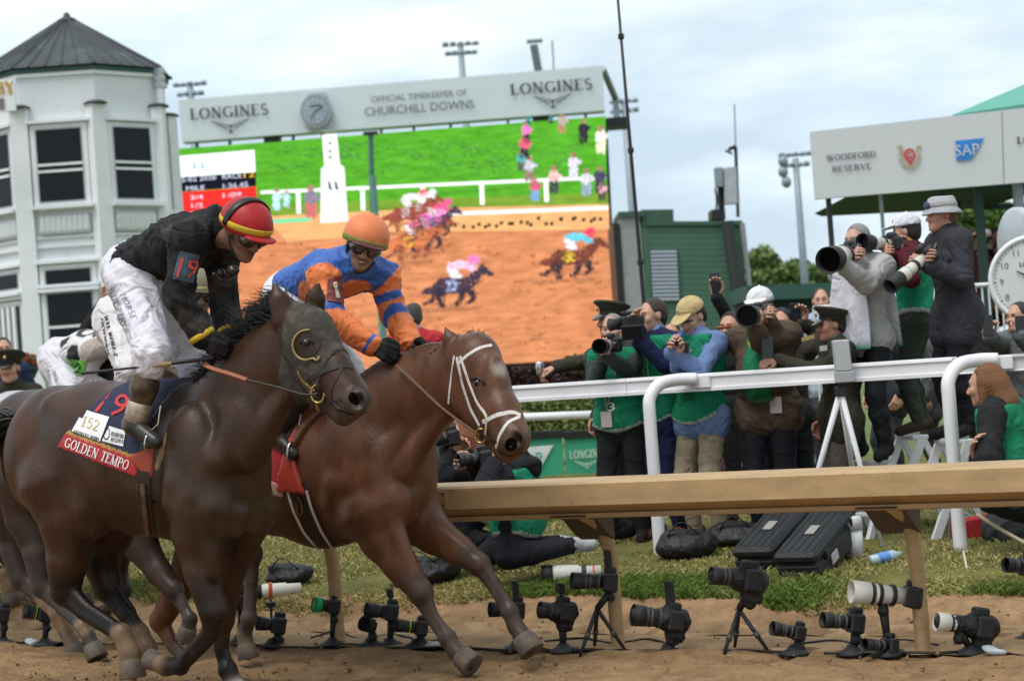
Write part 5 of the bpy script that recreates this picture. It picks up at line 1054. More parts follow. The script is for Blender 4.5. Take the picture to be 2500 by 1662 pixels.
    if hat:
        kind, hc = hat[0], hat[1]; hc2 = hat[2] if len(hat) > 2 else hc
        if kind == 'cap':
            pr = [ell(w(0, -.012, .058), V(.093, .113, .096)*s, A, .02, hc)]; z = net(pr, hres, .02, .004, (), lambda X: -((X-w(0, 0, .045))@A[2]+0.10*((X-w(0, 0, 0))@A[1])))
            cap = t.add('cap', z[:2], M_cloth, z[2], True)
            br = [ell(w(0, .105, .052), V(.082, .098, .013)*s, np.array([A[0], nrm(A[1]-A[2]*.24), nrm(A[2]+A[1]*.24)]), .01, hc2)]; z = net(br, .0065, .01); t.add('brim', z[:2], M_cloth, z[2], True, parent=cap); t.add('button', sphere(w(0, -.012, .158), .009*s, 8, 5), M_cloth_of(hc), None, True, parent=cap)
            out['cap'] = cap
        if kind == 'bucket':
            v, f = lathe(w(0, -.01, .012), A[2], [(0.0, .150*s), (.004*s, .150*s), (.05*s, .112*s), (.11*s, .098*s), (.125*s, .085*s), (.128*s, .03*s)], 28); out['cap'] = t.add('bucket_hat', (v+fold(v, .006), f), M_cloth_of(hc), None, True)
            v, f = lathe(w(0, -.01, .012), A[2], [(.052*s, .114*s), (.056*s, .115*s), (.078*s, .111*s), (.082*s, .108*s)], 28, False); t.add('hat_band', (v, f), M_cloth_of(hc2), None, True, parent=out['cap'])
        if kind == 'officer':
            X_ = nrm(A[1]); o = w(0, -.01, .055)
            v, f = lathe(o, A[2], [(-.012*s, .098*s), (.028*s, .100*s), (.055*s, .135*s), (.066*s, .140*s), (.078*s, .128*s), (.086*s, .04*s)], 28); vv = v+(((v-o)@A[1])*0.22)[:, None]*A[2]
            out['cap'] = t.add('service_cap', (vv, f), M_cloth_of(hc), None, True)
            z = net([ell(w(0, .105, .035), V(.075, .06, .010)*s, np.array([A[0], nrm(A[1]-A[2]*.6), nrm(A[2]+A[1]*.6)]), .01, hc2)], .0065, .01); t.add('visor', z[:2], M_gloss, z[2], True, parent=out['cap'])
            v, f = lathe(o, A[2], [(-.008*s, .101*s), (.016*s, .102*s)], 28, False); t.add('cap_band', (v, f), M_cloth_of(hc2), None, True, parent=out['cap']); t.add('badge', sphere(w(0, .118, .09), V(.016, .008, .02)*s, 8, 6, A), M_brass, None, True, parent=out['cap'])
        if kind == 'helmet':
            # racing helmet: deep shell with a silk cover, coloured band, short peak
            sh = ell(w(0, -.010, .050), V(.119, .141, .117)*s, A, .02, hc)
            def cut(X): return -((X-w(0, -.01, .008))@A[2]-0.16*((X-w(0, 0, 0))@A[1]))
            def onband(v): return (v-w(0, -.01, .008))@A[2]-0.16*((v-w(0, 0, 0))@A[1])
            z = net([sh, ell(w(0, -.010, .169), .010*s, None, .004, hc)], .0068, .02, 0, (), cut); bd = onband(z[0]); cc = z[2].copy(); b0, b1 = hat[4] if len(hat) > 4 else (.012, .03); 
            out['cap'] = t.add('helmet', z[:2], M_helm, cc, True)
            bz = (b0+b1)/2; ring_ = []
            for a_ in np.linspace(0, 2*math.pi, 41):
                y_ = .141*math.cos(a_); z_ = .008+bz/1.0+.16*(y_-.010); k_ = math.sqrt(max(.05, 1-((z_-.050)/.117)**2))
                ring_.append(w(.1195*math.sin(a_)*k_, -.010+.1415*math.cos(a_)*k_, z_))
            bandv = tube(ring_, .0045, 8, False, (b1-b0)*.5*s/.0045, A[2]); t.add('helmet_band', bandv, M_cloth_of(hc2), None, True, parent=out['cap'])
            pe = ell(w(0, .128, .036), V(.088, .052, .012)*s, np.array([A[0], nrm(A[1]+A[2]*.05), nrm(A[2]-A[1]*.05)]), .01, hat[3] if len(hat) > 3 else hc); z = net([pe], .0065, .01); t.add('peak', z[:2], M_helm, z[2], True, parent=out['cap'])
    out['w'], out['A'], out['G'], out['hands'] = w, A, G, hands
    return out
def M_cloth_of(c):
    return mat('cloth_%02x%02x%02x' % tuple(int(255*min(1, x)) for x in c), c, .85, var=.12, bump=.4, bscale=30)
def goggles(t, o, s, parent, strapcol=(0.01, 0.01, 0.01), M=None, lens=(0.035, 0.032, 0.028)):
    w, A = o['w'], o['A']
    gl = t.add('goggles', join(*[sphere(w(sg*.037, .094, .008), V(.044, .022, .031)*s, 14, 8, A) for sg in (-1, 1)], tube([w(x, .104-abs(x)*.35, .008) for x in np.linspace(-.08, .08, 13)], .012*s, 8, True)), M_lens, None, True, parent=parent)
    rim = []
    for sg in (-1, 1):
        rim.append(tube([w(sg*(.038+.042*math.cos(a)), .100-.022*abs(math.cos(a)+sg*0)*(.6 if math.cos(a) < 0 else 1.3), 0.008+.033*math.sin(a)) for a in np.linspace(0, 2*math.pi, 17)], .0045*s, 5, False))
    t.add('goggle_frame', join(*rim), M_black, None, True, parent=gl)
    return gl
# ------------------------------------------------------------------ horses and riders
class Rig:
    """a running horse's own frame: forward, toward the viewer's side, up; traces the picture onto planes parallel to its midplane"""
    def __init__(s, px, py, D, yaw):
        y = math.radians(yaw); s.fwd = V(math.cos(y), -math.sin(y), 0); s.lat = V(-math.sin(y), -math.cos(y), 0)
        s.O = P(px, py, D); s.m = D/FPX          # metres per picture pixel
        s.R = np.array([s.fwd, s.lat, UP])
    def __call__(s, px, py, l=0.0):
        d = ray(px, py); t = ((s.O-CAM)@s.lat+l)/(d@s.lat); return s.loc(CAM+t*d)
    def loc(s, w): return s.R@(np.asarray(w)-s.O)
    def wor(s, q): return np.asarray(q)@s.R+s.O
    def base(s): b = s.O.copy(); b[2] = 0; return b
LATL = V(0, 1, 0)
def horse_body(g, cols, T, res=0.0125):
    """T: dict of traced points. Returns world verts, faces, colours"""
    m = g.m; coat, dark, mud = cols['coat'], cols['dark'], cols['mud']; pr = []
    q = lambda p, l=0.0: g(p[0], p[1], p[2] if len(p) > 2 else l)
    # trunk: (x, y, radius px, squash)
    tr = T['trunk']
    for i in range(len(tr)-1):
        a, b = tr[i], tr[i+1]; pr.append(cone(q(a[:2]), q(b[:2]), a[2]*m*.985, b[2]*m*.985, 0.06, coat, LATL, (a[3]+b[3])/2))
    for (x, y, r, l, sx) in T['bulge']:
        c = g(x, y, l); pr.append(ell(c, (r*m*sx[0], r*m*sx[1], r*m*sx[2]), None, 0.045, coat))
    nk = T['neck']
    for i in range(len(nk)-1):
        a, b = nk[i], nk[i+1]; pr.append(cone(q(a[:2], a[4]), q(b[:2], b[4]), a[2]*m, b[2]*m, 0.07, coat, LATL, (a[3]+b[3])/2))
    for leg in T['legs']:
        for i in range(len(leg)-1):
            a, b = leg[i], leg[i+1]; A_, B_ = g(*a[:3]), g(*b[:3]); ka, kb = (.97-.035*min(i, 4)), (.935-.035*min(i, 4)); col = (a[4] if len(a) > 4 else coat); ra, rb = a[3]*m*ka, b[3]*m*kb
            if i == 4 or (i == 3 and len(leg) > 5):      # cannon: bone in front, tendon behind
                d = nrm(B_-A_); n = V(d[2], 0, -d[0]); pr += [cone(A_+n*ra*.30, B_+n*rb*.25, ra*.70, rb*.72, .010, col), cone(A_-n*ra*.42, B_-n*rb*.42, ra*.50, rb*.60, .010, col)]
            else: pr.append(cone(A_, B_, ra, rb, 0.022 if i else 0.05, col, LATL, 1.15 if i < 2 else 1.0))
            if i == 3: pr.append(ell(A_, (ra*1.04, ra*.95, ra*1.12), None, .015, col))
            if i == 5: pr.append(ell(A_, (ra*1.05, ra*1.0, ra*1.05), None, .012, col))
    for (a, b, r0, r1) in T.get('musc', ()): pr.append(cone(g(*a), g(*b), r0, r1, .036, coat))
    return pr
def hooves(t, g, T, col=(.09, .075, .06)):
    M = mat('hoof_horn', col, .7, var=.35, nscale=18, dirt=(.2, .12, .065), dirt_amt=.5, dirt_scale=14)
    for leg in T['legs']:
        a, b = g.wor(g(*leg[-2][:3])), g.wor(g(*leg[-1][:3])); d = nrm(b-a); r = leg[-1][3]*g.m
        t.add('hoof', lathe(b-d*r*.75, d, [(0, r*.74), (r*.10, r*.84), (r*1.35, r*1.0), (r*1.42, r*.95), (r*1.36, r*.6)], 18), M, None, True)
def wnet(g, pr, res, k, inflate=0.0, paint=(), cut=None, rough=0.0):
    v, f, c = net(pr, res, k, inflate, paint, cut, 0.0); v = g.wor(v)
    if rough: v = drape(v, f, rough)
    return v, f, c
def blur_cols(v, f, c, n=2):
    f = np.asarray(f); nv = len(v)
    for _ in range(n):
        s = np.zeros_like(c); w = np.zeros(nv)
        for i in range(4):
            for j in range(4):
                if i != j: np.add.at(s, f[:, i], c[f[:, j]]); np.add.at(w, f[:, i], 1)
        c = c*0.4+0.6*s/np.maximum(w, 1)[:, None]
    return c
def strands(roots, dirs, length, rad, seg=4, droop=0.3, jit=0.3, seed=1):
    r = np.random.default_rng(seed); parts = []
    for p, d in zip(roots, dirs):
        L = length*r.uniform(0.6, 1.2); d = nrm(d+r.normal(size=3)*jit); pts = [p-d*0.02]; dd = d.copy()
        for s in range(seg):
            dd = nrm(dd+V(0, 0, -droop)*(s/seg)+r.normal(size=3)*0.12); pts.append(pts[-1]+dd*L/seg)
        parts.append(tube(pts, [rad*(1-0.9*i/seg) for i in range(seg+1)], 4, False))
    return join(*parts)
BROWN, DARK = (0.040, 0.0165, 0.008), (0.008, 0.005, 0.004)
MUD, HOOF = (0.155, 0.098, 0.058), (0.10, 0.085, 0.07)
def eye(c, n, r=0.017):
    return join(sphere(c, r, 8, 6))

def polycut(g, poly, l, lim=-.12):
    pts = np.array([g(x, y, l) for (x, y) in poly])[:, (0, 2)]
    def cut(X):
        x, z = X[:, 0, 0, 0], X[0, 0, :, 2]; Q = np.stack(np.meshgrid(x, z, indexing='ij'), -1); d = np.full(Q.shape[:2], 1e9); ins = np.zeros(Q.shape[:2], bool)
        for i in range(len(pts)):
            a, b = pts[i], pts[(i+1) % len(pts)]; e = b-a; w = Q-a; t = np.clip((w@e)/(e@e), 0, 1); d = np.minimum(d, ((w-t[..., None]*e)**2).sum(-1)); c = ((a[1] > Q[..., 1]) != (b[1] > Q[..., 1])) & (Q[..., 0] < (b[0]-a[0])*(Q[..., 1]-a[1])/(b[1]-a[1]+1e-12)+a[0]); ins ^= c
        d = np.sqrt(d)*np.where(ins, -1, 1); return np.maximum(d[:, None, :], -X[..., 1]+lim)
    return cut
# ---- the leading dark bay, number 19
g19 = Rig(450, 1125, 10.2, 38)
T19 = dict(
    musc=[((500, 1030, .15), (472, 1205, .25), .045, .07), ((445, 1175, .25), (432, 1225, .24), .085, .07), ((518, 1235, .20), (508, 1262, .20), .075, .06), ((507, 1275, .20), (522, 1400, .19), .050, .030), ((452, 1290, .19), (490, 1425, .18), .050, .026), ((572, 1252, .07), (570, 1290, .07), .07, .05), ((612, 1240, -.05), (606, 1282, -.05), .065, .05), ((140, 1000, .14), (200, 1030, .16), .085, .075), ((80, 1085, .19), (128, 1265, .20), .085, .055), ((226, 1150, .19), (214, 1240, .22), .07, .06), ((186, 1285, .20), (176, 1390, .18), .055, .030), ((128, 1290, .17), (146, 1425, .17), .042, .020), ((700, 965, .04), (600, 1110, .12), .045, .075), ((600, 1010, .10), (540, 1120, .18), .07, .08)],
    trunk=[(150, 1078, 148, 1.18), (250, 1098, 172, 1.22), (350, 1118, 190, 1.28), (450, 1125, 193, 1.34), (528, 1140, 150, 1.22)],
    bulge=[(95, 1120, 100, 0.13, (1, .8, 1.35)), (85, 1120, 100, -0.13, (1, .8, 1.35)), (478, 1150, 120, 0.18, (0.75, .55, 1.35)), (600, 1155, 105, -0.15, (0.6, .5, 1.3)),
           (505, 1258, 62, 0.165, (1, .8, 1)), (618, 1228, 52, -0.11, (.8, .8, 1.0)), (210, 1215, 100, 0.17, (.95, .55, 1.1)), (562, 1150, 100, 0.0, (0.7, 1.0, 1.45)), (600, 1045, 95, 0.09, (.8, .6, 1.1))],
    neck=[(545, 1050, 140, 1.5, 0), (612, 955, 112, 1.7, 0), (668, 880, 88, 1.8, 0), (708, 820, 66, 1.6, 0)],
    legs=[[(487, 1235, 0.17, 88), (478, 1300, 0.17, 66), (490, 1390, 0.17, 47), (522, 1492, 0.17, 40), (516, 1545, 0.17, 30, DARK), (440, 1625, 0.15, 25, DARK), (405, 1625, 0.14, 28, MUD), (376, 1612, 0.14, 27, MUD)],
          [(600, 1250, -0.14, 80), (577, 1330, -0.14, 58), (553, 1425, -0.14, 42), (543, 1512, -0.14, 34), (540, 1580, -0.14, 25, DARK), (556, 1634, -0.14, 27, DARK), (574, 1672, -0.14, 26, (.42, .36, .32)), (584, 1712, -0.14, 34, HOOF)],
          [(150, 1185, 0.15, 118), (168, 1265, 0.16, 88), (164, 1370, 0.17, 58), (160, 1440, 0.17, 44, DARK), (205, 1487, 0.17, 33, DARK), (296, 1546, 0.17, 30, MUD), (316, 1590, 0.16, 31, MUD), (322, 1632, 0.16, 34, MUD)],
          [(235, 1215, -0.13, 115), (262, 1290, -0.13, 80), (246, 1372, -0.13, 54), (262, 1432, -0.13, 42, DARK), (312, 1500, -0.13, 33, DARK), (340, 1545, -0.13, 30, MUD), (360, 1580, -0.13, 29, MUD), (352, 1605, -0.13, 27, (.4, .35, .3))]])
def head_prims(g, m, coat, H):
    """H: traced head points: forehead, cheek, nose, muzzle, chin, l values, radii"""
    pr = []; A = lambda k: g(H[k][0], H[k][1], H[k][3]); r = lambda k: H[k][2]*m
    pr += [cone(A('poll'), A('fore'), r('poll'), r('fore'), 0.05, coat, LATL, 1.45), cone(A('fore'), A('nose'), r('fore'), r('nose'), 0.05, coat, LATL, 1.4),
           cone(A('nose'), A('muz'), r('nose'), r('muz'), 0.04, coat, LATL, 1.1), cone(A('cheek'), A('nose'), r('cheek'), r('nose')*0.8, 0.05, coat, LATL, 1.65),
           cone(A('cheek'), A('chin'), r('cheek')*0.62, r('chin'), 0.04, coat, LATL, 1.3), ell(A('chin'), r('chin'), None, 0.03, coat)]
    return pr
H19 = dict(poll=(712, 790, 50, 0), fore=(752, 828, 70, 0), cheek=(730, 905, 72, 0), nose=(812, 912, 52, 0), muz=(858, 972, 47, 0), chin=(838, 1008, 27, 0))
def build_horse19():
    g, m = g19, g19.m; coat, dk = BROWN, DARK
    t = Thing('racehorse', 'dark bay racehorse nearest the camera, wearing saddle cloth 19 and a muddy blinker hood', 'horse', g.base())
    pr = horse_body(g, dict(coat=coat, dark=dk, mud=MUD), T19)+head_prims(g, m, coat, H19)
    # ears, nostril, jaw muscles
    for (a, b, l, r0) in (((697, 782), (668, 690), 0.055, 30), ((766, 765), (776, 688), -0.06, 26)):
        pr += [cone(g(a[0], a[1], l), g((a[0]+b[0])/2, (a[1]+b[1])/2, l), r0*m, r0*m*.85, 0.02, coat, V(.6, .8, 0), 1.6), cone(g((a[0]+b[0])/2, (a[1]+b[1])/2, l), g(b[0], b[1], l), r0*m*.85, 4*m, 0.015, coat, V(.6, .8, 0), 1.6)]
    pr += [ell(g(872, 980, 0.05), (26*m, 18*m, 30*m), None, 0.02, (.05, .035, .027)), ell(g(872, 980, 0.075), (13*m, 16*m, 18*m), None, 0.012, (.006, .005, .005), sub=True)]
    paint = [ell(g(868, 985, 0.085), (15*m, 40*m, 21*m), None, col=(.006, .005, .005)), cone(g(140, 1450), g(120, 1640), 90*m, 110*m, col=dk), ]
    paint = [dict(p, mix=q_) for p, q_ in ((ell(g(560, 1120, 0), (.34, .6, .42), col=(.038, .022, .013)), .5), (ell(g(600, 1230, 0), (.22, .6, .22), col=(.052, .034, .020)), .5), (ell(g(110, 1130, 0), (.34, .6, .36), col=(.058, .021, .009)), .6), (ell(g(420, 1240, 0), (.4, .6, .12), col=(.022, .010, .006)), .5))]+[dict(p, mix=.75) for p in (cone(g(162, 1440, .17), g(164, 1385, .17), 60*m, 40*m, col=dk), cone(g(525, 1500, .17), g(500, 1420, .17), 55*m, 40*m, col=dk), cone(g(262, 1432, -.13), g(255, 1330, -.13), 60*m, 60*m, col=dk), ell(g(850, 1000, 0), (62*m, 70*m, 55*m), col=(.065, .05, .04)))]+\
            [ell(g(871, 976, 0.085), (12*m, 30*m, 17*m), None, col=(.004, .003, .003))]  # the long dark belly mix puts the underside's shade into the coat colour
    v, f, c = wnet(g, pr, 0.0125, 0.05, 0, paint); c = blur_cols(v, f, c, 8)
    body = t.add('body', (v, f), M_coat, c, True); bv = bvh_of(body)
    hooves(t, g, T19)
    # hood: a shell over the upper head
    hp = [p for p in head_prims(g, m, (.042, .036, .028), H19)[:5]]
    n0 = g(690, 800); n1 = g(838, 878); ax = nrm(n1-n0); lim = (g(822, 905)-n0)@ax
    def cut(X): return (X-n0)@ax-lim
    hv = wnet(g, hp, 0.011, 0.05, 0.009, (), cut); M_hood = mat('blinker_cloth', rough=0.85, vcol=True, var=0.35, nscale=16, bump=0.5, bscale=30, dirt=(0.105, 0.088, 0.062), dirt_amt=0.42, dirt_scale=16)
    hood = t.add('blinker_hood', hv[:2], M_hood, hv[2], True, label='muddy grey-green blinker hood with eye cups'); hb = bvh_of(hood)
    e0 = hit([hb, bv], 752, 842, 0.0); c0, n0_ = e0
    side = nrm(g.wor(V(0, 1, 0))-g.wor(V(0, 0, 0))); nn = nrm(n0_+side)
    x, y, d = frame_of(nn)
    circ = (np.array([(.5, .5)]+[(.5+.5*math.cos(2*math.pi*k/20)*q, .5+.5*math.sin(2*math.pi*k/20)*q) for q in (.5, 1) for k in range(20)]), [[0, 1+k, 1+(k+1) % 20] for k in range(20)]+[[1+k, 21+k, 21+(k+1) % 20, 1+(k+1) % 20] for k in range(20)])
    t.add('eye_opening', decal(circ, [hb], [(722, 875), (784, 868), (780, 806), (718, 812)], .004), mat('coat_patch', (0.030, 0.014, 0.009), 0.4, var=0.4, nscale=25), None, True, parent=hood)
    t.add('eye', sphere(hit(hb, 748, 836, .002)[0], 0.019, 12, 8), mat('eye_dark', (0.006, 0.004, 0.003), 0.08, var=0, spec=0.8), None, True)
    t.add('eyelid', strap(hb, [(732, 838), (742, 824), (758, 828), (766, 840)], .012, .008, .6), mat('lid', (.015, .008, .006), .5), None, True)
    t.add('blinker_cup', strap(hb, [(752+34*math.cos(a), 842+36*math.sin(a)) for a in np.radians(np.linspace(-80, -300, 22))]+[(776, 884), (783, 872)], .009, .010, 1.2, 5), mat('cup_rim', (0.30, 0.22, 0.09), 0.5, var=0.2), None, True, parent=hood)
    t.add('nostril', decal(circ, bv, [(848, 982), (882, 992), (872, 962), (856, 953)], .003), mat('nostril', (.004, .003, .003), 1.0, var=0, spec=.02)); t.add('mouth_line', strap(bv, [(893, 1004), (876, 1012), (852, 1010), (826, 998)], .007, .001, .5), mat('nostril', (.004, .003, .003)))
    # bridle and reins
    B = [hb, bv]; Bd = Thing
    cheek = t.add('bridle', join(strap(B, [(684, 800), (688, 850), (712, 905), (745, 950), (770, 972)], .026, .004, .16), strap(B, [(752, 930), (790, 905), (838, 890), (872, 900)], .028, .004, .16), strap(B, [(838, 890), (820, 925), (806, 950), (812, 985), (830, 1000)], .016), strap(B, [(772, 972), (800, 985), (835, 975)], .016)), M_leather)
    t.add('bridle_chain', join(strap(B, [(728, 905), (738, 930), (757, 945), (768, 955)], .014), strap(B, [(772, 975), (778, 1000)], .02)), M_brass, parent=cheek)
    bc = hit(B, 778, 958, 0.012)[0]
    t.add('bit_ring', tube([bc+0.042*(math.cos(a)*V(.75, -.2, .1)+math.sin(a)*V(-.05, 0, 1)) for a in np.linspace(0, 2*math.pi, 18)], 0.006, 6), M_brass, None, True, parent=cheek)
    rb = bc; ra = g.wor(g(612, 915, 0.17)); rh = g.wor(g(528, 893, 0.19)); ro = g.wor(g(604, 927, 0.20))
    t.add('rein', join(tube(spline([ro, g.wor(g(680, 945, 0.16)), g.wor(g(740, 962, 0.12)), rb]), 0.011, 6, True, .5)), M_leather)
    t.add('rein_grip', tube(spline([g.wor(g(500, 890, 0.2)), g.wor(g(520, 900, 0.21)), g.wor(g(560, 912, 0.21)), ro]), 0.017, 8, True, .6), M_tanrein, label='tan rubber grip on the rein')
    # mane and tail
    roots, dirs = [], []; r = np.random.default_rng(4)
    for i in range(1900):
        s = r.uniform(0, 1); px = 515+(702-515)*s; py = 950-(950-742)*s-14*math.sin(s*math.pi); px, py = px+r.normal()*7, py+r.normal()*7
        roots.append(g.wor(g(px, py, r.normal()*0.02))); dirs.append(nrm(-0.75*g.fwd+UP*0.75+g.lat*r.normal()*0.3))
    t.add('mane', strands(roots, dirs, 0.165, 0.0048, 4, 0.6, 0.14, 4), M_hair, None, True)
    roots, dirs = [], []
    for i in range(160):
        a = g.wor(g(30+r.uniform(-12, 14), 1020+r.uniform(-15, 20), r.normal()*0.025)); roots.append(a); dirs.append(nrm(-g.fwd*1.0+UP*-0.10+g.lat*r.normal()*.15))
    t.add('tail', strands(roots, dirs, 0.75, 0.011, 7, 0.9, 0.16, 5), M_hair, None, True)
    # saddle cloth: a shell over the trunk between two planes
    tp = [p for p in pr[:4]]
    def mk(poly, infl, col, res=0.012, k=0.1, below=None):
        """shell cut to a prism given by picture corners traced on the near flank"""
        cutf = polycut(g, poly, .30)
        return wnet(g, [dict(p, col=col) for p in tp], res, 0.1, infl, (), cutf)
    NAVY, REDC, GOLDC = (0.018, 0.022, 0.055), (0.42, 0.03, 0.035), (0.42, 0.26, 0.07)
    sc = mk([(276, 860), (438, 860), (356, 1040), (340, 1165), (140, 1092), (152, 1062)], 0.014, NAVY)
    # the red name band and gold line are woven into the cloth's lower edge
    vv = sc[0]; pp = np.array([proj(p)[:2] for p in vv]); e0_, e1_ = np.array((140, 1092.)), np.array((336, 1164.)); dn = nrm(np.append(e1_-e0_, 0))[:2]; nv = np.array((dn[1], -dn[0]))
    h = (pp-e0_)@nv; cc = sc[2].copy(); cc[h < 47] = GOLDC; cc[h < 40] = REDC
    M_scloth = mat('saddle_cloth', rough=0.8, vcol=True, var=0.2, nscale=14, bump=0.3, bscale=60, dirt=(0.07, 0.06, 0.05), dirt_amt=0.25, dirt_scale=8)
    cloth = t.add('saddle_cloth', (vv, sc[1]), M_scloth, cc, True, label='navy saddle cloth with a red lettered name band'); cb = bvh_of(cloth)
    e = lambda s, h_: tuple(e0_+(e1_-e0_)*s+nv*h_)
    t.add('name_lettering', decal(serif('GOLDEN TEMPO', 1.0), cb, [e(.07, 8), e(.86, 7), e(.86, 32), e(.07, 33)]), M_white, parent=cloth)
    t.add('number', decal(sans('19'), cb, [(232, 1004), (300, 1020), (322, 968), (270, 950)], .006), M_red, parent=cloth)
    def dec(nm, vf, q, m_, off=.004):
        d_ = decal(vf, cb, q, off)
        if d_ is not None: t.add(nm, d_, m_, parent=cloth)
    pt = patch(cb, [(176, 1052), (245, 1078), (268, 1018), (206, 1000)], 8, 8, .004); t.add('white_badge', pt, M_white, parent=cloth)
    dec('badge_lettering', serif('152', .8), [(198, 1040), (240, 1053), (246, 1027), (207, 1015)], M_gold, .006); dec('badge_lettering', serif('KENTUCKY DERBY', 1.3), [(180, 1058), (243, 1078), (246, 1069), (184, 1049)], M_ink, .006)
    pt = patch(cb, [(250, 1076), (302, 1090), (308, 1052), (268, 1040)], 6, 6, .004); t.add('white_badge', pt, M_white, parent=cloth)
    dec('badge_lettering', serif('WOODFORD', 1.2), [(272, 1064), (304, 1071), (305, 1061), (275, 1053)], M_ink, .006); dec('badge_lettering', serif('RESERVE', 1.2), [(272, 1077), (304, 1083), (305, 1074), (274, 1067)], M_ink, .006)
    dec('badge_lettering', (np.array([(.5+.5*math.cos(a)*r_, .5+.5*math.sin(a)*r_) for a in np.linspace(0, 6.283, 17) for r_ in (1, .8)]), [[2*i, 2*i+1, 2*i+3, 2*i+2] for i in range(16)]), [(252, 1072), (268, 1076), (272, 1046), (258, 1041)], M_ink, .006)
    # saddle, girth, stirrup
    sd = mk([(372, 905), (470, 905), (494, 935), (430, 1030), (398, 1085), (388, 1230), (336, 1210), (352, 1040)], 0.026, (.012, .012, .013)); sad = t.add('saddle', sd[:2], M_leather, None, True)
    sp = mk([(452, 915), (496, 915), (470, 960), (430, 1020), (405, 1080), (388, 1150), (378, 1150), (392, 1060), (418, 1000)], 0.034, (.3, .2, .1)); t.add('saddle_roll', sp[:2], mat('chamois', (0.24, 0.15, 0.075), 0.8, var=0.25), None, True, parent=sad)
    rf = mk([(326, 1112), (380, 1085), (376, 1165), (352, 1150)], 0.036, (.3, .2, .1)); t.add('under_flap', rf[:2], mat('red_flap', (0.28, 0.05, 0.025), 0.7, var=0.3), None, True, parent=sad)
    gi = strap([bvh_of(sad), bv], [(352, 1150), (356, 1220), (362, 1290), (370, 1312)], 0.085, 0.004, .12); t.add('girth', gi, M_leather)
    t.add('girth_strap', strap([bvh_of(sad), bv], [(353, 1180), (358, 1240), (365, 1300)], 0.03, 0.018, .3), M_brownleather)
    return t, bv, cloth, sad
H19T, H19B, H19CLOTH, H19SAD = build_horse19()
def rider_J(g, d, face, hf, hu):
    J = dict(face=nrm(face), s=d.get('s', 1.0), hf=nrm(hf), hu=nrm(hu))
    for k, v in d.items():
        if k not in ('s',): J[k] = g.wor(g(*v))
    return J
def boot(t, J, k, top, foot, s, name='boot', muddy=True):
    kn, an, to = J['kn'+k], J['an'+k], J['to'+k]; a0 = kn+(an-kn)*.16
    pr = chain([a0, kn+(an-kn)*.45, an], [.052*s, .058*s, .042*s], .03, top)+[cone(an, an-nrm(to-an)*.035, .042*s, .036*s, .02, foot), cone(an+UP*0.0, to, .040*s, .030*s, .02, foot)]
    z = net(pr, .010, .03, .006); return t.add(name, z[:2], mat('boot_leather', rough=.4, vcol=True, var=.3, nscale=12, dirt=(0.13, 0.08, 0.042), dirt_amt=.5, dirt_scale=7), blur_cols(*z, 1), True)
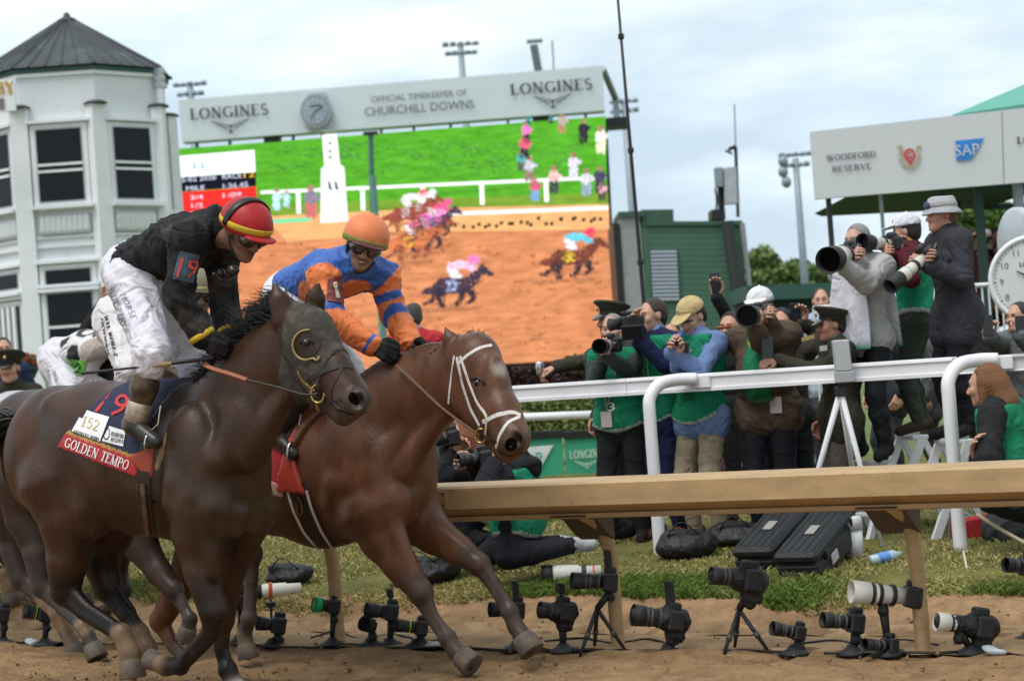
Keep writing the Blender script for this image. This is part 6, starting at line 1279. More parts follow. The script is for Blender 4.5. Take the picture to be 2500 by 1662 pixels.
def rider19():
    g = g19; t = Thing('person', 'jockey in muddy black silks and red helmet with yellow stripe, riding horse 19, head bowed', 'person', g.base())
    d = dict(pv=(322, 655, 0), nk=(510, 562, 0.02), shR=(462, 583, .20), shL=(540, 610, -.19), elR=(434, 722, .24), elL=(549, 752, -.21), wrR=(497, 826, .16), wrL=(560, 826, -.10),
             hpR=(322, 685, .10), hpL=(352, 690, -.10), knR=(372, 868, .30), knL=(478, 892, -.26), anR=(328, 1040, .345), anL=(470, 1030, -.33), toR=(380, 1078, .345), toL=(520, 1075, -.33), hd=(596, 568, 0.03))
    J = rider_J(g, d, g.fwd, g.fwd*0.84+g.lat*0.14-UP*0.58, UP*0.84+g.fwd*.5); J['s'] = 1.0
    J['hdR'] = nrm(g.fwd*.8-UP*.6); J['hnR'] = nrm(-g.lat); J['hdL'] = nrm(g.fwd*.8-UP*.6); J['hnL'] = nrm(g.lat); J['curlR'] = J['curlL'] = .95; J['sideR'] = 1; J['sideL'] = -1
    BK = (.010, .010, .012); YE = (.48, .33, .02); WH = (.62, .60, .66)
    W = dict(skin=SKIN_D, skinmat=M_skinmud, hair=(.01, .008, .007), hairstyle='none', top=BK, topmat=M_silkmud, topname='racing_silks', trousers=WH, tname='breeches', tloose=.030, tmat=M_silk, gloves=(.015, .013, .012), loose=.026, fold=.013, long=False,
             hat=('helmet', (.36, .012, .016), (.55, .38, .03), (.32, .012, .016), (.018, .050)), hscale=1.0, collar=BK)
    J['s'] = 1.02; o = figure(t, J, W, .012, .007); w, A = o['w'], o['A']
    goggles(t, o, 1.0, o['cap'])
    # black goggle strap over the helmet, chin strap, spare goggles hanging at the chest
    t.add('helmet_strap', tube([w(.1235*math.sin(a), -.012, .052+.1205*math.cos(a)) for a in np.linspace(-1.75, 1.75, 25)], .005, 8, True, 4.2, A[1]), M_black, None, True, parent=o['cap'])
    t.add('chin_strap', join(tube(spline([w(.085, -.01, .01), w(.075, .03, -.06), w(.03, .06, -.115), w(-.03, .06, -.115)]), .006, 5)), M_black, None, True, parent=o['cap'])
    for k, sg in (('R', 1), ('L', -1)):
        wr, el = J['wr'+k], J['el'+k]; a = wr+(el-wr)*.13; b = wr+(el-wr)*.005
        t.add('cuff', tube([a, a+(b-a)*.5, b], [.066, .070, .066], 14), mat('yellow_cuff', YE, .6, var=.15, bump=.3, bscale=20), None, True)
    # hood rolled behind the neck
    z = net(chain([g.wor(g(500, 548, .11)), g.wor(g(524, 524, .02)), g.wor(g(545, 532, -.07))], [.03, .044, .038], .03, BK), .010, .03, 0, (), None, .006); t.add('neck_hood', z[:2], M_silkmud, z[2], True)
    sp = t.add('spare_goggles', join(*[sphere(g.wor(g(x, y, .05)), (.034, .014, .026), 12, 8) for x, y in ((534, 668), (568, 660))], tube(spline([g.wor(g(522, 665, .08)), g.wor(g(540, 684, .07)), g.wor(g(566, 682, .05)), g.wor(g(580, 655, .02))]), .009, 6)), mat('dull_lens', (.02, .017, .013), .3, var=.3), None, True)
    t.add('goggle_button', join(*[sphere(g.wor(g(x, y, .09)), .007, 8, 6) for x, y in ((521, 668), (566, 657))]), M_brass, None, True, parent=sp)
    # arm band with the number
    tb = bvh_of(o['top']); ar = patch(tb, [(422, 680), (470, 690), (486, 622), (440, 612)], 10, 10, .006); BL = mat('armband_blue', (.045, .085, .13), .6, var=.25, nscale=25, dirt=(.1, .08, .06), dirt_amt=.25)
    if ar: 
        ab = t.add('arm_band', ar, BL, None, True)
        dd = decal(sans('19'), tb, [(433, 672), (471, 679), (482, 634), (444, 627)], .017)
        if dd: t.add('number', dd, mat('orange_red_print', (.52, .06, .025), .6, var=.1), parent=ab)
    pb = bvh_of(o['trousers'])
    for txt, q in (('HORSE', [(294, 719), (322, 780), (336, 777), (307, 716)]), ('WHISPERER', [(267, 704), (303, 815), (317, 812), (280, 700)])):
        dd = decal(serif(txt, .75, .05), pb, q, .004)
        if dd: t.add('lettering', dd, M_greyink, parent=o['trousers'])
    boot(t, J, 'R', (.03, .02, .014), (.02, .018, .016), 1.0); boot(t, J, 'L', (.03, .02, .014), (.02, .018, .016), 1.0)
    # white lower boot wrap, stirrup
    kn, an = J['knR'], J['anR']; a, b = kn+(an-kn)*.66, kn+(an-kn)*.94
    t.add('boot_wrap', tube([a, (a+b)/2, b], [.060, .062, .058], 14), mat('muddy_wrap', (.45, .38, .30), .8, var=.3, nscale=9, dirt=(.17, .09, .04), dirt_amt=.6, dirt_scale=8), None, True)
    an, to = J['anR'], J['toR']; c = to-nrm(to-an)*.03-UP*.03
    st = t.add('stirrup', tube([c+g.lat*.05*math.cos(a)+UP*(.075*max(0, math.sin(a))-.012) for a in np.linspace(0, 2*math.pi, 21)], .0045, 6), M_steel, None, True)
    t.add('stirrup_leather', tube([c+UP*.07, g.wor(g(386, 1035, .325)), g.wor(g(392, 990, .31))], .007, 6, True, .35), M_whitestrap, None, True, parent=st)
    # riding crop held in the near hand
    a, b, c = g.wor(g(520, 874, .20)), g.wor(g(340, 896, .38)), g.wor(g(202, 911, .46))
    w_ = Thing('riding_crop', 'long thin riding crop with tan grip in the hand of the red-helmeted jockey', 'riding crop', c)
    w_.add('shaft', tube([a, b], [.010, .009], 8), M_black, None, True); w_.add('grip_wrap', tube([g.wor(g(420, 887, .30)), b], [.0115, .0105], 8), mat('tan_wrap', (.32, .24, .12), .7, var=.2, nscale=60), None, True); w_.add('flap', tube([b, c], [.010, .016], 8, True, .5), M_black, None, True)
    return t, J
rider19()
# ---- the red bay on the rail side, ridden in blue and orange
g2 = Rig(800, 1130, 11.35, 38)
BAY = (0.102, 0.041, 0.020); LEGG = (0.060, 0.040, 0.032); MUDG = (0.16, 0.12, 0.09)
T2 = dict(
    musc=[((885, 1030, .15), (866, 1180, .25), .045, .07), ((830, 1180, .26), (815, 1225, .25), .085, .07), ((915, 1165, .21), (940, 1225, .19), .085, .07), ((955, 1265, .20), (1012, 1400, .19), .050, .028), ((900, 1290, .19), (984, 1412, .18), .050, .024), ((1045, 1268, -.10), (1142, 1342, -.12), .05, .03), ((1030, 1300, -.16), (1130, 1360, -.16), .045, .024), ((992, 1210, .04), (996, 1255, .04), .08, .055), ((1018, 1195, -.08), (1012, 1250, -.08), .055, .045), ((1072, 1020, .05), (985, 1150, .12), .05, .075), ((985, 1060, .10), (915, 1140, .2), .07, .08)],
    trunk=[(470, 1095, 130, 1.15), (560, 1110, 155, 1.2), (670, 1128, 178, 1.28), (790, 1140, 196, 1.32), (900, 1145, 165, 1.15)],
    bulge=[(420, 1130, 90, 0.12, (1, .8, 1.3)), (420, 1130, 90, -0.12, (1, .8, 1.3)), (845, 1150, 125, 0.18, (.72, .5, 1.3)), (905, 1180, 92, 0.15, (.8, .55, 1.1)), (960, 1225, 52, 0.16, (.9, .8, 1.1)), (1006, 1190, 65, -0.10, (.7, .9, 1.2)), (1008, 1250, 48, -0.12, (1, .9, 1.1)), (960, 1130, 110, 0.0, (.8, 1.15, 1.4)), (900, 1040, 95, .1, (.8, .6, 1.1))],
    neck=[(900, 1060, 145, 1.45, 0), (985, 990, 118, 1.6, 0), (1060, 938, 92, 1.7, 0), (1118, 900, 66, 1.5, 0.01)],
    legs=[[(915, 1255, 0.17, 92), (935, 1310, 0.17, 64), (978, 1378, 0.17, 46), (1028, 1446, 0.17, 33, LEGG), (1052, 1500, 0.17, 23, LEGG), (1092, 1556, 0.17, 24, LEGG), (1112, 1588, 0.17, 22, LEGG), (1140, 1612, 0.17, 31, HOOF)],
          [(1010, 1255, -0.13, 80), (1058, 1300, -0.14, 54), (1118, 1342, -0.14, 41), (1172, 1378, -0.14, 29, LEGG), (1205, 1425, -0.14, 22, LEGG), (1245, 1492, -0.14, 24, LEGG), (1258, 1526, -0.14, 22, LEGG), (1288, 1572, -0.14, 32, HOOF)],
          [(500, 1200, .14, 105), (555, 1260, .15, 75), (590, 1320, .15, 48), (612, 1352, .15, 34, LEGG), (614, 1420, .15, 23, LEGG), (608, 1508, .15, 24, LEGG), (596, 1548, .15, 22, MUDG), (604, 1590, .15, 27, HOOF)],
          [(480, 1210, -.12, 100), (490, 1310, -.12, 66), (440, 1430, -.12, 44), (392, 1515, -.12, 34), (420, 1570, -.12, 24, LEGG), (455, 1610, -.12, 24, LEGG), (470, 1625, -.12, 22, HOOF), (480, 1640, -.12, 26, HOOF)]])
def build_horse2():
    g, m = g2, g2.m; t = Thing('racehorse', 'reddish bay racehorse with white bridle galloping along the brown rail', 'horse', g.base())
    pr = horse_body(g, dict(coat=BAY, dark=DARK, mud=MUD), T2)
    q = lambda x, y, l: g(x, y, l); hl = nrm(V(-.34, .94, 0)); co = BAY
    pr += [cone(q(1122, 868, .01), q(1160, 888, .03), 46*m, 70*m, .05, co, hl, 1.3), cone(q(1160, 888, .03), q(1222, 1010, .12), 70*m, 50*m, .05, co, hl, 1.3), cone(q(1222, 1010, .12), q(1252, 1068, .16), 50*m, 44*m, .04, co, hl, 1.1),
           cone(q(1140, 960, .03), q(1205, 1035, .10), 72*m, 42*m, .05, co, hl, 1.55), cone(q(1150, 985, .04), q(1232, 1098, .15), 44*m, 26*m, .04, co, hl, 1.3), ell(q(1236, 1100, .15), 27*m, None, .03, co), ell(q(1213, 930, .10), (22*m, 30*m, 60*m), None, .05, co)]
    for (a, b, l, r0) in (((1112, 862), (1088, 800), .06, 24), ((1166, 842), (1176, 812), -.05, 20)):
        mid = ((a[0]+b[0])/2, (a[1]+b[1])/2); pr += [cone(q(*a, l), q(*mid, l), r0*m, r0*m*.8, .02, co, V(.6, .8, 0), 1.6), cone(q(*mid, l), q(*b, l), r0*m*.8, 4*m, .015, co, V(.6, .8, 0), 1.6)]
    pr += [ell(q(1262, 1070, .20), (24*m, 18*m, 28*m), None, .02, co), ell(q(1258, 1073, .245), (13*m, 18*m, 17*m), None, .012, (.006, .005, .005), sub=True)]
    paint = [dict(ell(g(960, 1000, 0), (.25, .6, .3), col=(.055, .021, .010)), mix=.5), dict(ell(g(760, 1280, 0), (.5, .6, .14), col=(.045, .016, .008)), mix=.6)]+[dict(p, mix=.7) for p in (cone(g(1028, 1446, .17), g(985, 1385, .17), 48*m, 30*m, col=LEGG), cone(g(1172, 1378, -.14), g(1120, 1345, -.14), 46*m, 30*m, col=LEGG), ell(q(1252, 1085, .16), (60*m, 80*m, 48*m), col=(.085, .06, .042)))]  # the low dark ellipsoid paints shade under the belly into the coat
    paint += [ell(q(1257, 1072, .25), (12*m, 30*m, 16*m), None, col=(.004, .003, .003)), ell(q(1214, 902, .16), (13*m, 40*m, 14*m), None, col=(.45, .38, .32)), ell(q(1220, 915, .16), (8*m, 40*m, 8*m), None, col=(.45, .38, .32)), ell(q(1211, 893, .16), (16*m, 40*m, 6*m), None, col=(.4, .33, .28))]
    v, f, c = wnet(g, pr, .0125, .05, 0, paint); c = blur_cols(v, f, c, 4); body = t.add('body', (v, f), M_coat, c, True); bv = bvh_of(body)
    hooves(t, g, T2)
    e = hit(bv, 1164, 934, -.010); t.add('eye', sphere(e[0], .021, 12, 8), M_eye, None, True)
    t.add('eyelid', join(strap(bv, [(1150, 926), (1162, 918), (1178, 926), (1184, 938)], .014, .004)), mat('lid', (.03, .012, .008), .5), None, True)
    circ = (np.array([(.5, .5)]+[(.5+.5*math.cos(6.2832*k/16), .5+.5*math.sin(6.2832*k/16)) for k in range(16)]), [[0, 1+k, 1+(k+1) % 16] for k in range(16)])
    t.add('nostril', decal(circ, bv, [(1234, 1104), (1268, 1094), (1258, 1064), (1232, 1072)], .003), mat('nostril', (.004, .003, .003), 1.0, var=0, spec=.02)); t.add('mouth_line', strap(bv, [(1276, 1104), (1258, 1112), (1236, 1112), (1218, 1100)], .007, .001, .5), mat('nostril', (.004, .003, .003)))
    br = t.add('bridle', join(strap(bv, [(1200, 843), (1172, 848), (1140, 868), (1118, 890)], 0.019, .004, .15), strap(bv, [(1110, 868), (1104, 910), (1098, 960), (1096, 985)], 0.016, .004, .15), strap(bv, [(1116, 872), (1130, 940), (1150, 1000), (1172, 1040)], 0.019, .004, .15), strap(bv, [(1124, 870), (1146, 935), (1166, 985), (1190, 1015), (1186, 1060)], 0.017, .004, .15), strap(bv, [(1180, 1030), (1215, 1012), (1256, 1005), (1270, 1014)], 0.025, .004, .15), strap(bv, [(1268, 1018), (1240, 1030), (1220, 1062), (1212, 1092)], 0.019, .004, .15)), M_whitestrap)
    bc = hit(bv, 1178, 1062, .012)[0]; t.add('bit_ring', tube([bc+.036*(math.cos(a)*V(.8, -.3, .1)+math.sin(a)*V(-.05, 0, 1)) for a in np.linspace(0, 6.283, 17)], .006, 6), M_brass, None, True, parent=br)
    t.add('bit_strap', join(strap(bv, [(1172, 1056), (1200, 1075), (1214, 1078)], .016, .004), strap(bv, [(1160, 1050), (1178, 1080), (1200, 1095)], .014, .004)), M_leather, parent=br)
    t.add('rein', tube(spline([g.wor(g(968, 892, .16)), g.wor(g(1010, 930, .20)), g.wor(g(1085, 1000, .20)), bc], 8), .012, 6, True, .5), M_brownleather, None, True)
    r = np.random.default_rng(14); roots, dirs = [], []
    for i in range(800):
        s = r.uniform(0, 1); px, py = 905+(1108-905)*s+r.normal()*6, 945-(945-848)*s-10*math.sin(s*3.14)+r.normal()*6; roots.append(g.wor(g(px, py, r.normal()*.02))); dirs.append(nrm(-.7*g.fwd+UP*.35+g.lat*(.45+r.normal()*.3)))
    t.add('mane', strands(roots, dirs, .13, .0048, 4, .7, .2, 6), M_hair, None, True)
    roots, dirs = [], []
    for i in range(60): roots.append(g.wor(g(1150+r.normal()*16, 832+r.normal()*5, r.normal()*.03))); dirs.append(nrm(g.fwd*r.normal()*.4+UP*.8+g.lat*.2+V(r.normal()*.5, 0, 0)))
    t.add('forelock', strands(roots, dirs, .085, .005, 4, .9, .4, 7), M_hair, None, True)
    roots, dirs = [], []
    for i in range(60): roots.append(g.wor(g(385+r.normal()*6, 1060+r.normal()*8, r.normal()*.02))); dirs.append(nrm(-g.fwd-UP*.1))
    t.add('tail', strands(roots, dirs, .7, .012, 6, .9, .15, 8), M_hair, None, True)
    tp = pr[:4]
    def mk(poly, infl, lim=-.12):
        cutf = polycut(g, poly, .31, lim)
        return wnet(g, tp, .012, .1, infl, (), cutf)
    z = mk([(640, 900), (770, 900), (735, 1000), (716, 1195), (655, 1200), (600, 1150)], .014); cl = t.add('saddle_cloth', z[:2], mat('red_cloth', (.36, .022, .028), .75, var=.25, nscale=12, dirt=(.2, .13, .1), dirt_amt=.2), None, True)
    z = mk([(655, 1165), (706, 1178), (702, 1212), (648, 1205)], .018); t.add('name_band', z[:2], mat('pink_band', (.42, .26, .22), .8, var=.3), None, True, parent=cl)
    z = mk([(700, 930), (768, 960), (738, 1010), (724, 1100), (752, 1205), (692, 1196), (712, 1080), (718, 1010)], .030); t.add('saddle_flap', z[:2], mat('red_leather', (.40, .045, .03), .45, var=.2, dirt=(.3, .16, .1), dirt_amt=.2), None, True)
    z = mk([(742, 985), (775, 975), (745, 1035), (732, 1080), (722, 1080), (728, 1030)], .038); t.add('saddle_roll', z[:2], mat('brown_roll', (.12, .055, .025), .6, var=.2), None, True)
    z = mk([(690, 985), (735, 985), (728, 1030), (712, 1085), (690, 1085)], .034); t.add('saddle', z[:2], M_leather, None, True)
    gi = t.add('girth', strap(bv, [(722, 1180), (738, 1232), (768, 1292), (802, 1340)], .125, .003, .06), M_leather); t.add('girth_edge', strap(bv, [(704, 1200), (718, 1245), (742, 1296), (776, 1336)], .016, .010, .3), M_whitestrap, parent=gi); t.add('girth_edge', strap(bv, [(750, 1196), (762, 1240), (786, 1296), (812, 1336)], .016, .010, .3), M_whitestrap, parent=gi); t.add('girth_buckle', strap(bv, [(726, 1225), (730, 1260), (742, 1255), (738, 1222), (730, 1212)], .014, .014, .4), M_brownleather, parent=gi)
    return t, bv
H2T, H2B = build_horse2()
def rider2():
    g = g2; t = Thing('person', 'jockey in blue and orange silks and orange helmet, smiling toward the other rider', 'person', g.base())
    d = dict(pv=(712, 715, 0), nk=(868, 640, .02), shR=(792, 672, .21), shL=(935, 676, -.20), elR=(806, 770, .26), elL=(965, 770, -.24), wrR=(912, 845, .15), wrL=(1004, 838, -.10),
             hpR=(700, 745, .10), hpL=(735, 750, -.10), knR=(770, 900, .28), knL=(850, 905, -.26), anR=(672, 1062, .34), anL=(760, 1060, -.33), toR=(716, 1108, .34), toL=(800, 1100, -.33), hd=(888, 600, .04))
    J = rider_J(g, d, g.fwd, g.fwd*.62+g.lat*.62-UP*.30, UP*.92+g.fwd*.25-g.lat*.06+V(.12, 0, 0)); J['s'] = 1.06
    J['hdR'] = nrm(g.fwd*.9-UP*.4); J['hnR'] = nrm(-g.lat-UP*.3); J['hdL'] = nrm(g.fwd*.8-UP*.6); J['hnL'] = nrm(g.lat); J['curlR'] = J['curlL'] = .95; J['sideL'] = -1
    BL, OR = (.035, .105, .37), (.72, .19, .055); W_ = lambda x, y, l: g.wor(g(x, y, l))
    def along(a, b, s): return a+(b-a)*s
    paint = []
    for k in 'RL':
        sh, el, wr = J['sh'+k], J['el'+k], J['wr'+k]
        paint += [ell(along(sh, el, .05), .105, None, col=OR), cone(along(sh, el, .25), along(sh, el, 1), .095, .095, col=OR), cone(along(el, wr, 0), wr, .085, .085, col=OR)]
        def band(a, b, u, w): x_, y_, d_ = frame_of(b-a); return ell(along(a, b, u), (.13, .13, w), np.array([x_, y_, d_]), col=BL)
        paint += [band(sh, el, .86, .036), band(el, wr, .92, .012)] if k == 'R' else [band(sh, el, .50, .030), band(el, wr, .16, .036)]
    # orange ring on the chest and one on the back
    paint += [ell(W_(862, 722, .05), (.16, .16, .085), None, col=OR), ell(W_(868, 735, .05), (.12, .2, .055), None, col=BL), ell(W_(775, 612, .05), (.18, .16, .045), None, col=OR), ell(W_(790, 622, .05), (.15, .2, .035), None, col=BL), ell(W_(748, 728, .18), (.06, .12, .10), None, col=OR)]
    W = dict(skin=(.30, .165, .11), skinmat=M_skinmud, hair=(.01, .008, .007), hairstyle='none', top=BL, topmat=M_silk, topname='racing_silks', paint=paint, trousers=(.60, .58, .62), tname='breeches', tloose=.028, tmat=M_silk, gloves=(.012, .012, .013), loose=.026, fold=.013, long=False,
             hat=('helmet', (.66, .19, .075), (.19, .19, .045), (.10, .03, .03), (.0, .032)))
    o = figure(t, J, W, .0105, .007); w, A = o['w'], o['A']
    goggles(t, o, 1.06, o['cap']); t.add('chin_strap', tube(spline([w(.085, -.01, .01), w(.075, .03, -.06), w(.03, .06, -.118), w(-.03, .06, -.118), w(-.075, .03, -.06)]), .007, 5), M_black, None, True, parent=o['cap'])
    t.add('teeth', sphere(w(0, .098, -.061), V(.017, .008, .0055), 10, 6, A), mat('teeth', (.55, .5, .42), .4), None, True, parent=o['body'])
    tb = bvh_of(o['top']); ar = patch(tb, [(798, 736), (838, 742), (832, 672), (800, 682)], 8, 8, .008)
    if ar:
        ab = t.add('arm_band', ar, mat('dark_red_band', (.17, .035, .03), .6, var=.2, dirt=(.12, .08, .06), dirt_amt=.2))
        dd = patch(tb, [(818, 729), (826, 727), (819, 690), (812, 692)], 3, 8, .012)
        if dd: t.add('cream_strip', dd, mat('cream_print', (.5, .45, .32), .6, var=.3, nscale=80), parent=ab)
    boot(t, J, 'R', (.02, .017, .015), (.015, .014, .013), 1.06); boot(t, J, 'L', (.02, .017, .015), (.015, .014, .013), 1.06)
    c = J['toR']-UP*.02; st = t.add('stirrup', tube([c+g.lat*.05*math.cos(a)+UP*(.10*max(0, math.sin(a))-.012) for a in np.linspace(0, 6.283, 19)], .006, 6), M_steel, None, True); t.add('stirrup_leather', tube([c+UP*.09, g.wor(g(727, 1050, .31)), g.wor(g(734, 1010, .30))], .010, 6, True, .35), M_whitestrap, None, True, parent=st)
    t.add('glove_logo', sphere(J['wrR']+nrm(J['wrR']-J['elR'])*.035-V(0, .03, -.012), (.016, .006, .014), 8, 6), M_brass, None, True)
rider2()
# ---- the two horses behind
def mapT(T, s, X0, Y0, legs=None):
    q = lambda p: (X0+(p[0]-450)*s, Y0+(p[1]-1125)*s)
    return dict(trunk=[(*q(p), p[2], p[3]) for p in T['trunk']], bulge=[(*q(p), *p[2:]) for p in T['bulge']], neck=[(*q(p), *p[2:]) for p in T['neck']], legs=legs or [[(*q(p), *p[2:]) for p in l] for l in T['legs']])
def plain_horse(label, D, X0, Y0, coat, legs=None, yaw=38):
    g = Rig(X0, Y0, D, yaw); s = 10.2/D; t = Thing('racehorse', label, 'horse', g.base()); T = mapT(T19, s, X0, Y0, legs); m19 = 10.2/FPX; sv = g.m; g.m = m19
    H = {k: (X0+(v[0]-450)*s, Y0+(v[1]-1125)*s, v[2], v[3]) for k, v in H19.items()}
    pr = horse_body(g, dict(coat=coat, dark=DARK, mud=MUD), T)+head_prims(g, m19, coat, H)
    pr += [cone(g(X0+(697-450)*s, Y0+(782-1125)*s, .055), g(X0+(672-450)*s, Y0+(700-1125)*s, .055), .055, .012, .02, coat), cone(g(X0+(766-450)*s, Y0+(765-1125)*s, -.06), g(X0+(774-450)*s, Y0+(695-1125)*s, -.06), .05, .012, .02, coat)]
    v, f, c = wnet(g, pr, .018, .05); c = blur_cols(v, f, c, 2); body = t.add('body', (v, f), M_coat, c, True); r = np.random.default_rng(int(X0)); bv = bvh_of(body); hooves(t, g, T)
    roots = [g.wor(g(X0+(556+144*u-450)*s, Y0+(942-197*u-1125-18*math.sin(u*3.14))*s, r.normal()*.02)) for u in r.uniform(0, 1, 120)]; t.add('mane', strands(roots, [nrm(-.75*g.fwd+UP*.6+g.lat*r.normal()*.3) for _ in roots], .13, .009, 3, .5, .2, 3), M_hair, None, True)
    roots = [g.wor(g(X0+(30-450)*s+r.normal()*6, Y0+(1020-1125)*s+r.normal()*8, r.normal()*.02)) for _ in range(60)]; t.add('tail', strands(roots, [nrm(-g.fwd-UP*.1) for _ in roots], .7, .013, 6, .9, .15, 3), M_hair, None, True)
    z = wnet(g, pr[:4], .018, .1, .014, (), lambda X: np.maximum(np.maximum(np.abs(X[..., 0]+.16)-.24, -X[..., 2]-.02), -X[..., 1]-.25)); t.add('saddle_cloth', z[:2], mat('grey_cloth', (.35, .35, .37), .8, var=.2), None, True)
    z = wnet(g, pr[:4], .018, .1, .03, (), lambda X: np.maximum(np.maximum(np.abs(X[..., 0]+.02)-.14, -X[..., 2]+.12), -X[..., 1]-.3)); t.add('saddle', z[:2], M_leather, None, True)
    return t, g
GR = (.045, .033, .028)
L3 = [[(322, 1262, .16, 84), (345, 1330, .16, 58), (388, 1395, .16, 42), (424, 1440, .16, 34, GR), (448, 1480, .16, 24, GR), (464, 1510, .16, 25, GR), (460, 1530, .16, 24, HOOF), (456, 1545, .16, 30, HOOF)],
      [(300, 1270, -.13, 80), (290, 1330, -.13, 56), (282, 1390, -.13, 40), (300, 1440, -.13, 32, GR), (260, 1490, -.13, 23, GR), (225, 1500, -.13, 23, GR), (215, 1480, -.13, 22, HOOF), (210, 1465, -.13, 26, HOOF)],
      [(60, 1170, .15, 110), (66, 1260, .15, 78), (92, 1350, .16, 50, GR), (104, 1430, .16, 40, GR), (150, 1480, .16, 28, GR), (200, 1528, .16, 27, MUD), (216, 1552, .16, 25, GR), (232, 1590, .16, 33, HOOF)],
      [(10, 1170, -.12, 110), (25, 1250, -.13, 80), (36, 1340, -.13, 52, GR), (52, 1410, -.13, 42, GR), (95, 1455, -.13, 30, (.17, .10, .06)), (140, 1500, -.13, 29, (.20, .11, .06)), (160, 1540, -.13, 26, MUD), (185, 1590, -.13, 33, MUD)]]
H3T, g3 = plain_horse('muddy dark brown racehorse mostly hidden behind horse 19', 12.4, 318, 1106, (.035, .02, .014), L3)
H4T, g4 = plain_horse('racehorse at the far left rear carrying the jockey with the green number 12', 14.2, 120, 1100, (.03, .018, .013))
def rider3():
    g = g3; t = Thing('person', 'jockey with mud-caked helmet and goggles half hidden behind the black-clad rider', 'person', g.base())
    d = dict(pv=(292, 770, 0), nk=(448, 772, .02), shR=(430, 806, .19), shL=(482, 806, -.19), elR=(425, 880, .22), elL=(478, 880, -.22), wrR=(482, 925, .10), wrL=(505, 920, -.10), hpR=(285, 790, .10), hpL=(305, 795, -.1), knR=(322, 905, .28), knL=(365, 910, -.26), anR=(270, 1010, .33), anL=(330, 1010, -.33), toR=(310, 1040, .33), toL=(370, 1040, -.33), hd=(486, 716, .02))
    J = rider_J(g, d, g.fwd, g.fwd*.75+g.lat*.55-UP*.25, UP*.95+g.fwd*.25); J['s'] = 1.04; WH = (.60, .57, .58)
    o = figure(t, J, dict(skin=(.24, .15, .10), skinmat=M_skinmud, top=(.55, .50, .50), topmat=M_silk, topname='racing_silks', paint=[ell(J['nk'], .14, None, col=(.36, .03, .04))], trousers=WH, tname='breeches', tmat=M_silk, tloose=.03, gloves=(.012, .012, .013), long=False, hat=('helmet', (.16, .15, .10), (.36, .32, .10), (.08, .06, .04), (.01, .035)), collar=(.36, .03, .04), hairstyle='none'), .016, .009)
    goggles(t, o, 1.04, o['cap']); pb = bvh_of(o['trousers'])
    for s, q in (("JEFF RUBY'S", [(262, 768), (288, 868), (280, 871), (254, 771)]), ('STEAKHOUSE', [(252, 774), (268, 866), (263, 868), (246, 778)])):
        dd = decal(serif(s, 1.4), pb, q, .004)
        if dd: t.add('lettering', dd, M_ink, parent=o['trousers'])
    boot(t, J, 'R', (.02, .017, .015), (.015, .014, .013), 1.0)
rider3()
def rider4():
    g = g4; t = Thing('person', 'crouching jockey in white silks with black dots and a green number 12 arm band', 'person', g.base())
    d = dict(pv=(150, 872, 0), nk=(246, 846, .0), shR=(232, 860, .19), shL=(262, 862, -.19), elR=(205, 925, .22), elL=(262, 930, -.2), wrR=(262, 950, .1), wrL=(285, 945, -.1), hpR=(146, 890, .1), hpL=(165, 895, -.1), knR=(180, 985, .28), knL=(215, 985, -.26), anR=(140, 1080, .33), anL=(190, 1080, -.33), toR=(170, 1105, .33), toL=(222, 1105, -.33), hd=(266, 858, .0))
    J = rider_J(g, d, g.fwd, g.fwd*.8-UP*.5+g.lat*.2, UP*.85+g.fwd*.45); J['s'] = 1.06; BK = (.015, .015, .018); W_ = lambda x, y, l: g.wor(g(x, y, l))
    paint = [ell(W_(x, y, l), r_, None, col=BK) for x, y, l, r_ in ((212, 812, .05, .075), (184, 865, .17, .065), (160, 835, .15, .05))]
    paint += [ell(W_(216, 812, .05), .042, None, col=(.6, .58, .58)), dict(ell(W_(228, 850, .2), .11, None, col=(.22, .14, .09)), mix=.7)]
    o = figure(t, J, dict(skin=SKIN_D, skinmat=M_skinmud, top=(.60, .57, .58), topmat=M_silk, topname='racing_silks', paint=paint, trousers=(.58, .56, .60), tname='breeches', tmat=M_silk, tloose=.03, gloves=(.012, .012, .013), long=False, hat=('helmet', (.10, .07, .05), (.12, .08, .05)), hairstyle='none'), .014, .009)
    goggles(t, o, 1.04, o['cap']); tb = bvh_of(o['top']); ar = patch(tb, [(164, 915), (206, 915), (212, 880), (176, 874)], 8, 8, .012)
    ab = t.add('arm_band', ar if ar else box(W_(188, 896, .28), (.11, .02, .09), g.fwd, g.lat, UP), mat('lime_green', (.10, .36, .03), .6, var=.15)); dd = decal(sans('12'), tb, [(174, 912), (200, 910), (204, 886), (180, 884)], .018)
    if dd: t.add('number', dd, M_ink, parent=ab)
    pb = bvh_of(o['trousers'])
    for s, q in (('HORSE', [(136, 905), (146, 945), (139, 947), (129, 908)]), ('WHISPERER', [(120, 900), (132, 960), (126, 962), (113, 903)])):
        dd = decal(serif(s, .9), pb, q, .004)
        if dd: t.add('lettering', dd, M_greyink, parent=o['trousers'])
rider4()
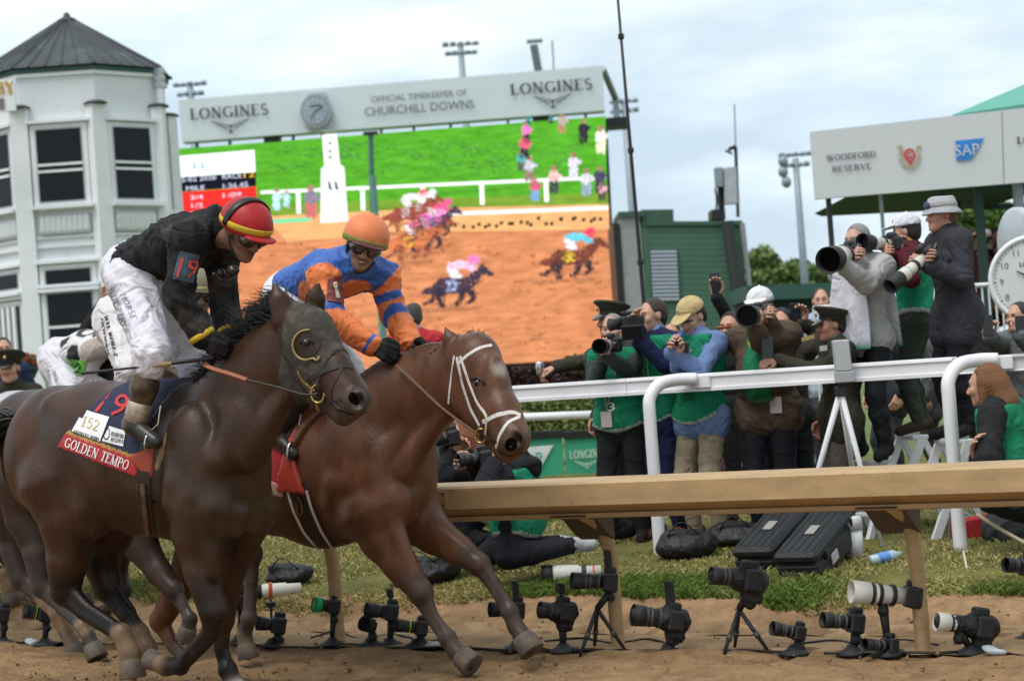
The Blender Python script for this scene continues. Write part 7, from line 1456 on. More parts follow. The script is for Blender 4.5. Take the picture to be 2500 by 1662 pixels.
# ------------------------------------------------------------------ cameras, phones
M_camblk = mat('camera_black', (.014, .014, .015), .5, var=.3, nscale=30, bump=.3, bscale=200); M_lenswht = mat('lens_white', (.55, .53, .48), .45, var=.06); M_lensgrey = mat('lens_grey', (.06, .056, .05), .5, var=.1); M_glassf = mat('front_glass', (.002, .002, .003), .25, var=0, spec=.12); M_tarp = mat('black_rain_cover', (.010, .010, .011), .55, var=.3, nscale=12, bump=.8, bscale=25)
def pd(x, y, off): d = ray(x, y); return ((RA-CAM)@RN+WNB+off)/(d@RN)
def slr(label, body, front, up=UP, s=1.0, lens=None, r=.05, white=False, hood=True, group=None, name='camera', strap_to=None, grip=True):
    """camera with its lens: body centre to lens front"""
    body, front = np.asarray(body, float), np.asarray(front, float); d = nrm(front-body); x, y, d = frame_of(d, up); L = np.linalg.norm(front-body)
    t = Thing(name, label, 'camera', body-y*.06*s, group)
    t.add('body', box(body, (.145*s, .105*s, .07*s), x, y, d, .012*s), M_camblk); t.add('grip', box(body-x*.062*s+d*.02*s, (.035*s, .10*s, .06*s), x, y, d, .014*s), M_camblk); t.add('prism', box(body+y*.062*s, (.062*s, .045*s, .075*s), x, y, d, .014*s), M_camblk); t.add('dial', lathe(body+y*.052*s+x*.05*s, y, [(0, .016*s), (.014*s, .016*s)], 10), M_camblk)
    a = body+d*.035*s; Lb = L-.035*s; m1 = M_lenswht if white else M_camblk; ln = t.add('lens', lathe(a, d, [(0, .034*s), (Lb*.12, .036*s), (Lb*.16, r*.80), (Lb*.45, r*.84), (Lb*.50, r*.95), (Lb*.70, r)], 20), m1, None, True)
    for u in (.22, .47, .66): t.add('focus_ring', lathe(a, d, [(Lb*u, r*(.87 if u < .5 else 1.0)), (Lb*u+.003, r*(.92 if u < .5 else 1.04)), (Lb*(u+.07), r*(.92 if u < .5 else 1.04)), (Lb*(u+.07)+.003, r*.86)], 20, False), M_camblk if white else M_lensgrey, None, True, parent=ln)
    hd = t.add('lens_hood', lathe(a, d, [(Lb*.68, r*1.0), (Lb*.70, r*1.06), (Lb, r*1.14), (Lb+.001, r*1.06), (Lb*.84, r*.96)], 24, False), (M_lenswht if white == 2 else M_camblk), None, True, parent=ln)
    t.add('front_glass', disc(a+d*Lb*.86, d, r*.97, 24), M_glassf, parent=ln)
    return t
def phone(label, c, nrmv, up=UP, w=.075, h=.15, group='phones held up by spectators'):
    x, y, d = frame_of(nrmv, up); t = Thing('phone', label, 'phone', np.asarray(c)-y*h/2, group); t.add('body', box(c, (w, h, .009), x, y, d, .004), mat('phone_body', (.03, .03, .034), .3, var=.1)); t.add('screen', box(np.asarray(c)+d*.0052, (w*.92, h*.94, .001), x, y, d), mat('phone_glass', (.02, .025, .03), .1, var=0)); t.add('camera_bump', box(np.asarray(c)-d*.006+y*h*.36-x*w*.2, (w*.35, w*.35, .006), x, y, d, .002), mat('phone_bump', (.015, .015, .016), .2)); return t
# ------------------------------------------------------------------ photographers and staff
def ang(a): return V(math.cos(math.radians(a)), math.sin(math.radians(a)), 0)
def man(label, hx, hy, D, face, W, zf=.3, lean=0.0, look=None, R=None, L=None, fat=1.0, res=.015, hres=.009, bend=0, smin=.9, smax=1.12, name='person', J_=None, feetx=None, **kw):
    p = P(hx, hy, D); f = ang(face); s = (p[2]-zf)/1.635; s = min(max(s, smin), smax); feet = p-f*.08; feet[2] = zf; lk = ang(look) if (look is not None and np.isscalar(look)) else look
    for _ in range(4):
        J = stand(feet, f, 1.75*s, lean, lk, R, L, fat=fat, bend=bend, **kw); e = p-J['hd']; feet = feet+V(e[0], e[1], 0); s = min(max(s+e[2]/1.635*.9, smin*.9), smax*1.1)
    if J_: J.update(J_)
    t = Thing(name, label, 'person', feet); o = figure(t, J, W, res, hres); return t, J, o
GREEN = (.010, .19, .10); TRIM = (.42, .45, .45); NAVYS = (.012, .017, .055); OLIVE = (.035, .033, .022); GREYH = (.20, .19, .18); SK2 = (.50, .27, .19)
def lanyard(t, J, col, drop=.3, side=0):
    n, s = J['nk'], J['s']; f = J['face']; r = nrm(np.cross(f, UP)); b = n-UP*drop+f*.16+r*side
    t.add('lanyard', join(tube(spline([n+r*.07-UP*.02+f*.07, n-UP*.12+f*.155+r*.05, b]), .006, 5, True, .4), tube(spline([n-r*.07-UP*.02+f*.07, n-UP*.12+f*.155-r*.05, b]), .006, 5, True, .4)), M_cloth_of(col), None, True); t.add('pass_card', box(b-UP*.06+f*.006, (.08, .008, .11), r, f, UP), mat('pass_card', (.5, .45, .43), .4))
def people():
    F = 'standing press photographers'
    # service officer reaching left
    D = pd(1490, 900, .75); hl = P(1272, 918, D-.15)
    t, J, o = man('service officer in olive uniform and peaked cap, arm stretched out to the left', 1494, 782, D, 205, dict(skin=SK2, hair=(.03, .02, .015), skirt=.12, top=OLIVE, topname='uniform_jacket', trousers=(.06, .055, .045), shoes=(.01, .01, .01), hat=('officer', (.035, .033, .022), (.02, .018, .012))), R=None, L=hl, J_=dict(hdL=V(-1, -.1, -.25), curlL=.8, hnL=V(-.2, 0, -1)), poleL=V(0, .3, -1))
    # can in his hand
    c = P(1296, 922, pd(1296, 922, .6)); k = Thing('drink_can', 'small silver can held out in the officer\'s hand over the white rail', 'can', J['wrL']+V(-.11, -.03, -.09)); c = J['wrL']+V(-.115, -.03, -.05); k.add('can', lathe(c, UP, [(0, .024), (.006, .028), (.085, .028), (.095, .023)], 14), M_steel, None, True); k.add('lid', disc(c+UP*.0955, UP, .022, 14), M_galv)
    # grey haired photographer with a lens
    D = pd(1492, 900, .42); body = P(1492, 842, D-.26); fr = P(1463, 846, D-.62)
    t, J, o = man('grey-haired photographer in dark jacket and green bib aiming a lens beside the video cameraman', 1497, 806, D, 248, dict(skin=SK2, hair=GREYH, top=(.035, .045, .042), trousers=(.018, .018, .02), shoes=(.015, .012, .01), vest=GREEN, vesttrim=TRIM, eyes=True), R=body+V(-.05, .02, -.06), L=(body+fr)/2+V(.0, .02, -.07), look=248, J_=dict(curlR=.8, curlL=.9, hdL=V(-.1, -.6, .5), hnL=V(0, -.3, 1)))
    slr('camera with a short black lens raised by the grey-haired photographer', body, fr, r=.048, white=1)
    v = o['vest']; b = bvh_of(v); dd = decal(sans('3'), b, [(1483, 1003), (1502, 1003), (1502, 982), (1483, 982)], .005)
    if dd: t.add('bib_number', dd, M_white, parent=v)
    lanyard(t, J, (.3, .28, .25), .42, .05)
    # cameraman in navy suit
    D = pd(1590, 900, .50); cb = P(1540, 800, D-.42)
    t, J, o = man('man in navy suit and green bib filming with a black camcorder', 1592, 772, D, 222, dict(skirt=.10, skin=SK2, hair=(.04, .025, .018), top=NAVYS, trousers=NAVYS, shoes=(.16, .06, .025), vest=GREEN, vesttrim=TRIM, collar=(.20, .29, .55)), R=cb+V(.06, .02, -.02), L=cb+V(.05, .05, -.08), look=210, J_=dict(curlR=.5, hdR=V(-.3, -.2, .9), curlL=.7), poleR=V(.6, 0, -1))
    k = Thing('camcorder', 'black camcorder with flip-out screen held by the man in the navy suit', 'video camera', cb-UP*.06); dx = ang(205); sx = nrm(np.cross(dx, UP)); k.add('body', box(cb+UP*.035, (.11, .17, .09), sx, dx, UP, .012), M_camblk); k.add('handle', box(cb+UP*.10, (.03, .13, .025), sx, dx, UP, .008), M_camblk); k.add('lens', lathe(cb+dx*.08+UP*.03, dx, [(0, .038), (.05, .040), (.06, .044), (.08, .044)], 16), M_camblk, None, True); k.add('flip_screen', box(P(1544, 812, D-.55), (.15, .012, .10), V(1, -.1, 0), V(.1, 1, 0), UP, .004), M_camblk); k.add('screen_glass', box(P(1544, 812, D-.56), (.135, .006, .085), V(1, -.1, 0), V(.1, 1, 0), UP), M_glassf)
    lanyard(t, J, (.25, .22, .10), .34, -.04)
    # tan cap with phone
    D = pd(1690, 900, .34); ph = P(1655, 846, D-.36)
    t, J, o = man('young man in tan cap, blue jacket and green bib looking down at his phone', 1690, 775, D, 225, dict(skirt=.09, skin=(.50, .30, .22), hair=(.02, .015, .012), top=(.13, .19, .36), trousers=(.30, .24, .17), shoes=(.1, .06, .04), vest=GREEN, vesttrim=TRIM, collar=(.24, .32, .55), hat=('cap', (.46, .35, .17))), R=ph+V(.035, .03, -.03), L=ph+V(-.055, .03, -.03), look=V(-.7, -.62, -.42), J_=dict(curlR=.7, curlL=.7, hdR=V(-.6, -.2, .4), hdL=V(.5, -.2, .5)))
    phone('phone held level in both hands of the young man in the tan cap', ph, V(.3, 1, .1), V(-1, 0, .15)); w = o['w']; t.add('cap_emblem', sphere(w(.0, .094, .075), V(.024, .008, .018), 10, 6, o['A']), mat('purple_thread', (.12, .10, .32), .8), None, True, parent=o['cap']); t.add('name_patch', box(J['pv']+UP*.20*J['s']+J['face']*.20, (.13, .01, .06), nrm(np.cross(J['face'], UP)), J['face'], UP), mat('red_patch', (.5, .05, .06), .6)); lanyard(t, J, (.45, .30, .12), .2)
    t.add('glasses', tube([w(x, .108-abs(x)*.5, .008) for x in np.linspace(-.075, .075, 13)], .004, 5), M_black, None, True)
    # arm raised with a phone
    D = pd(1775, 900, 1.3); ph = P(1747, 690, D)
    t, J, o = man('woman in dark clothes and sunglasses raising a phone high above the crowd', 1783, 800, D, 240, dict(skin=SK2, hair=(.03, .02, .015), top=(.012, .012, .013), trousers=(.16, .09, .10), shoes=(.01, .01, .01)), R=ph+V(.0, .02, -.10), L=None, poleR=V(.2, .3, -1), J_=dict(hdR=V(-.05, 0, 1), hnR=V(0, -1, 0), curlR=.55)); phone('silver phone held up high in front of the green shed', ph, V(.1, -1, 0), V(-.06, 0, 1)); w = o['w']; t.add('sunglasses', tube([w(x, .108-abs(x)*.5, .008) for x in np.linspace(-.08, .08, 13)], .016, 6, True, .6), mat('amber_lens', (.30, .06, .01), .15), None, True)
    z = net([cone(J['pv']+UP*.02, J['pv']-UP*.42, .17, .20, .04, (.012, .012, .013), J['face'], 1.2)], .016, .03); t.add('skirt', z[:2], M_cloth, z[2], True)
    # white cap, brown jacket, big lens
    D = pd(1845, 900, .45); fr = P(1824, 772, D-.66); body = P(1852, 768, D-.24)
    t, J, o = man('stout photographer in white cap and brown jacket aiming a wide black lens', 1856, 752, D, 246, dict(skin=(.42, .24, .17), hair=(.02, .015, .012), top=(.085, .058, .040), trousers=(.012, .013, .018), shoes=(.01, .01, .01), hat=('cap', (.62, .62, .63)), loose=.03, skirt=.06, vest=(.012, .13, .06), vestw=.5, vestlow=.02, vesttrim=(.10, .2, .12), vloose=.05), fat=1.08, R=body+V(.06, .0, -.05), L=(fr*.6+body*.4)+V(.02, .02, -.085), poleR=V(1, .0, -.35), poleL=V(-.8, .2, -.6), J_=dict(curlL=.9, hdL=V(.1, -.6, .5), hnL=V(0, -.3, 1), curlR=.8))
    slr('camera with very wide black lens hood held by the photographer in the white cap', body, fr, r=.066); lanyard(t, J, (.45, .28, .03), .45, -.10); w = o['w']; t.add('cap_emblem', sphere(w(.0, .094, .075), V(.02, .008, .014), 10, 6, o['A']), M_ink, None, True, parent=o['cap']); t.add('face_mask', tube([w(x, .09-abs(x)*.4, -.05) for x in np.linspace(-.07, .07, 11)], .03, 6, True, .8), mat('grey_mask', (.35, .32, .31), .8), None, True)
    # hand and phone behind him
    D = pd(1935, 900, .95); ph = P(1943, 766, D)
    t, J, o = man('dark-haired man behind the brown jacket holding a black phone upright', 1908, 792, D, 250, dict(skin=SK2, hair=(.015, .012, .01), top=(.05, .04, .032), trousers=(.02, .02, .02), shoes=(.01, .01, .01)), L=ph+V(.02, .02, -.07), J_=dict(hdL=V(.1, 0, 1), hnL=V(0, -1, 0), curlL=.6), res=.018); phone('black phone held upright just right of the brown jacket', ph, V(.1, -1, 0), V(-.05, 0, 1))
    # second officer, hand on the rail with phone
    D = pd(2030, 900, .40); hr = P(1898, 878, pd(1890, 878, .12)); 
    t, J, o = man('service officer in olive uniform and peaked cap resting a hand on the white rail', 2030, 795, D, 190, dict(skin=(.36, .17, .12), hair=(.02, .015, .01), skirt=.12, top=OLIVE, topname='uniform_jacket', trousers=(.10, .08, .065), shoes=(.01, .01, .01), hat=('officer', (.035, .028, .02), (.016, .014, .012)), collar=(.10, .10, .09)), R=None, L=hr, smin=.86, J_=dict(hdL=V(-1, -.2, -.1), hnL=V(0, .6, -1), curlL=.7)); phone('blue-cased phone in the hand of the officer leaning on the white rail', P(1874, 852, pd(1874, 850, .10)), V(-.2, -1, 0), V(.05, 0, 1)); t.add('rank_badge', box(P(1972, 825, D-.2), (.09, .02, .025), V(1, .2, .2), V(0, 1, 0)), M_brass); t.add('rank_badge', box(P(2010, 850, D-.2), (.05, .02, .035), V(1, .2, .1), V(0, 1, 0)), mat('badge_white', (.4, .4, .4)))
    # woman with white telephoto on a step
    D = pd(2090, 800, .55); body = P(2078, 618, D-.30); fr = P(2022, 636, D-.62)
    t, J, o = man('grey-haired woman in grey sweatshirt and white bib aiming a big white telephoto lens', 2092, 590, D, 225, dict(skin=(.47, .27, .20), hair=(.24, .23, .22), top=(.36, .35, .34), topname='sweatshirt', trousers=(.016, .018, .022), shoes=(.012, .012, .012), loose=.03, fold=.009, collar=(.36, .35, .34)), zf=.80, smin=.82, R=body+V(.03, .0, -.05), L=(fr+body)/2+V(.03, .03, -.06), poleR=V(.9, 0, -.6), poleL=V(.3, 0, -1), J_=dict(curlL=.9, hdL=V(-.3, -.5, .5), hnL=V(0, -.2, 1), curlR=.8))
    slr('big white telephoto camera aimed by the grey-haired woman', body, fr, r=.078, white=1, up=nrm(UP+V(-.1, 0, 0)))
    # loose white bib, front and back panels
    s = J['s']; f = J['face']; r_ = nrm(np.cross(f, UP)); parts = []
    for sg, off, lab in ((1, .155, 'bib_front'), (-1, .135, 'bib_back')):
        v, fcs = [], []
        for i in range(11):
            for j in range(7):
                u = i/10; x = (j-3)/3; w_ = .13+.06*u; v.append(J['nk']-UP*(.03+.62*u)*s+f*sg*(off+.05*u+.018*math.sin(x*5+u*4+sg))+r_*x*w_*s)
        n = len(v); v += [q-f*sg*.006 for q in v]; 
        for i in range(10):
            for j in range(6): a = i*7+j; fcs += [[a, a+1, a+8, a+7], [n+a+7, n+a+8, n+a+1, n+a]]
        cols = np.tile(V(.58, .57, .62), (2*n, 1)); cols[[i for i in range(2*n) if (i % n) >= 70]] = (.02, .20, .12); t.add(lab, (np.array(v), fcs), M_cloth, cols, True)
    for z_ in (.36, .50): t.add('bib_tie', tube(spline([J['nk']-UP*z_*s-f*.15+r_*.13, J['nk']-UP*(z_+.03)*s+r_*.2, J['nk']-UP*z_*s+f*.17+r_*.13]), .010, 5, True, .4), M_wht2, None, True)
    # man in white cap and green bib behind
    D = pd(2205, 800, 1.0); body = P(2178, 598, D-.2); fr = P(2105, 590, D-.45)
    t, J, o = man('photographer in white cap and green bib over maroon shirt, turned to the left', 2212, 566, D, 160, dict(skin=SK2, hair=(.02, .013, .01), top=(.085, .012, .02), trousers=(.035, .042, .032), shoes=(.05, .035, .025), vest=(.012, .24, .125), vesttrim=TRIM, vestlow=-.02, hat=('cap', (.62, .61, .66)), collar=(.5, .33, .05)), zf=.94, smin=.82, L=body+V(.05, -.04, -.05), R=(body+fr)/2+V(.04, .0, -.07), J_=dict(curlR=.8, curlL=.8)); slr('camera with white telephoto lens held by the photographer in the green bib', body, fr, r=.05, white=1); t.add('cap_emblem', sphere(o['w'](.0, .096, .085), V(.02, .008, .02), 10, 6, o['A']), M_red, None, True, parent=o['cap'])
    # man in dark suit and bucket hat
    D = pd(2300, 800, .55); body = P(2262, 625, D-.22); fr = P(2172, 700, D-.42)
    t, J, o = man('man in dark suit and grey bucket hat lowering a camera with banded white lens', 2298, 526, D, 195, dict(skin=(.46, .24, .17), hair=(.14, .07, .04), skirt=.17, top=(.034, .034, .042), topname='suit_jacket', trousers=(.010, .010, .014), shoes=(.012, .012, .012), hat=('bucket', (.36, .37, .40), (.32, .30, .30)), collar=(.3, .3, .32), loose=.026), zf=.92, smin=.9, fat=1.03, lean=.06, L=body+V(.0, -.02, -.06), R=body+V(.05, .02, -.02), poleR=V(.9, 0, -.6), poleL=V(.4, -.3, -1), J_=dict(curlR=.8, curlL=.8)); slr('camera with banded white lens pointing down beside the green bib', body, fr, r=.045, white=1, up=nrm(V(-.6, 0, 1))); w = o['w']; t.add('hat_emblem', sphere(w(.0, .112, .078), V(.04, .01, .026), 12, 6, o['A']), mat('emblem_navy', (.05, .06, .16), .7), None, True, parent=o['cap']); t.add('camera_strap', tube(spline([J['nk']+J['face']*.06, J['nk']-UP*.15+J['face']*.17-V(0, .1, 0), body+UP*.05]), .010, 5, True, .4), M_brownleather)
    # man at the far right with phones
    D = 14.6
    t, J, o = man('person in mottled grey jacket filming with two phones below the round clock', 2485, 775, D, 215, dict(skin=SK2, hair=(.03, .025, .02), top=(.11, .115, .12), trousers=(.02, .02, .022), shoes=(.01, .01, .01), loose=.03), R=P(2412, 822, D-.35), L=P(2490, 818, D-.4), smin=.86, J_=dict(hdR=V(-.1, -.1, 1), hdL=V(0, -.1, 1), curlR=.7, curlL=.7)); phone('black phone in the raised hand left of the clock', P(2412, 795, D-.38), V(.2, -1, 0)); phone('black phone held under the clock dial', P(2492, 797, D-.43), V(.1, -1, 0))
people()
def kneel(label, hd, D, face, W, pv, hands, knees, feet, look=None, s=1.0, res=.015, J_=None):
    """kneeling or crouching figure from traced picture points (x, y, depth offset)"""
    q = lambda a: P(a[0], a[1], D+(a[2] if len(a) > 2 else 0)); f = ang(face); r = nrm(np.cross(f, UP)); J = dict(face=f, s=s, fat=1.0); J['pv'] = q(pv); J['hd'] = q(hd); sp = nrm(J['hd']-J['pv']); J['nk'] = J['hd']-sp*.13*s-f*.03; J['hf'] = look if look is not None else f; J['hf'] = nrm(J['hf']); J['hu'] = UP
    for k, sg, h, kn, ft in (('R', 1, hands[0], knees[0], feet[0]), ('L', -1, hands[1], knees[1], feet[1])):
        J['sh'+k] = J['nk']+r*sg*.18*s-sp*.06*s; J['hp'+k] = J['pv']+r*sg*.09*s; J['el'+k], J['wr'+k] = ik(J['sh'+k], q(h), .30*s, .27*s, -UP+r*sg*.4); J['kn'+k] = q(kn); J['an'+k] = q(ft); J['to'+k] = J['an'+k]+nrm(J['an'+k]-J['kn'+k])*.12+V(0, 0, -.02)
    if J_: J.update(J_)
    b = J['pv'].copy(); b[2] = .3; t = Thing('person', label, 'person', b); o = figure(t, J, W, res, .009); return t, J, o
def kneelers():
    BKJ = (.013, .013, .016); D = 12.95
    t, J, o = kneel('kneeling photographer in black hooded jacket and green bib behind the brown rail', (1228, 1098), D, 158, dict(skin=SK2, hair=(.03, .02, .015), top=BKJ, trousers=(.013, .014, .018), shoes=(.35, .35, .35), vest=GREEN, vesttrim=TRIM, loose=.03), (1265, 1275), [(1158, 1128, -.12), (1205, 1135, -.25)], [(1195, 1350, -.1), (1240, 1360, -.2)], [(1370, 1325, 0), (1400, 1330, -.1)], look=V(-1, -.1, 0), J_=dict(curlR=.8, curlL=.9, hdR=V(-1, -.2, .1)))
    slr('camera held by the kneeling photographer in the black hood', P(1180, 1118, D-.18), P(1118, 1124, D-.26), r=.04)
    z = net([ell(P(1272, 1132, D), (.13, .12, .06), None, .03, BKJ), ell(P(1296, 1146, D), (.07, .08, .06), None, .03, BKJ), ell(P(1262, 1108, D+.02), (.07, .09, .08), None, .03, BKJ)], .014, .03, 0, (), None, .006); t.add('hood', z[:2], M_cloth, z[2], True)
    b = bvh_of(o['vest']); dd = decal(sans('116'), b, [(1265, 1265), (1300, 1262), (1300, 1238), (1265, 1241)], .005)
    if dd: t.add('bib_number', dd, M_white, parent=o['vest'])
    D = 13.6
    t, J, o = kneel('red-haired photographer kneeling beyond the bay horse\'s muzzle', (1138, 1070), D, 168, dict(skin=(.50, .26, .18), hair=(.20, .06, .025), hairstyle='long', top=BKJ, trousers=(.014, .015, .02), shoes=(.02, .02, .02), vest=(.012, .22, .11), vesttrim=TRIM), (1150, 1240), [(1090, 1092, -.1), (1100, 1110, -.2)], [(1080, 1310, -.1), (1110, 1320, -.2)], [(1230, 1320, 0), (1250, 1325, -.1)], J_=dict(curlR=.8, curlL=.8)); slr('black camera raised by the red-haired photographer', P(1102, 1068, D-.2), P(1062, 1074, D-.25), r=.04)
    t, J, o = kneel('person in maroon cap sitting low behind the bay horse\'s throat', (1098, 1030), 16.5, 215, dict(skin=SK2, hair=(.02, .015, .01), top=(.05, .05, .06), trousers=(.02, .02, .03), hat=('cap', (.16, .015, .035), (.5, .5, .52))), (1110, 1190), [(1080, 1130), (1120, 1130)], [(1080, 1240, -.2), (1120, 1240, -.2)], [(1090, 1255, .1), (1130, 1255, .1)], res=.02)
    D = 12.2
    t, J, o = kneel('woman with long auburn hair and green numbered bib crouching at the right edge', (2408, 940), D, 150, dict(skin=SK2, hair=(.16, .065, .022), hairstyle='long', top=(.016, .016, .018), trousers=(.014, .014, .018), shoes=(.02, .02, .02), vest=(.012, .19, .095), vesttrim=TRIM, loose=.026), (2470, 1120), [(2388, 1125, -.25), (2440, 1110, -.1)], [(2420, 1220, -.25), (2470, 1230, -.2)], [(2520, 1260, .1), (2540, 1260, .1)], look=V(-.8, .5, -.1), J_=dict(hdR=V(-.3, -.3, 1), curlR=.45)); b = bvh_of(o['vest']); dd = decal(sans('2'), b, [(2430, 1015), (2450, 1010), (2450, 980), (2430, 985)], .005)
    if dd: t.add('bib_number', dd, M_white, parent=o['vest'])
    # far folk
    t, J, o = man('man in red and white jacket seen between the two jockeys and the bay horse', 1008, 775, 21, 100, dict(skin=(.35, .2, .14), hair=(.05, .045, .04), top=(.45, .03, .04), trousers=(.03, .03, .03), collar=(.5, .5, .5), paint=()), res=.02, hres=.012)
    t, J, o = man('person in black raising a phone behind the black-clad jockey', 262, 790, 22, 260, dict(skin=SK2, hair=(.02, .015, .01), top=(.012, .012, .014), trousers=(.015, .015, .018)), R=P(252, 738, 21.9), res=.02, hres=.012, poleR=V(-.6, 0, -1), J_=dict(hdR=V(0, 0, 1), curlR=.5))
    t, J, o = man('spectator in dark blue at the left edge below the tower', 8, 850, 26, 290, dict(skin=SK2, hair=(.02, .015, .01), top=(.02, .03, .07), trousers=(.014, .014, .016)), res=.024, hres=.014)
    t, J, o = man('officer in dark uniform by the white stairs at the left edge', 22, 900, 20, 270, dict(skin=SK2, hair=(.02, .015, .01), top=(.03, .028, .02), trousers=(.014, .014, .016), hat=('officer', (.03, .028, .02), (.01, .01, .01))), res=.024, hres=.012, zf=.0, smin=.9)
    for lab, x, y, D, fc, top, tr in (('man in dark raincoat behind the legs of the photographers on ladders', 2155, 770, 17.5, 200, (.02, .022, .026), (.03, .03, .035)), ('woman in grey coat behind the suited man\'s legs', 2262, 800, 18.2, 170, (.07, .07, .075), (.02, .02, .022)), ('man in black suit far back right of the bucket hat', 2392, 790, 18.8, 250, (.014, .014, .016), (.014, .014, .016)), ('pale-blue shirted spectator behind the steel barrier', 2005, 735, 21.5, 260, (.32, .38, .46), (.04, .04, .05)), ('woman in burgundy behind the navy-suited cameraman', 1640, 815, 19.5, 250, (.10, .02, .03), (.02, .02, .022))):
        man(lab, x, y, D, fc, dict(skin=SK2, hair=(.03, .022, .016), top=top, trousers=tr, shoes=(.01, .01, .01), skirt=.16), res=.022, hres=.013)
    # packed crowd under the pavilion
    r = np.random.default_rng(41); v_, f_, c_, n = [], [], [], 0
    for i in range(150):
        x, y = r.uniform(2375, 2520), r.uniform(575, 705); D = 29.2+r.uniform(0, 3); c = P(x, y, D); col = [(.02, .02, .025), (.1, .03, .03), (.3, .28, .26), (.03, .05, .09), (.25, .1, .05), (.4, .38, .38), (.05, .08, .05)][r.integers(7)]
        for (s, cc) in ((sphere(c, (.085, .1, .115), 8, 6), (.34, .19, .13) if r.uniform() < .7 else (.15, .08, .05)), (sphere(c+UP*.045+V(0, .02, 0), (.095, .1, .09), 8, 5), (.03, .02, .015) if r.uniform() < .6 else col), (sphere(c-UP*.33, (.21, .14, .24), 8, 6), col)):
            v_.append(s[0]); f_ += [[k+n for k in q] for q in s[1]]; n += len(s[0]); c_.append(np.tile(cc, (len(s[0]), 1)))
    single('crowd', 'dense far crowd of spectators in the shade under the pavilion', 'crowd', (np.vstack(v_), f_), M_cloth, np.vstack(c_), True, None, 'stuff')
kneelers()
# ------------------------------------------------------------------ remote cameras along the rail
def remote(label, lf, bd, bs, r, kind='stub', wrap=False, white=False, bw=.12, extra=None, dep=0.0):
    """lf lens front (x, y), bd body centre, bs point on the ground; picture points"""
    g = ong(*bs); D = (g-CAM)@_f; b = P(bd[0], bd[1], D); f = P(lf[0], lf[1], D-.05-dep); d = nrm(f-b); x, y, d = frame_of(d); L = np.linalg.norm(f-b); m = D/FPX; rr = r*m
    t = Thing('remote_camera', label, 'camera', g, 'remote cameras set along the rail')
    s = bw/.145
    if wrap:
        z = net([cone(b-d*bw*.28, b+d*bw*.18, bw*.44, bw*.42), ell(b-UP*bw*.55, (bw*.30, bw*.28, bw*.42), None), cone(b, f-d*.03, bw*.34, rr*.95), cone(b-UP*bw*.2-d*bw*.3, b-UP*bw*.7-d*bw*.35, bw*.22, bw*.10), ell(b+UP*bw*.38, (bw*.24, bw*.22, bw*.28), None)], .017, .012, 0, (), None, .012); t.add('rain_cover', z[:2], M_tarp, None, False); t.add('body', box(b-d*.01, (bw*.95, bw*.75, bw*.6), x, y, d, .012), M_camblk); t.add('prism', box(b+y*bw*.48, (bw*.5, bw*.3, bw*.5), x, y, d, .01), M_camblk)
    else:
        t.add('body', box(b, (bw, bw*.85, bw*.55), x, y, d, .012), M_camblk); t.add('prism', box(b+y*bw*.52, (bw*.45, bw*.3, bw*.5), x, y, d, .01), M_camblk); t.add('grip', box(b-x*bw*.45+d*.02, (bw*.2, bw*.8, bw*.5), x, y, d, .01), M_camblk)
    m1 = M_lenswht if white else M_camblk; ln = t.add('lens', lathe(b, d, [(.02, rr*.75), (L*.35, rr*.8), (L*.5, rr*.92), (L*.7, rr)], 18), m1, None, True)
    for u in (.30, .52, .64): t.add('focus_ring', lathe(b, d, [(L*u, rr*.96), (L*u+.002, rr*1.03), (L*(u+.06), rr*1.03), (L*(u+.06)+.002, rr*.9)], 18, False), M_camblk if white else M_lensgrey, None, True, parent=ln)
    t.add('lens_hood', lathe(b, d, [(L*.70, rr*1.0), (L*.71, rr*1.06), (L, rr*1.12), (L+.001, rr*1.04), (L*.86, rr*.95)], 20, False), M_lenswht if white == 2 else M_camblk, None, True, parent=ln); t.add('front_glass', disc(b+d*L*.87, d, rr*.96, 18), M_glassf, parent=ln)
    c = b-UP*bw*.42 if not white else (b+f)/2-UP*rr*.9
    if kind == 'tripod':
        a = V(g[0], g[1], g[2]+max(.12, (c[2]-g[2])*.72)); t.add('head', join(tube([c, a], [.022, .018], 8), sphere(c-UP*.03, .026, 8, 6)), M_camblk, None, True)
        for k in range(3):
            q = math.radians(100+120*k); e = V(g[0]+.15*math.cos(q)*1.0, g[1]+.15*math.sin(q), g[2]-.01); lg = t.add('leg', tube([a, a+(e-a)*.55, e], [.012, .012, .008], 7), M_camblk, None, True); t.add('leg_clamp', lathe(a+(e-a)*.52, e-a, [(0, .016), (.03, .016)], 8), M_lensgrey, None, True, parent=lg)
    else:
        t.add('ball_head', join(tube([c, V(g[0], g[1], g[2]+.02)], [.026, .016], 8), sphere(c-UP*.035, .03, 8, 6)), M_camblk, None, True); t.add('floor_plate', lathe(g-UP*.005, UP, [(0, .085), (.012, .08), (.03, .04), (.05, .025)], 14), M_camblk, None, True)
    if extra == 'box': t.add('receiver', box(b+UP*bw*.95+x*.0, (bw*.4, bw*.45, bw*.3), x, UP, d, .006), M_camblk); t.add('receiver_arm', tube([b+UP*bw*.5, b+UP*bw*.9], .008, 6), M_camblk)
    if extra == 'tall': t.add('receiver', box(b+UP*bw*.95, (bw*.35, bw*.9, bw*.3), x, UP, d, .008), M_camblk)
    if extra == 'green': t.add('green_cap', lathe(f-d*.045, d, [(0, rr*1.15), (.04, rr*1.18), (.042, rr*.5)], 16), mat('tape_green', (.02, .42, .12), .5), None, True)
    if extra == 'lime': t.add('lime_tape', lathe(b, d, [(L*.45, rr*1.06), (L*.5, rr*1.06)], 16, False), mat('tape_lime', (.35, .6, .03), .5), None, True)
    if extra == 'bag': t.add('loose_cover', sphere(P(bd[0]+32, bd[1]+52, D), (.05, .03, .07), 8, 6), M_tarp, None, True)
    return t
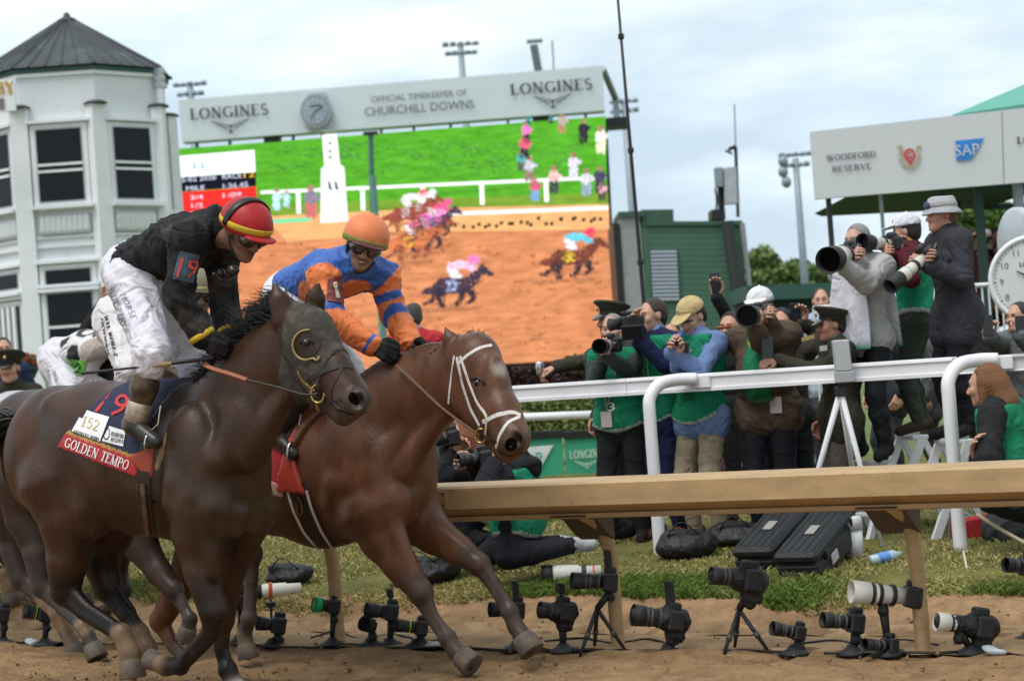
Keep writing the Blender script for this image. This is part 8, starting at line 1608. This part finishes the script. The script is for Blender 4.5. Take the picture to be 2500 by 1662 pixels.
def remotes():
    remote('remote camera wrapped in black cover just left of the second tan post', (1318, 1488), (1372, 1492), (1375, 1588), 19, wrap=True, extra='box', bw=.135)
    remote('remote camera with banded grey lens on a tall tripod at the second tan post', (1396, 1417), (1488, 1420), (1465, 1587), 19, 'tripod', extra='tall', bw=.125)
    remote('bulky wrapped remote camera standing low between two tan posts', (1545, 1500), (1640, 1512), (1632, 1592), 24, wrap=True, extra='tall', bw=.15)
    remote('wrapped remote camera on the tallest tripod in front of the hard cases', (1735, 1404), (1826, 1414), (1812, 1592), 20, 'tripod', wrap=True, bw=.16)
    remote('small black remote camera low on the sand right of the tall tripod', (1885, 1532), (1950, 1545), (1940, 1594), 16, bw=.095)
    remote('remote camera with thick cream telephoto lens beside the right tan post', (2078, 1444), (2228, 1456), (2170, 1592), 26, 'stub', white=2, bw=.13)
    remote('black remote camera under the cream telephoto lens', (2008, 1512), (2088, 1520), (2082, 1594), 18, bw=.12)
    remote('squat black remote camera at the foot of the cream telephoto stand', (2110, 1572), (2172, 1576), (2165, 1597), 14, bw=.10, dep=.06)
    remote('remote camera with pale lens hood right of the right tan post', (2286, 1516), (2390, 1528), (2372, 1592), 21, white=2, wrap=True, bw=.15)
    remote('remote camera cut off by the right edge of the frame', (2455, 1378), (2512, 1382), (2515, 1560), 17, bw=.12)
    remote('remote camera with a green taped lens by the left tan post', (765, 1474), (815, 1480), (812, 1572), 16, extra='green', bw=.105)
    remote('upper of two stacked black remote cameras behind the bay\'s foreleg', (893, 1488), (955, 1494), (952, 1574), 17, extra='box', bw=.12)
    remote('small round black remote camera left of the stacked pair', (888, 1520), (908, 1528), (905, 1574), 18, bw=.07)
    remote('lower black remote camera with lime tape beside the stacked pair', (965, 1525), (1028, 1532), (1018, 1576), 15, extra='lime', bw=.11)
    remote('black remote camera below the orange aerial', (628, 1520), (680, 1526), (667, 1574), 16, bw=.125)
    remote('black remote camera behind the dark horse\'s chest', (552, 1480), (590, 1468), (585, 1566), 18, extra='tall', bw=.12)
    remote('remote camera half hidden behind the bay\'s far foreleg', (1196, 1487), (1262, 1488), (1262, 1582), 17, extra='tall', bw=.12)
    remote('remote camera low at the left behind the muddy hind legs', (58, 1490), (112, 1500), (110, 1572), 17, extra='lime', bw=.12)
    remote('remote camera at the left edge of the frame', (-40, 1495), (8, 1500), (8, 1570), 17, bw=.12)
    # orange-tipped aerial
    g = ong(664, 1545); D = (g-CAM)@_f; t = Thing('aerial', 'short aerial with an orange tip standing among the remote cameras', 'aerial', g); t.add('rod', tube([g, P(661, 1462, D)], .009, 6), M_black); t.add('clamp', box(P(662, 1474, D), (.06, .05, .04), bev=.008), M_black); t.add('orange_tip', tube([P(661, 1460, D), P(660, 1421, D)], .013, 8), mat('orange_plastic', (.75, .16, .02), .5), None, True)
    # cables on the sand
    for lab, pts in (('black cable lying along the sand from the left to the tall tripod', [(640, 1580), (760, 1582), (860, 1576), (980, 1584), (1100, 1582), (1250, 1590), (1400, 1588), (1520, 1590), (1700, 1594), (1800, 1590), (1950, 1596)]), ('black cable on the sand between the cream lens and the right edge', [(2010, 1597), (2150, 1596), (2300, 1598), (2400, 1590), (2500, 1605)]), ('black cable looping behind the small cameras below the bay horse', [(760, 1560), (820, 1545), (880, 1562), (960, 1552), (1040, 1568), (1120, 1560)]), ('black cable looping behind the tripods at the second tan post', [(1330, 1570), (1420, 1560), (1500, 1572), (1580, 1562), (1640, 1576)]), ('black cable looping around the cream telephoto stand', [(1960, 1575), (2040, 1566), (2120, 1580), (2200, 1566), (2290, 1578)])):
        q = spline([ong(x, y)+UP*.01+V(0, random.uniform(-.03, .03), 0) for x, y in pts], 8); single('cable', lab, 'cable', tube(q, .007, 6), M_black, None, True, 'cables on the sand')
    q = [P(2352, 1345, 12.0), P(2362, 1400, 11.6), P(2364, 1452, 11.3), P(2372, 1490, 11.05)]; single('cable', 'cream cable hanging from the white rail post to the camera below', 'cable', tube(spline(q, 6), .008, 6), mat('cream_cable', (.5, .45, .33), .6), None, True)
    for lab, x, y in (('crumpled clear plastic bottle near the lower stacked cameras', 1062, 1578), ('crushed clear plastic bag on the sand near the right edge', 2428, 1600), ('white plastic scrap on the sand at the left', 78, 1572)):
        g = ong(x, y); v, f = sphere(g+UP*.02, (.07, .03, .02), 10, 6, (RU, RN, UP)); single('litter', lab, 'litter', (v+fold(v, .012), f), mat('clear_plastic', (.55, .60, .65), .15, alpha=.7), None, True, 'litter on the sand')
remotes()
# ------------------------------------------------------------------ kit on the turf
def kit():
    M_case = mat('hard_case', (.016, .017, .020), .55, var=.25, nscale=10, bump=.3, bscale=80); lx = nrm(V(.52, .85, 0)); sx = nrm(V(.85, -.52, 0))
    for lab, px, py, D, tilt in (('black hard case with pale labels lying nearest the white stub post', 2000, 1330, 12.35, .34), ('black hard case lying behind the first, to its left', 1897, 1318, 12.75, .34)):
        c = P(px, py, D); X, Y_, Z = nrm(lx+UP*tilt), sx, None; Z = nrm(np.cross(X, Y_)); Z = Z if Z[2] > 0 else -Z; t = Thing('hard_case', lab, 'case', c-UP*.1, 'equipment cases on the turf')
        t.add('base', box(c-Z*.03, (.74, .27, .15), X, Y_, Z, .02), M_case); t.add('lid', box(c+Z*.082, (.75, .28, .07), X, Y_, Z, .022), M_case)
        for k in (-.26, -.13, 0, .13, .26): t.add('lid_rib', box(c+Z*.119+Y_*k*.38, (.66, .018, .008), X, Y_, Z, .003), M_case)
        for k in (-.22, .22): t.add('latch', box(c+Z*.045+Y_*.143+X*k, (.05, .016, .06), X, Y_, Z, .004), M_camblk)
        t.add('handle', tube([c-X*.375+Y_*.07, c-X*.41+Y_*.06, c-X*.41-Y_*.06, c-X*.375-Y_*.07], .012, 6), M_camblk, None, True); t.add('sticker', box(c+Y_*.142+X*-.12-Z*.02, (.10, .006, .06), X, Y_, Z), mat('sticker', (.5, .45, .45), .5)); t.add('sticker', box(c+Z*.125-X*.05, (.12, .06, .004), X, Y_, Z), mat('sticker2', (.30, .29, .25), .5))
    # white stub post with rounded cap
    b = ong(2092, 1362); D = (b-CAM)@_f; m = D/FPX; t = Thing('stub_post', 'short white post with rounded cap beside the hard cases', 'post', b); t.add('shaft', lathe(b, nrm(UP+V(-.05, 0, 0)), [(0, 17*m), (70*m, 22*m)], 18), M_wht2, None, True); t.add('cap', lathe(b+UP*70*m-V(.01, 0, 0), nrm(UP+V(-.05, 0, 0)), [(0, 24*m), (26*m, 24*m), (32*m, 20*m), (34*m, 8*m)], 18), M_wht2, None, True)
    # black bag and bin liner
    for lab, px, py, D, r in (('lumpy black bag on the grass behind the left white rail post', 1672, 1300, 13.2, (.20, .15, .085)), ('dark rucksack lying between the bag and the cases', 1800, 1315, 13.6, (.22, .15, .07)), ('black camera bag on the grass behind the bay\'s forelegs', 1030, 1330, 13.4, (.24, .18, .075)), ('black kit bag far left under the bay\'s belly', 700, 1335, 14.0, (.16, .14, .06))):
        c = P(px, py, D); c[2] = gzp(c)+r[2]*.9; z = net([ell(c, r, None, .05, (.010, .010, .012)), ell(c+V(.08, 0, .04), np.array(r)*.6, None, .05, (.010, .010, .012)), ell(c+V(-.06, 0, .07), np.array(r)*.5, None, .05, (.012, .012, .014))], .014, .04, 0, (), None, .012); t = Thing('bag', lab, 'bag', c-UP*r[2], 'bags on the turf'); t.add('sack', z[:2], M_tarp, None, True); t.add('strap', tube(spline([c+V(-.12, -.08, r[2]), c+V(-.03, -.1, r[2]+.08), c+V(.08, -.08, r[2])]), .012, 6, True, .4), M_camblk, None, True)
    # step ladders under the standing photographers
    def ladder(lab, c, h, w, ya, n=3):
        f, r = ang(ya), nrm(np.cross(ang(ya), UP)); t = Thing('step_ladder', lab, 'step ladder', c, 'white step ladders'); top = c+UP*h
        for sg in (-1, 1):
            t.add('rail', box((c+f*.28+r*sg*w+top+r*sg*w*.8)/2, (.03, .06, np.linalg.norm(top-c-f*.28)), r, f, nrm(top-(c+f*.28))), M_wht2); t.add('rear_leg', box((c-f*.28+r*sg*w+top+r*sg*w*.8)/2, (.025, .045, np.linalg.norm(top-c+f*.28)), r, f, nrm(top-(c-f*.28))), M_wht2)
        for k in range(n): u = (k+1)/n; t.add('step', box(c+UP*h*u+f*.28*(1-u), (w*2*(1-.2*u), .11, .03), r, f, UP, .006), M_wht2)
        for u in (.3, .62): t.add('brace', tube([c+UP*h*u-f*.28*(1-u)-r*w, c+UP*h*u-f*.28*(1-u)+r*w], .010, 6), M_wht2)
        return t
    for lab, x, y, off, h, ya in (('white step ladder carrying the grey-haired woman', 2110, 1140, .55, .48, 225), ('white step ladder carrying the man in the bucket hat', 2330, 1085, .55, .60, 195), ('white step ladder carrying the photographer in the green bib', 2225, 1060, 1.0, .62, 190)):
        D = pd(x, y, off); c = P(x, y, D); ladder(lab, V(c[0], c[1], .30), h, .22, ya)
    # light tripod with square grey head clamped to the rail
    D = pd(2050, 900, -.12); t = Thing('light_stand', 'pale three-legged stand with a square grey head strapped to the white rail', 'stand', V(*P(2050, 1150, D)[:2], .3)); c = P(2055, 868, D); t.add('head_box', box(c, (.10, .09, .20), Z=nrm(V(-.04, 0, 1)), bev=.008), mat('pale_grey', (.42, .43, .44), .5)); t.add('collar', box(P(2062, 920, D), (.115, .10, .07), bev=.006), mat('pale_grey2', (.36, .37, .38), .5)); a = P(2052, 955, D); t.add('hub', box(a, (.07, .07, .06), bev=.006), M_camblk)
    for e in ((1994, 1160, .0), (2108, 1165, -.1), (2082, 1150, .4)): q = P(e[0], e[1], D+e[2]); q = a+(q-a)*((a[2]-.3)/(a[2]-q[2])); t.add('leg', tube([a, q], [.020, .014], 8), M_wht2, None, True)
    # wrist-high clutter at right: red folded chair, bag, rope
    D = 12.9; c = P(2400, 1300, D); t = Thing('folding_chair', 'red folding chair lying behind the right white post', 'chair', V(c[0], c[1], .28)); t.add('seat', box(c, (.42, .05, .22), V(1, .2, .1), V(-.2, 1, .3), UP, .01), mat('red_canvas', (.36, .02, .025), .8, var=.15)); 
    for sg in (-1, 1): t.add('leg', tube([c+V(sg*.2, -.05, -.14), c+V(-sg*.15, .05, .18)], .011, 6), M_galv); t.add('arm', tube([c+V(sg*.2, .1, -.14), c+V(sg*.2, -.03, .15)], .011, 6), M_galv)
    c = P(2475, 1290, 12.7); z = net([ell(c, (.2, .15, .16), None, .05), ell(c+V(.1, 0, .08), (.12, .1, .12), None, .05)], .014, .04, 0, (), None, .012); t = Thing('bag', 'dark grey rucksack at the right edge behind the tan rail', 'bag', c-UP*.16, 'bags on the turf'); t.add('sack', z[:2], mat('grey_nylon', (.03, .032, .036), .7, var=.2), None, True)
    single('rope', 'pale rope sloping down at the right edge above the tan rail', 'rope', tube(spline([P(2385, 1255, 12.1), P(2440, 1290, 12.0), P(2520, 1335, 11.9)]), .012, 6), mat('rope', (.42, .34, .24), .8), None, True)
    for lab, px, py, D in (('clear water bottle lying by the white stub post', 2160, 1330, 12.2), ('water bottle on the grass left of the hard cases', 1832, 1275, 13.7)):
        c = P(px, py, D); c[2] = gzp(c)+.035; t = Thing('water_bottle', lab, 'bottle', c-UP*.035, 'plastic bottles on the turf'); t.add('bottle', lathe(c, nrm(V(1, .2, .15)), [(-.10, .028), (-.095, .033), (.05, .033), (.08, .014), (.10, .013)], 14), mat('pale_plastic', (.45, .60, .68), .15, alpha=.75), None, True); t.add('label', lathe(c, nrm(V(1, .2, .15)), [(-.05, .0345), (.02, .0345)], 14, False), mat('bottle_label', (.10, .25, .6), .5), None, True)
    # long white lens lying on the grass
    c = P(1345, 1328, 12.8); c[2] = gzp(c)+.06; d = nrm(V(1, -.05, .0)); t = Thing('telephoto_lens', 'white telephoto lens lying on the grass by the kneeling photographer', 'lens', c-UP*.05); t.add('barrel', lathe(c, d, [(0, .06), (.02, .062), (.16, .055), (.17, .045), (.30, .042)], 18), M_lenswht, None, True); t.add('hood', lathe(c, -d, [(0, .064), (.07, .068)], 18), M_camblk, None, True); t.add('ring', lathe(c+d*.18, d, [(0, .047), (.03, .047)], 16, False), M_camblk, None, True); t.add('red_ring', lathe(c+d*.25, d, [(0, .044), (.012, .044)], 16, False), mat('red_ring', (.5, .04, .03), .5), None, True)
    c = P(632, 1342, 13.6); c[2] = gzp(c)+.055; d = nrm(V(1, .1, 0)); t = Thing('telephoto_lens', 'white telephoto lens lying on the grass under the bay horse', 'lens', c-UP*.05); t.add('barrel', lathe(c, d, [(0, .05), (.02, .052), (.16, .05), (.17, .042), (.26, .04)], 16), M_lenswht, None, True); t.add('hood', lathe(c, -d, [(0, .054), (.07, .058)], 16), M_camblk, None, True)
    # steel crowd barriers behind
    for lab, x0, x1, y0, y1, Y in (('steel crowd barrier left of the grey-haired woman', 1985, 2050, 752, 860, 20.0), ('white crowd barrier below the pavilion crowd', 2365, 2460, 698, 860, 19.0)):
        t = Thing('barrier', lab, 'barrier', on_plane((x0+x1)/2, 1150, Y)*V(1, 1, 0)+V(0, 0, .3), 'crowd barriers'); a, b = on_plane(x0, y0, Y), on_plane(x1, y0-6, Y); t.add('top_rail', tube([a, b], .022, 8), M_wht2, None, True); n = max(4, int((x1-x0)/14))
        for k in range(n+1): q = a+(b-a)*k/n; t.add('bar', tube([q, V(q[0], q[1], .35)], .010, 6), M_wht2)
kit()
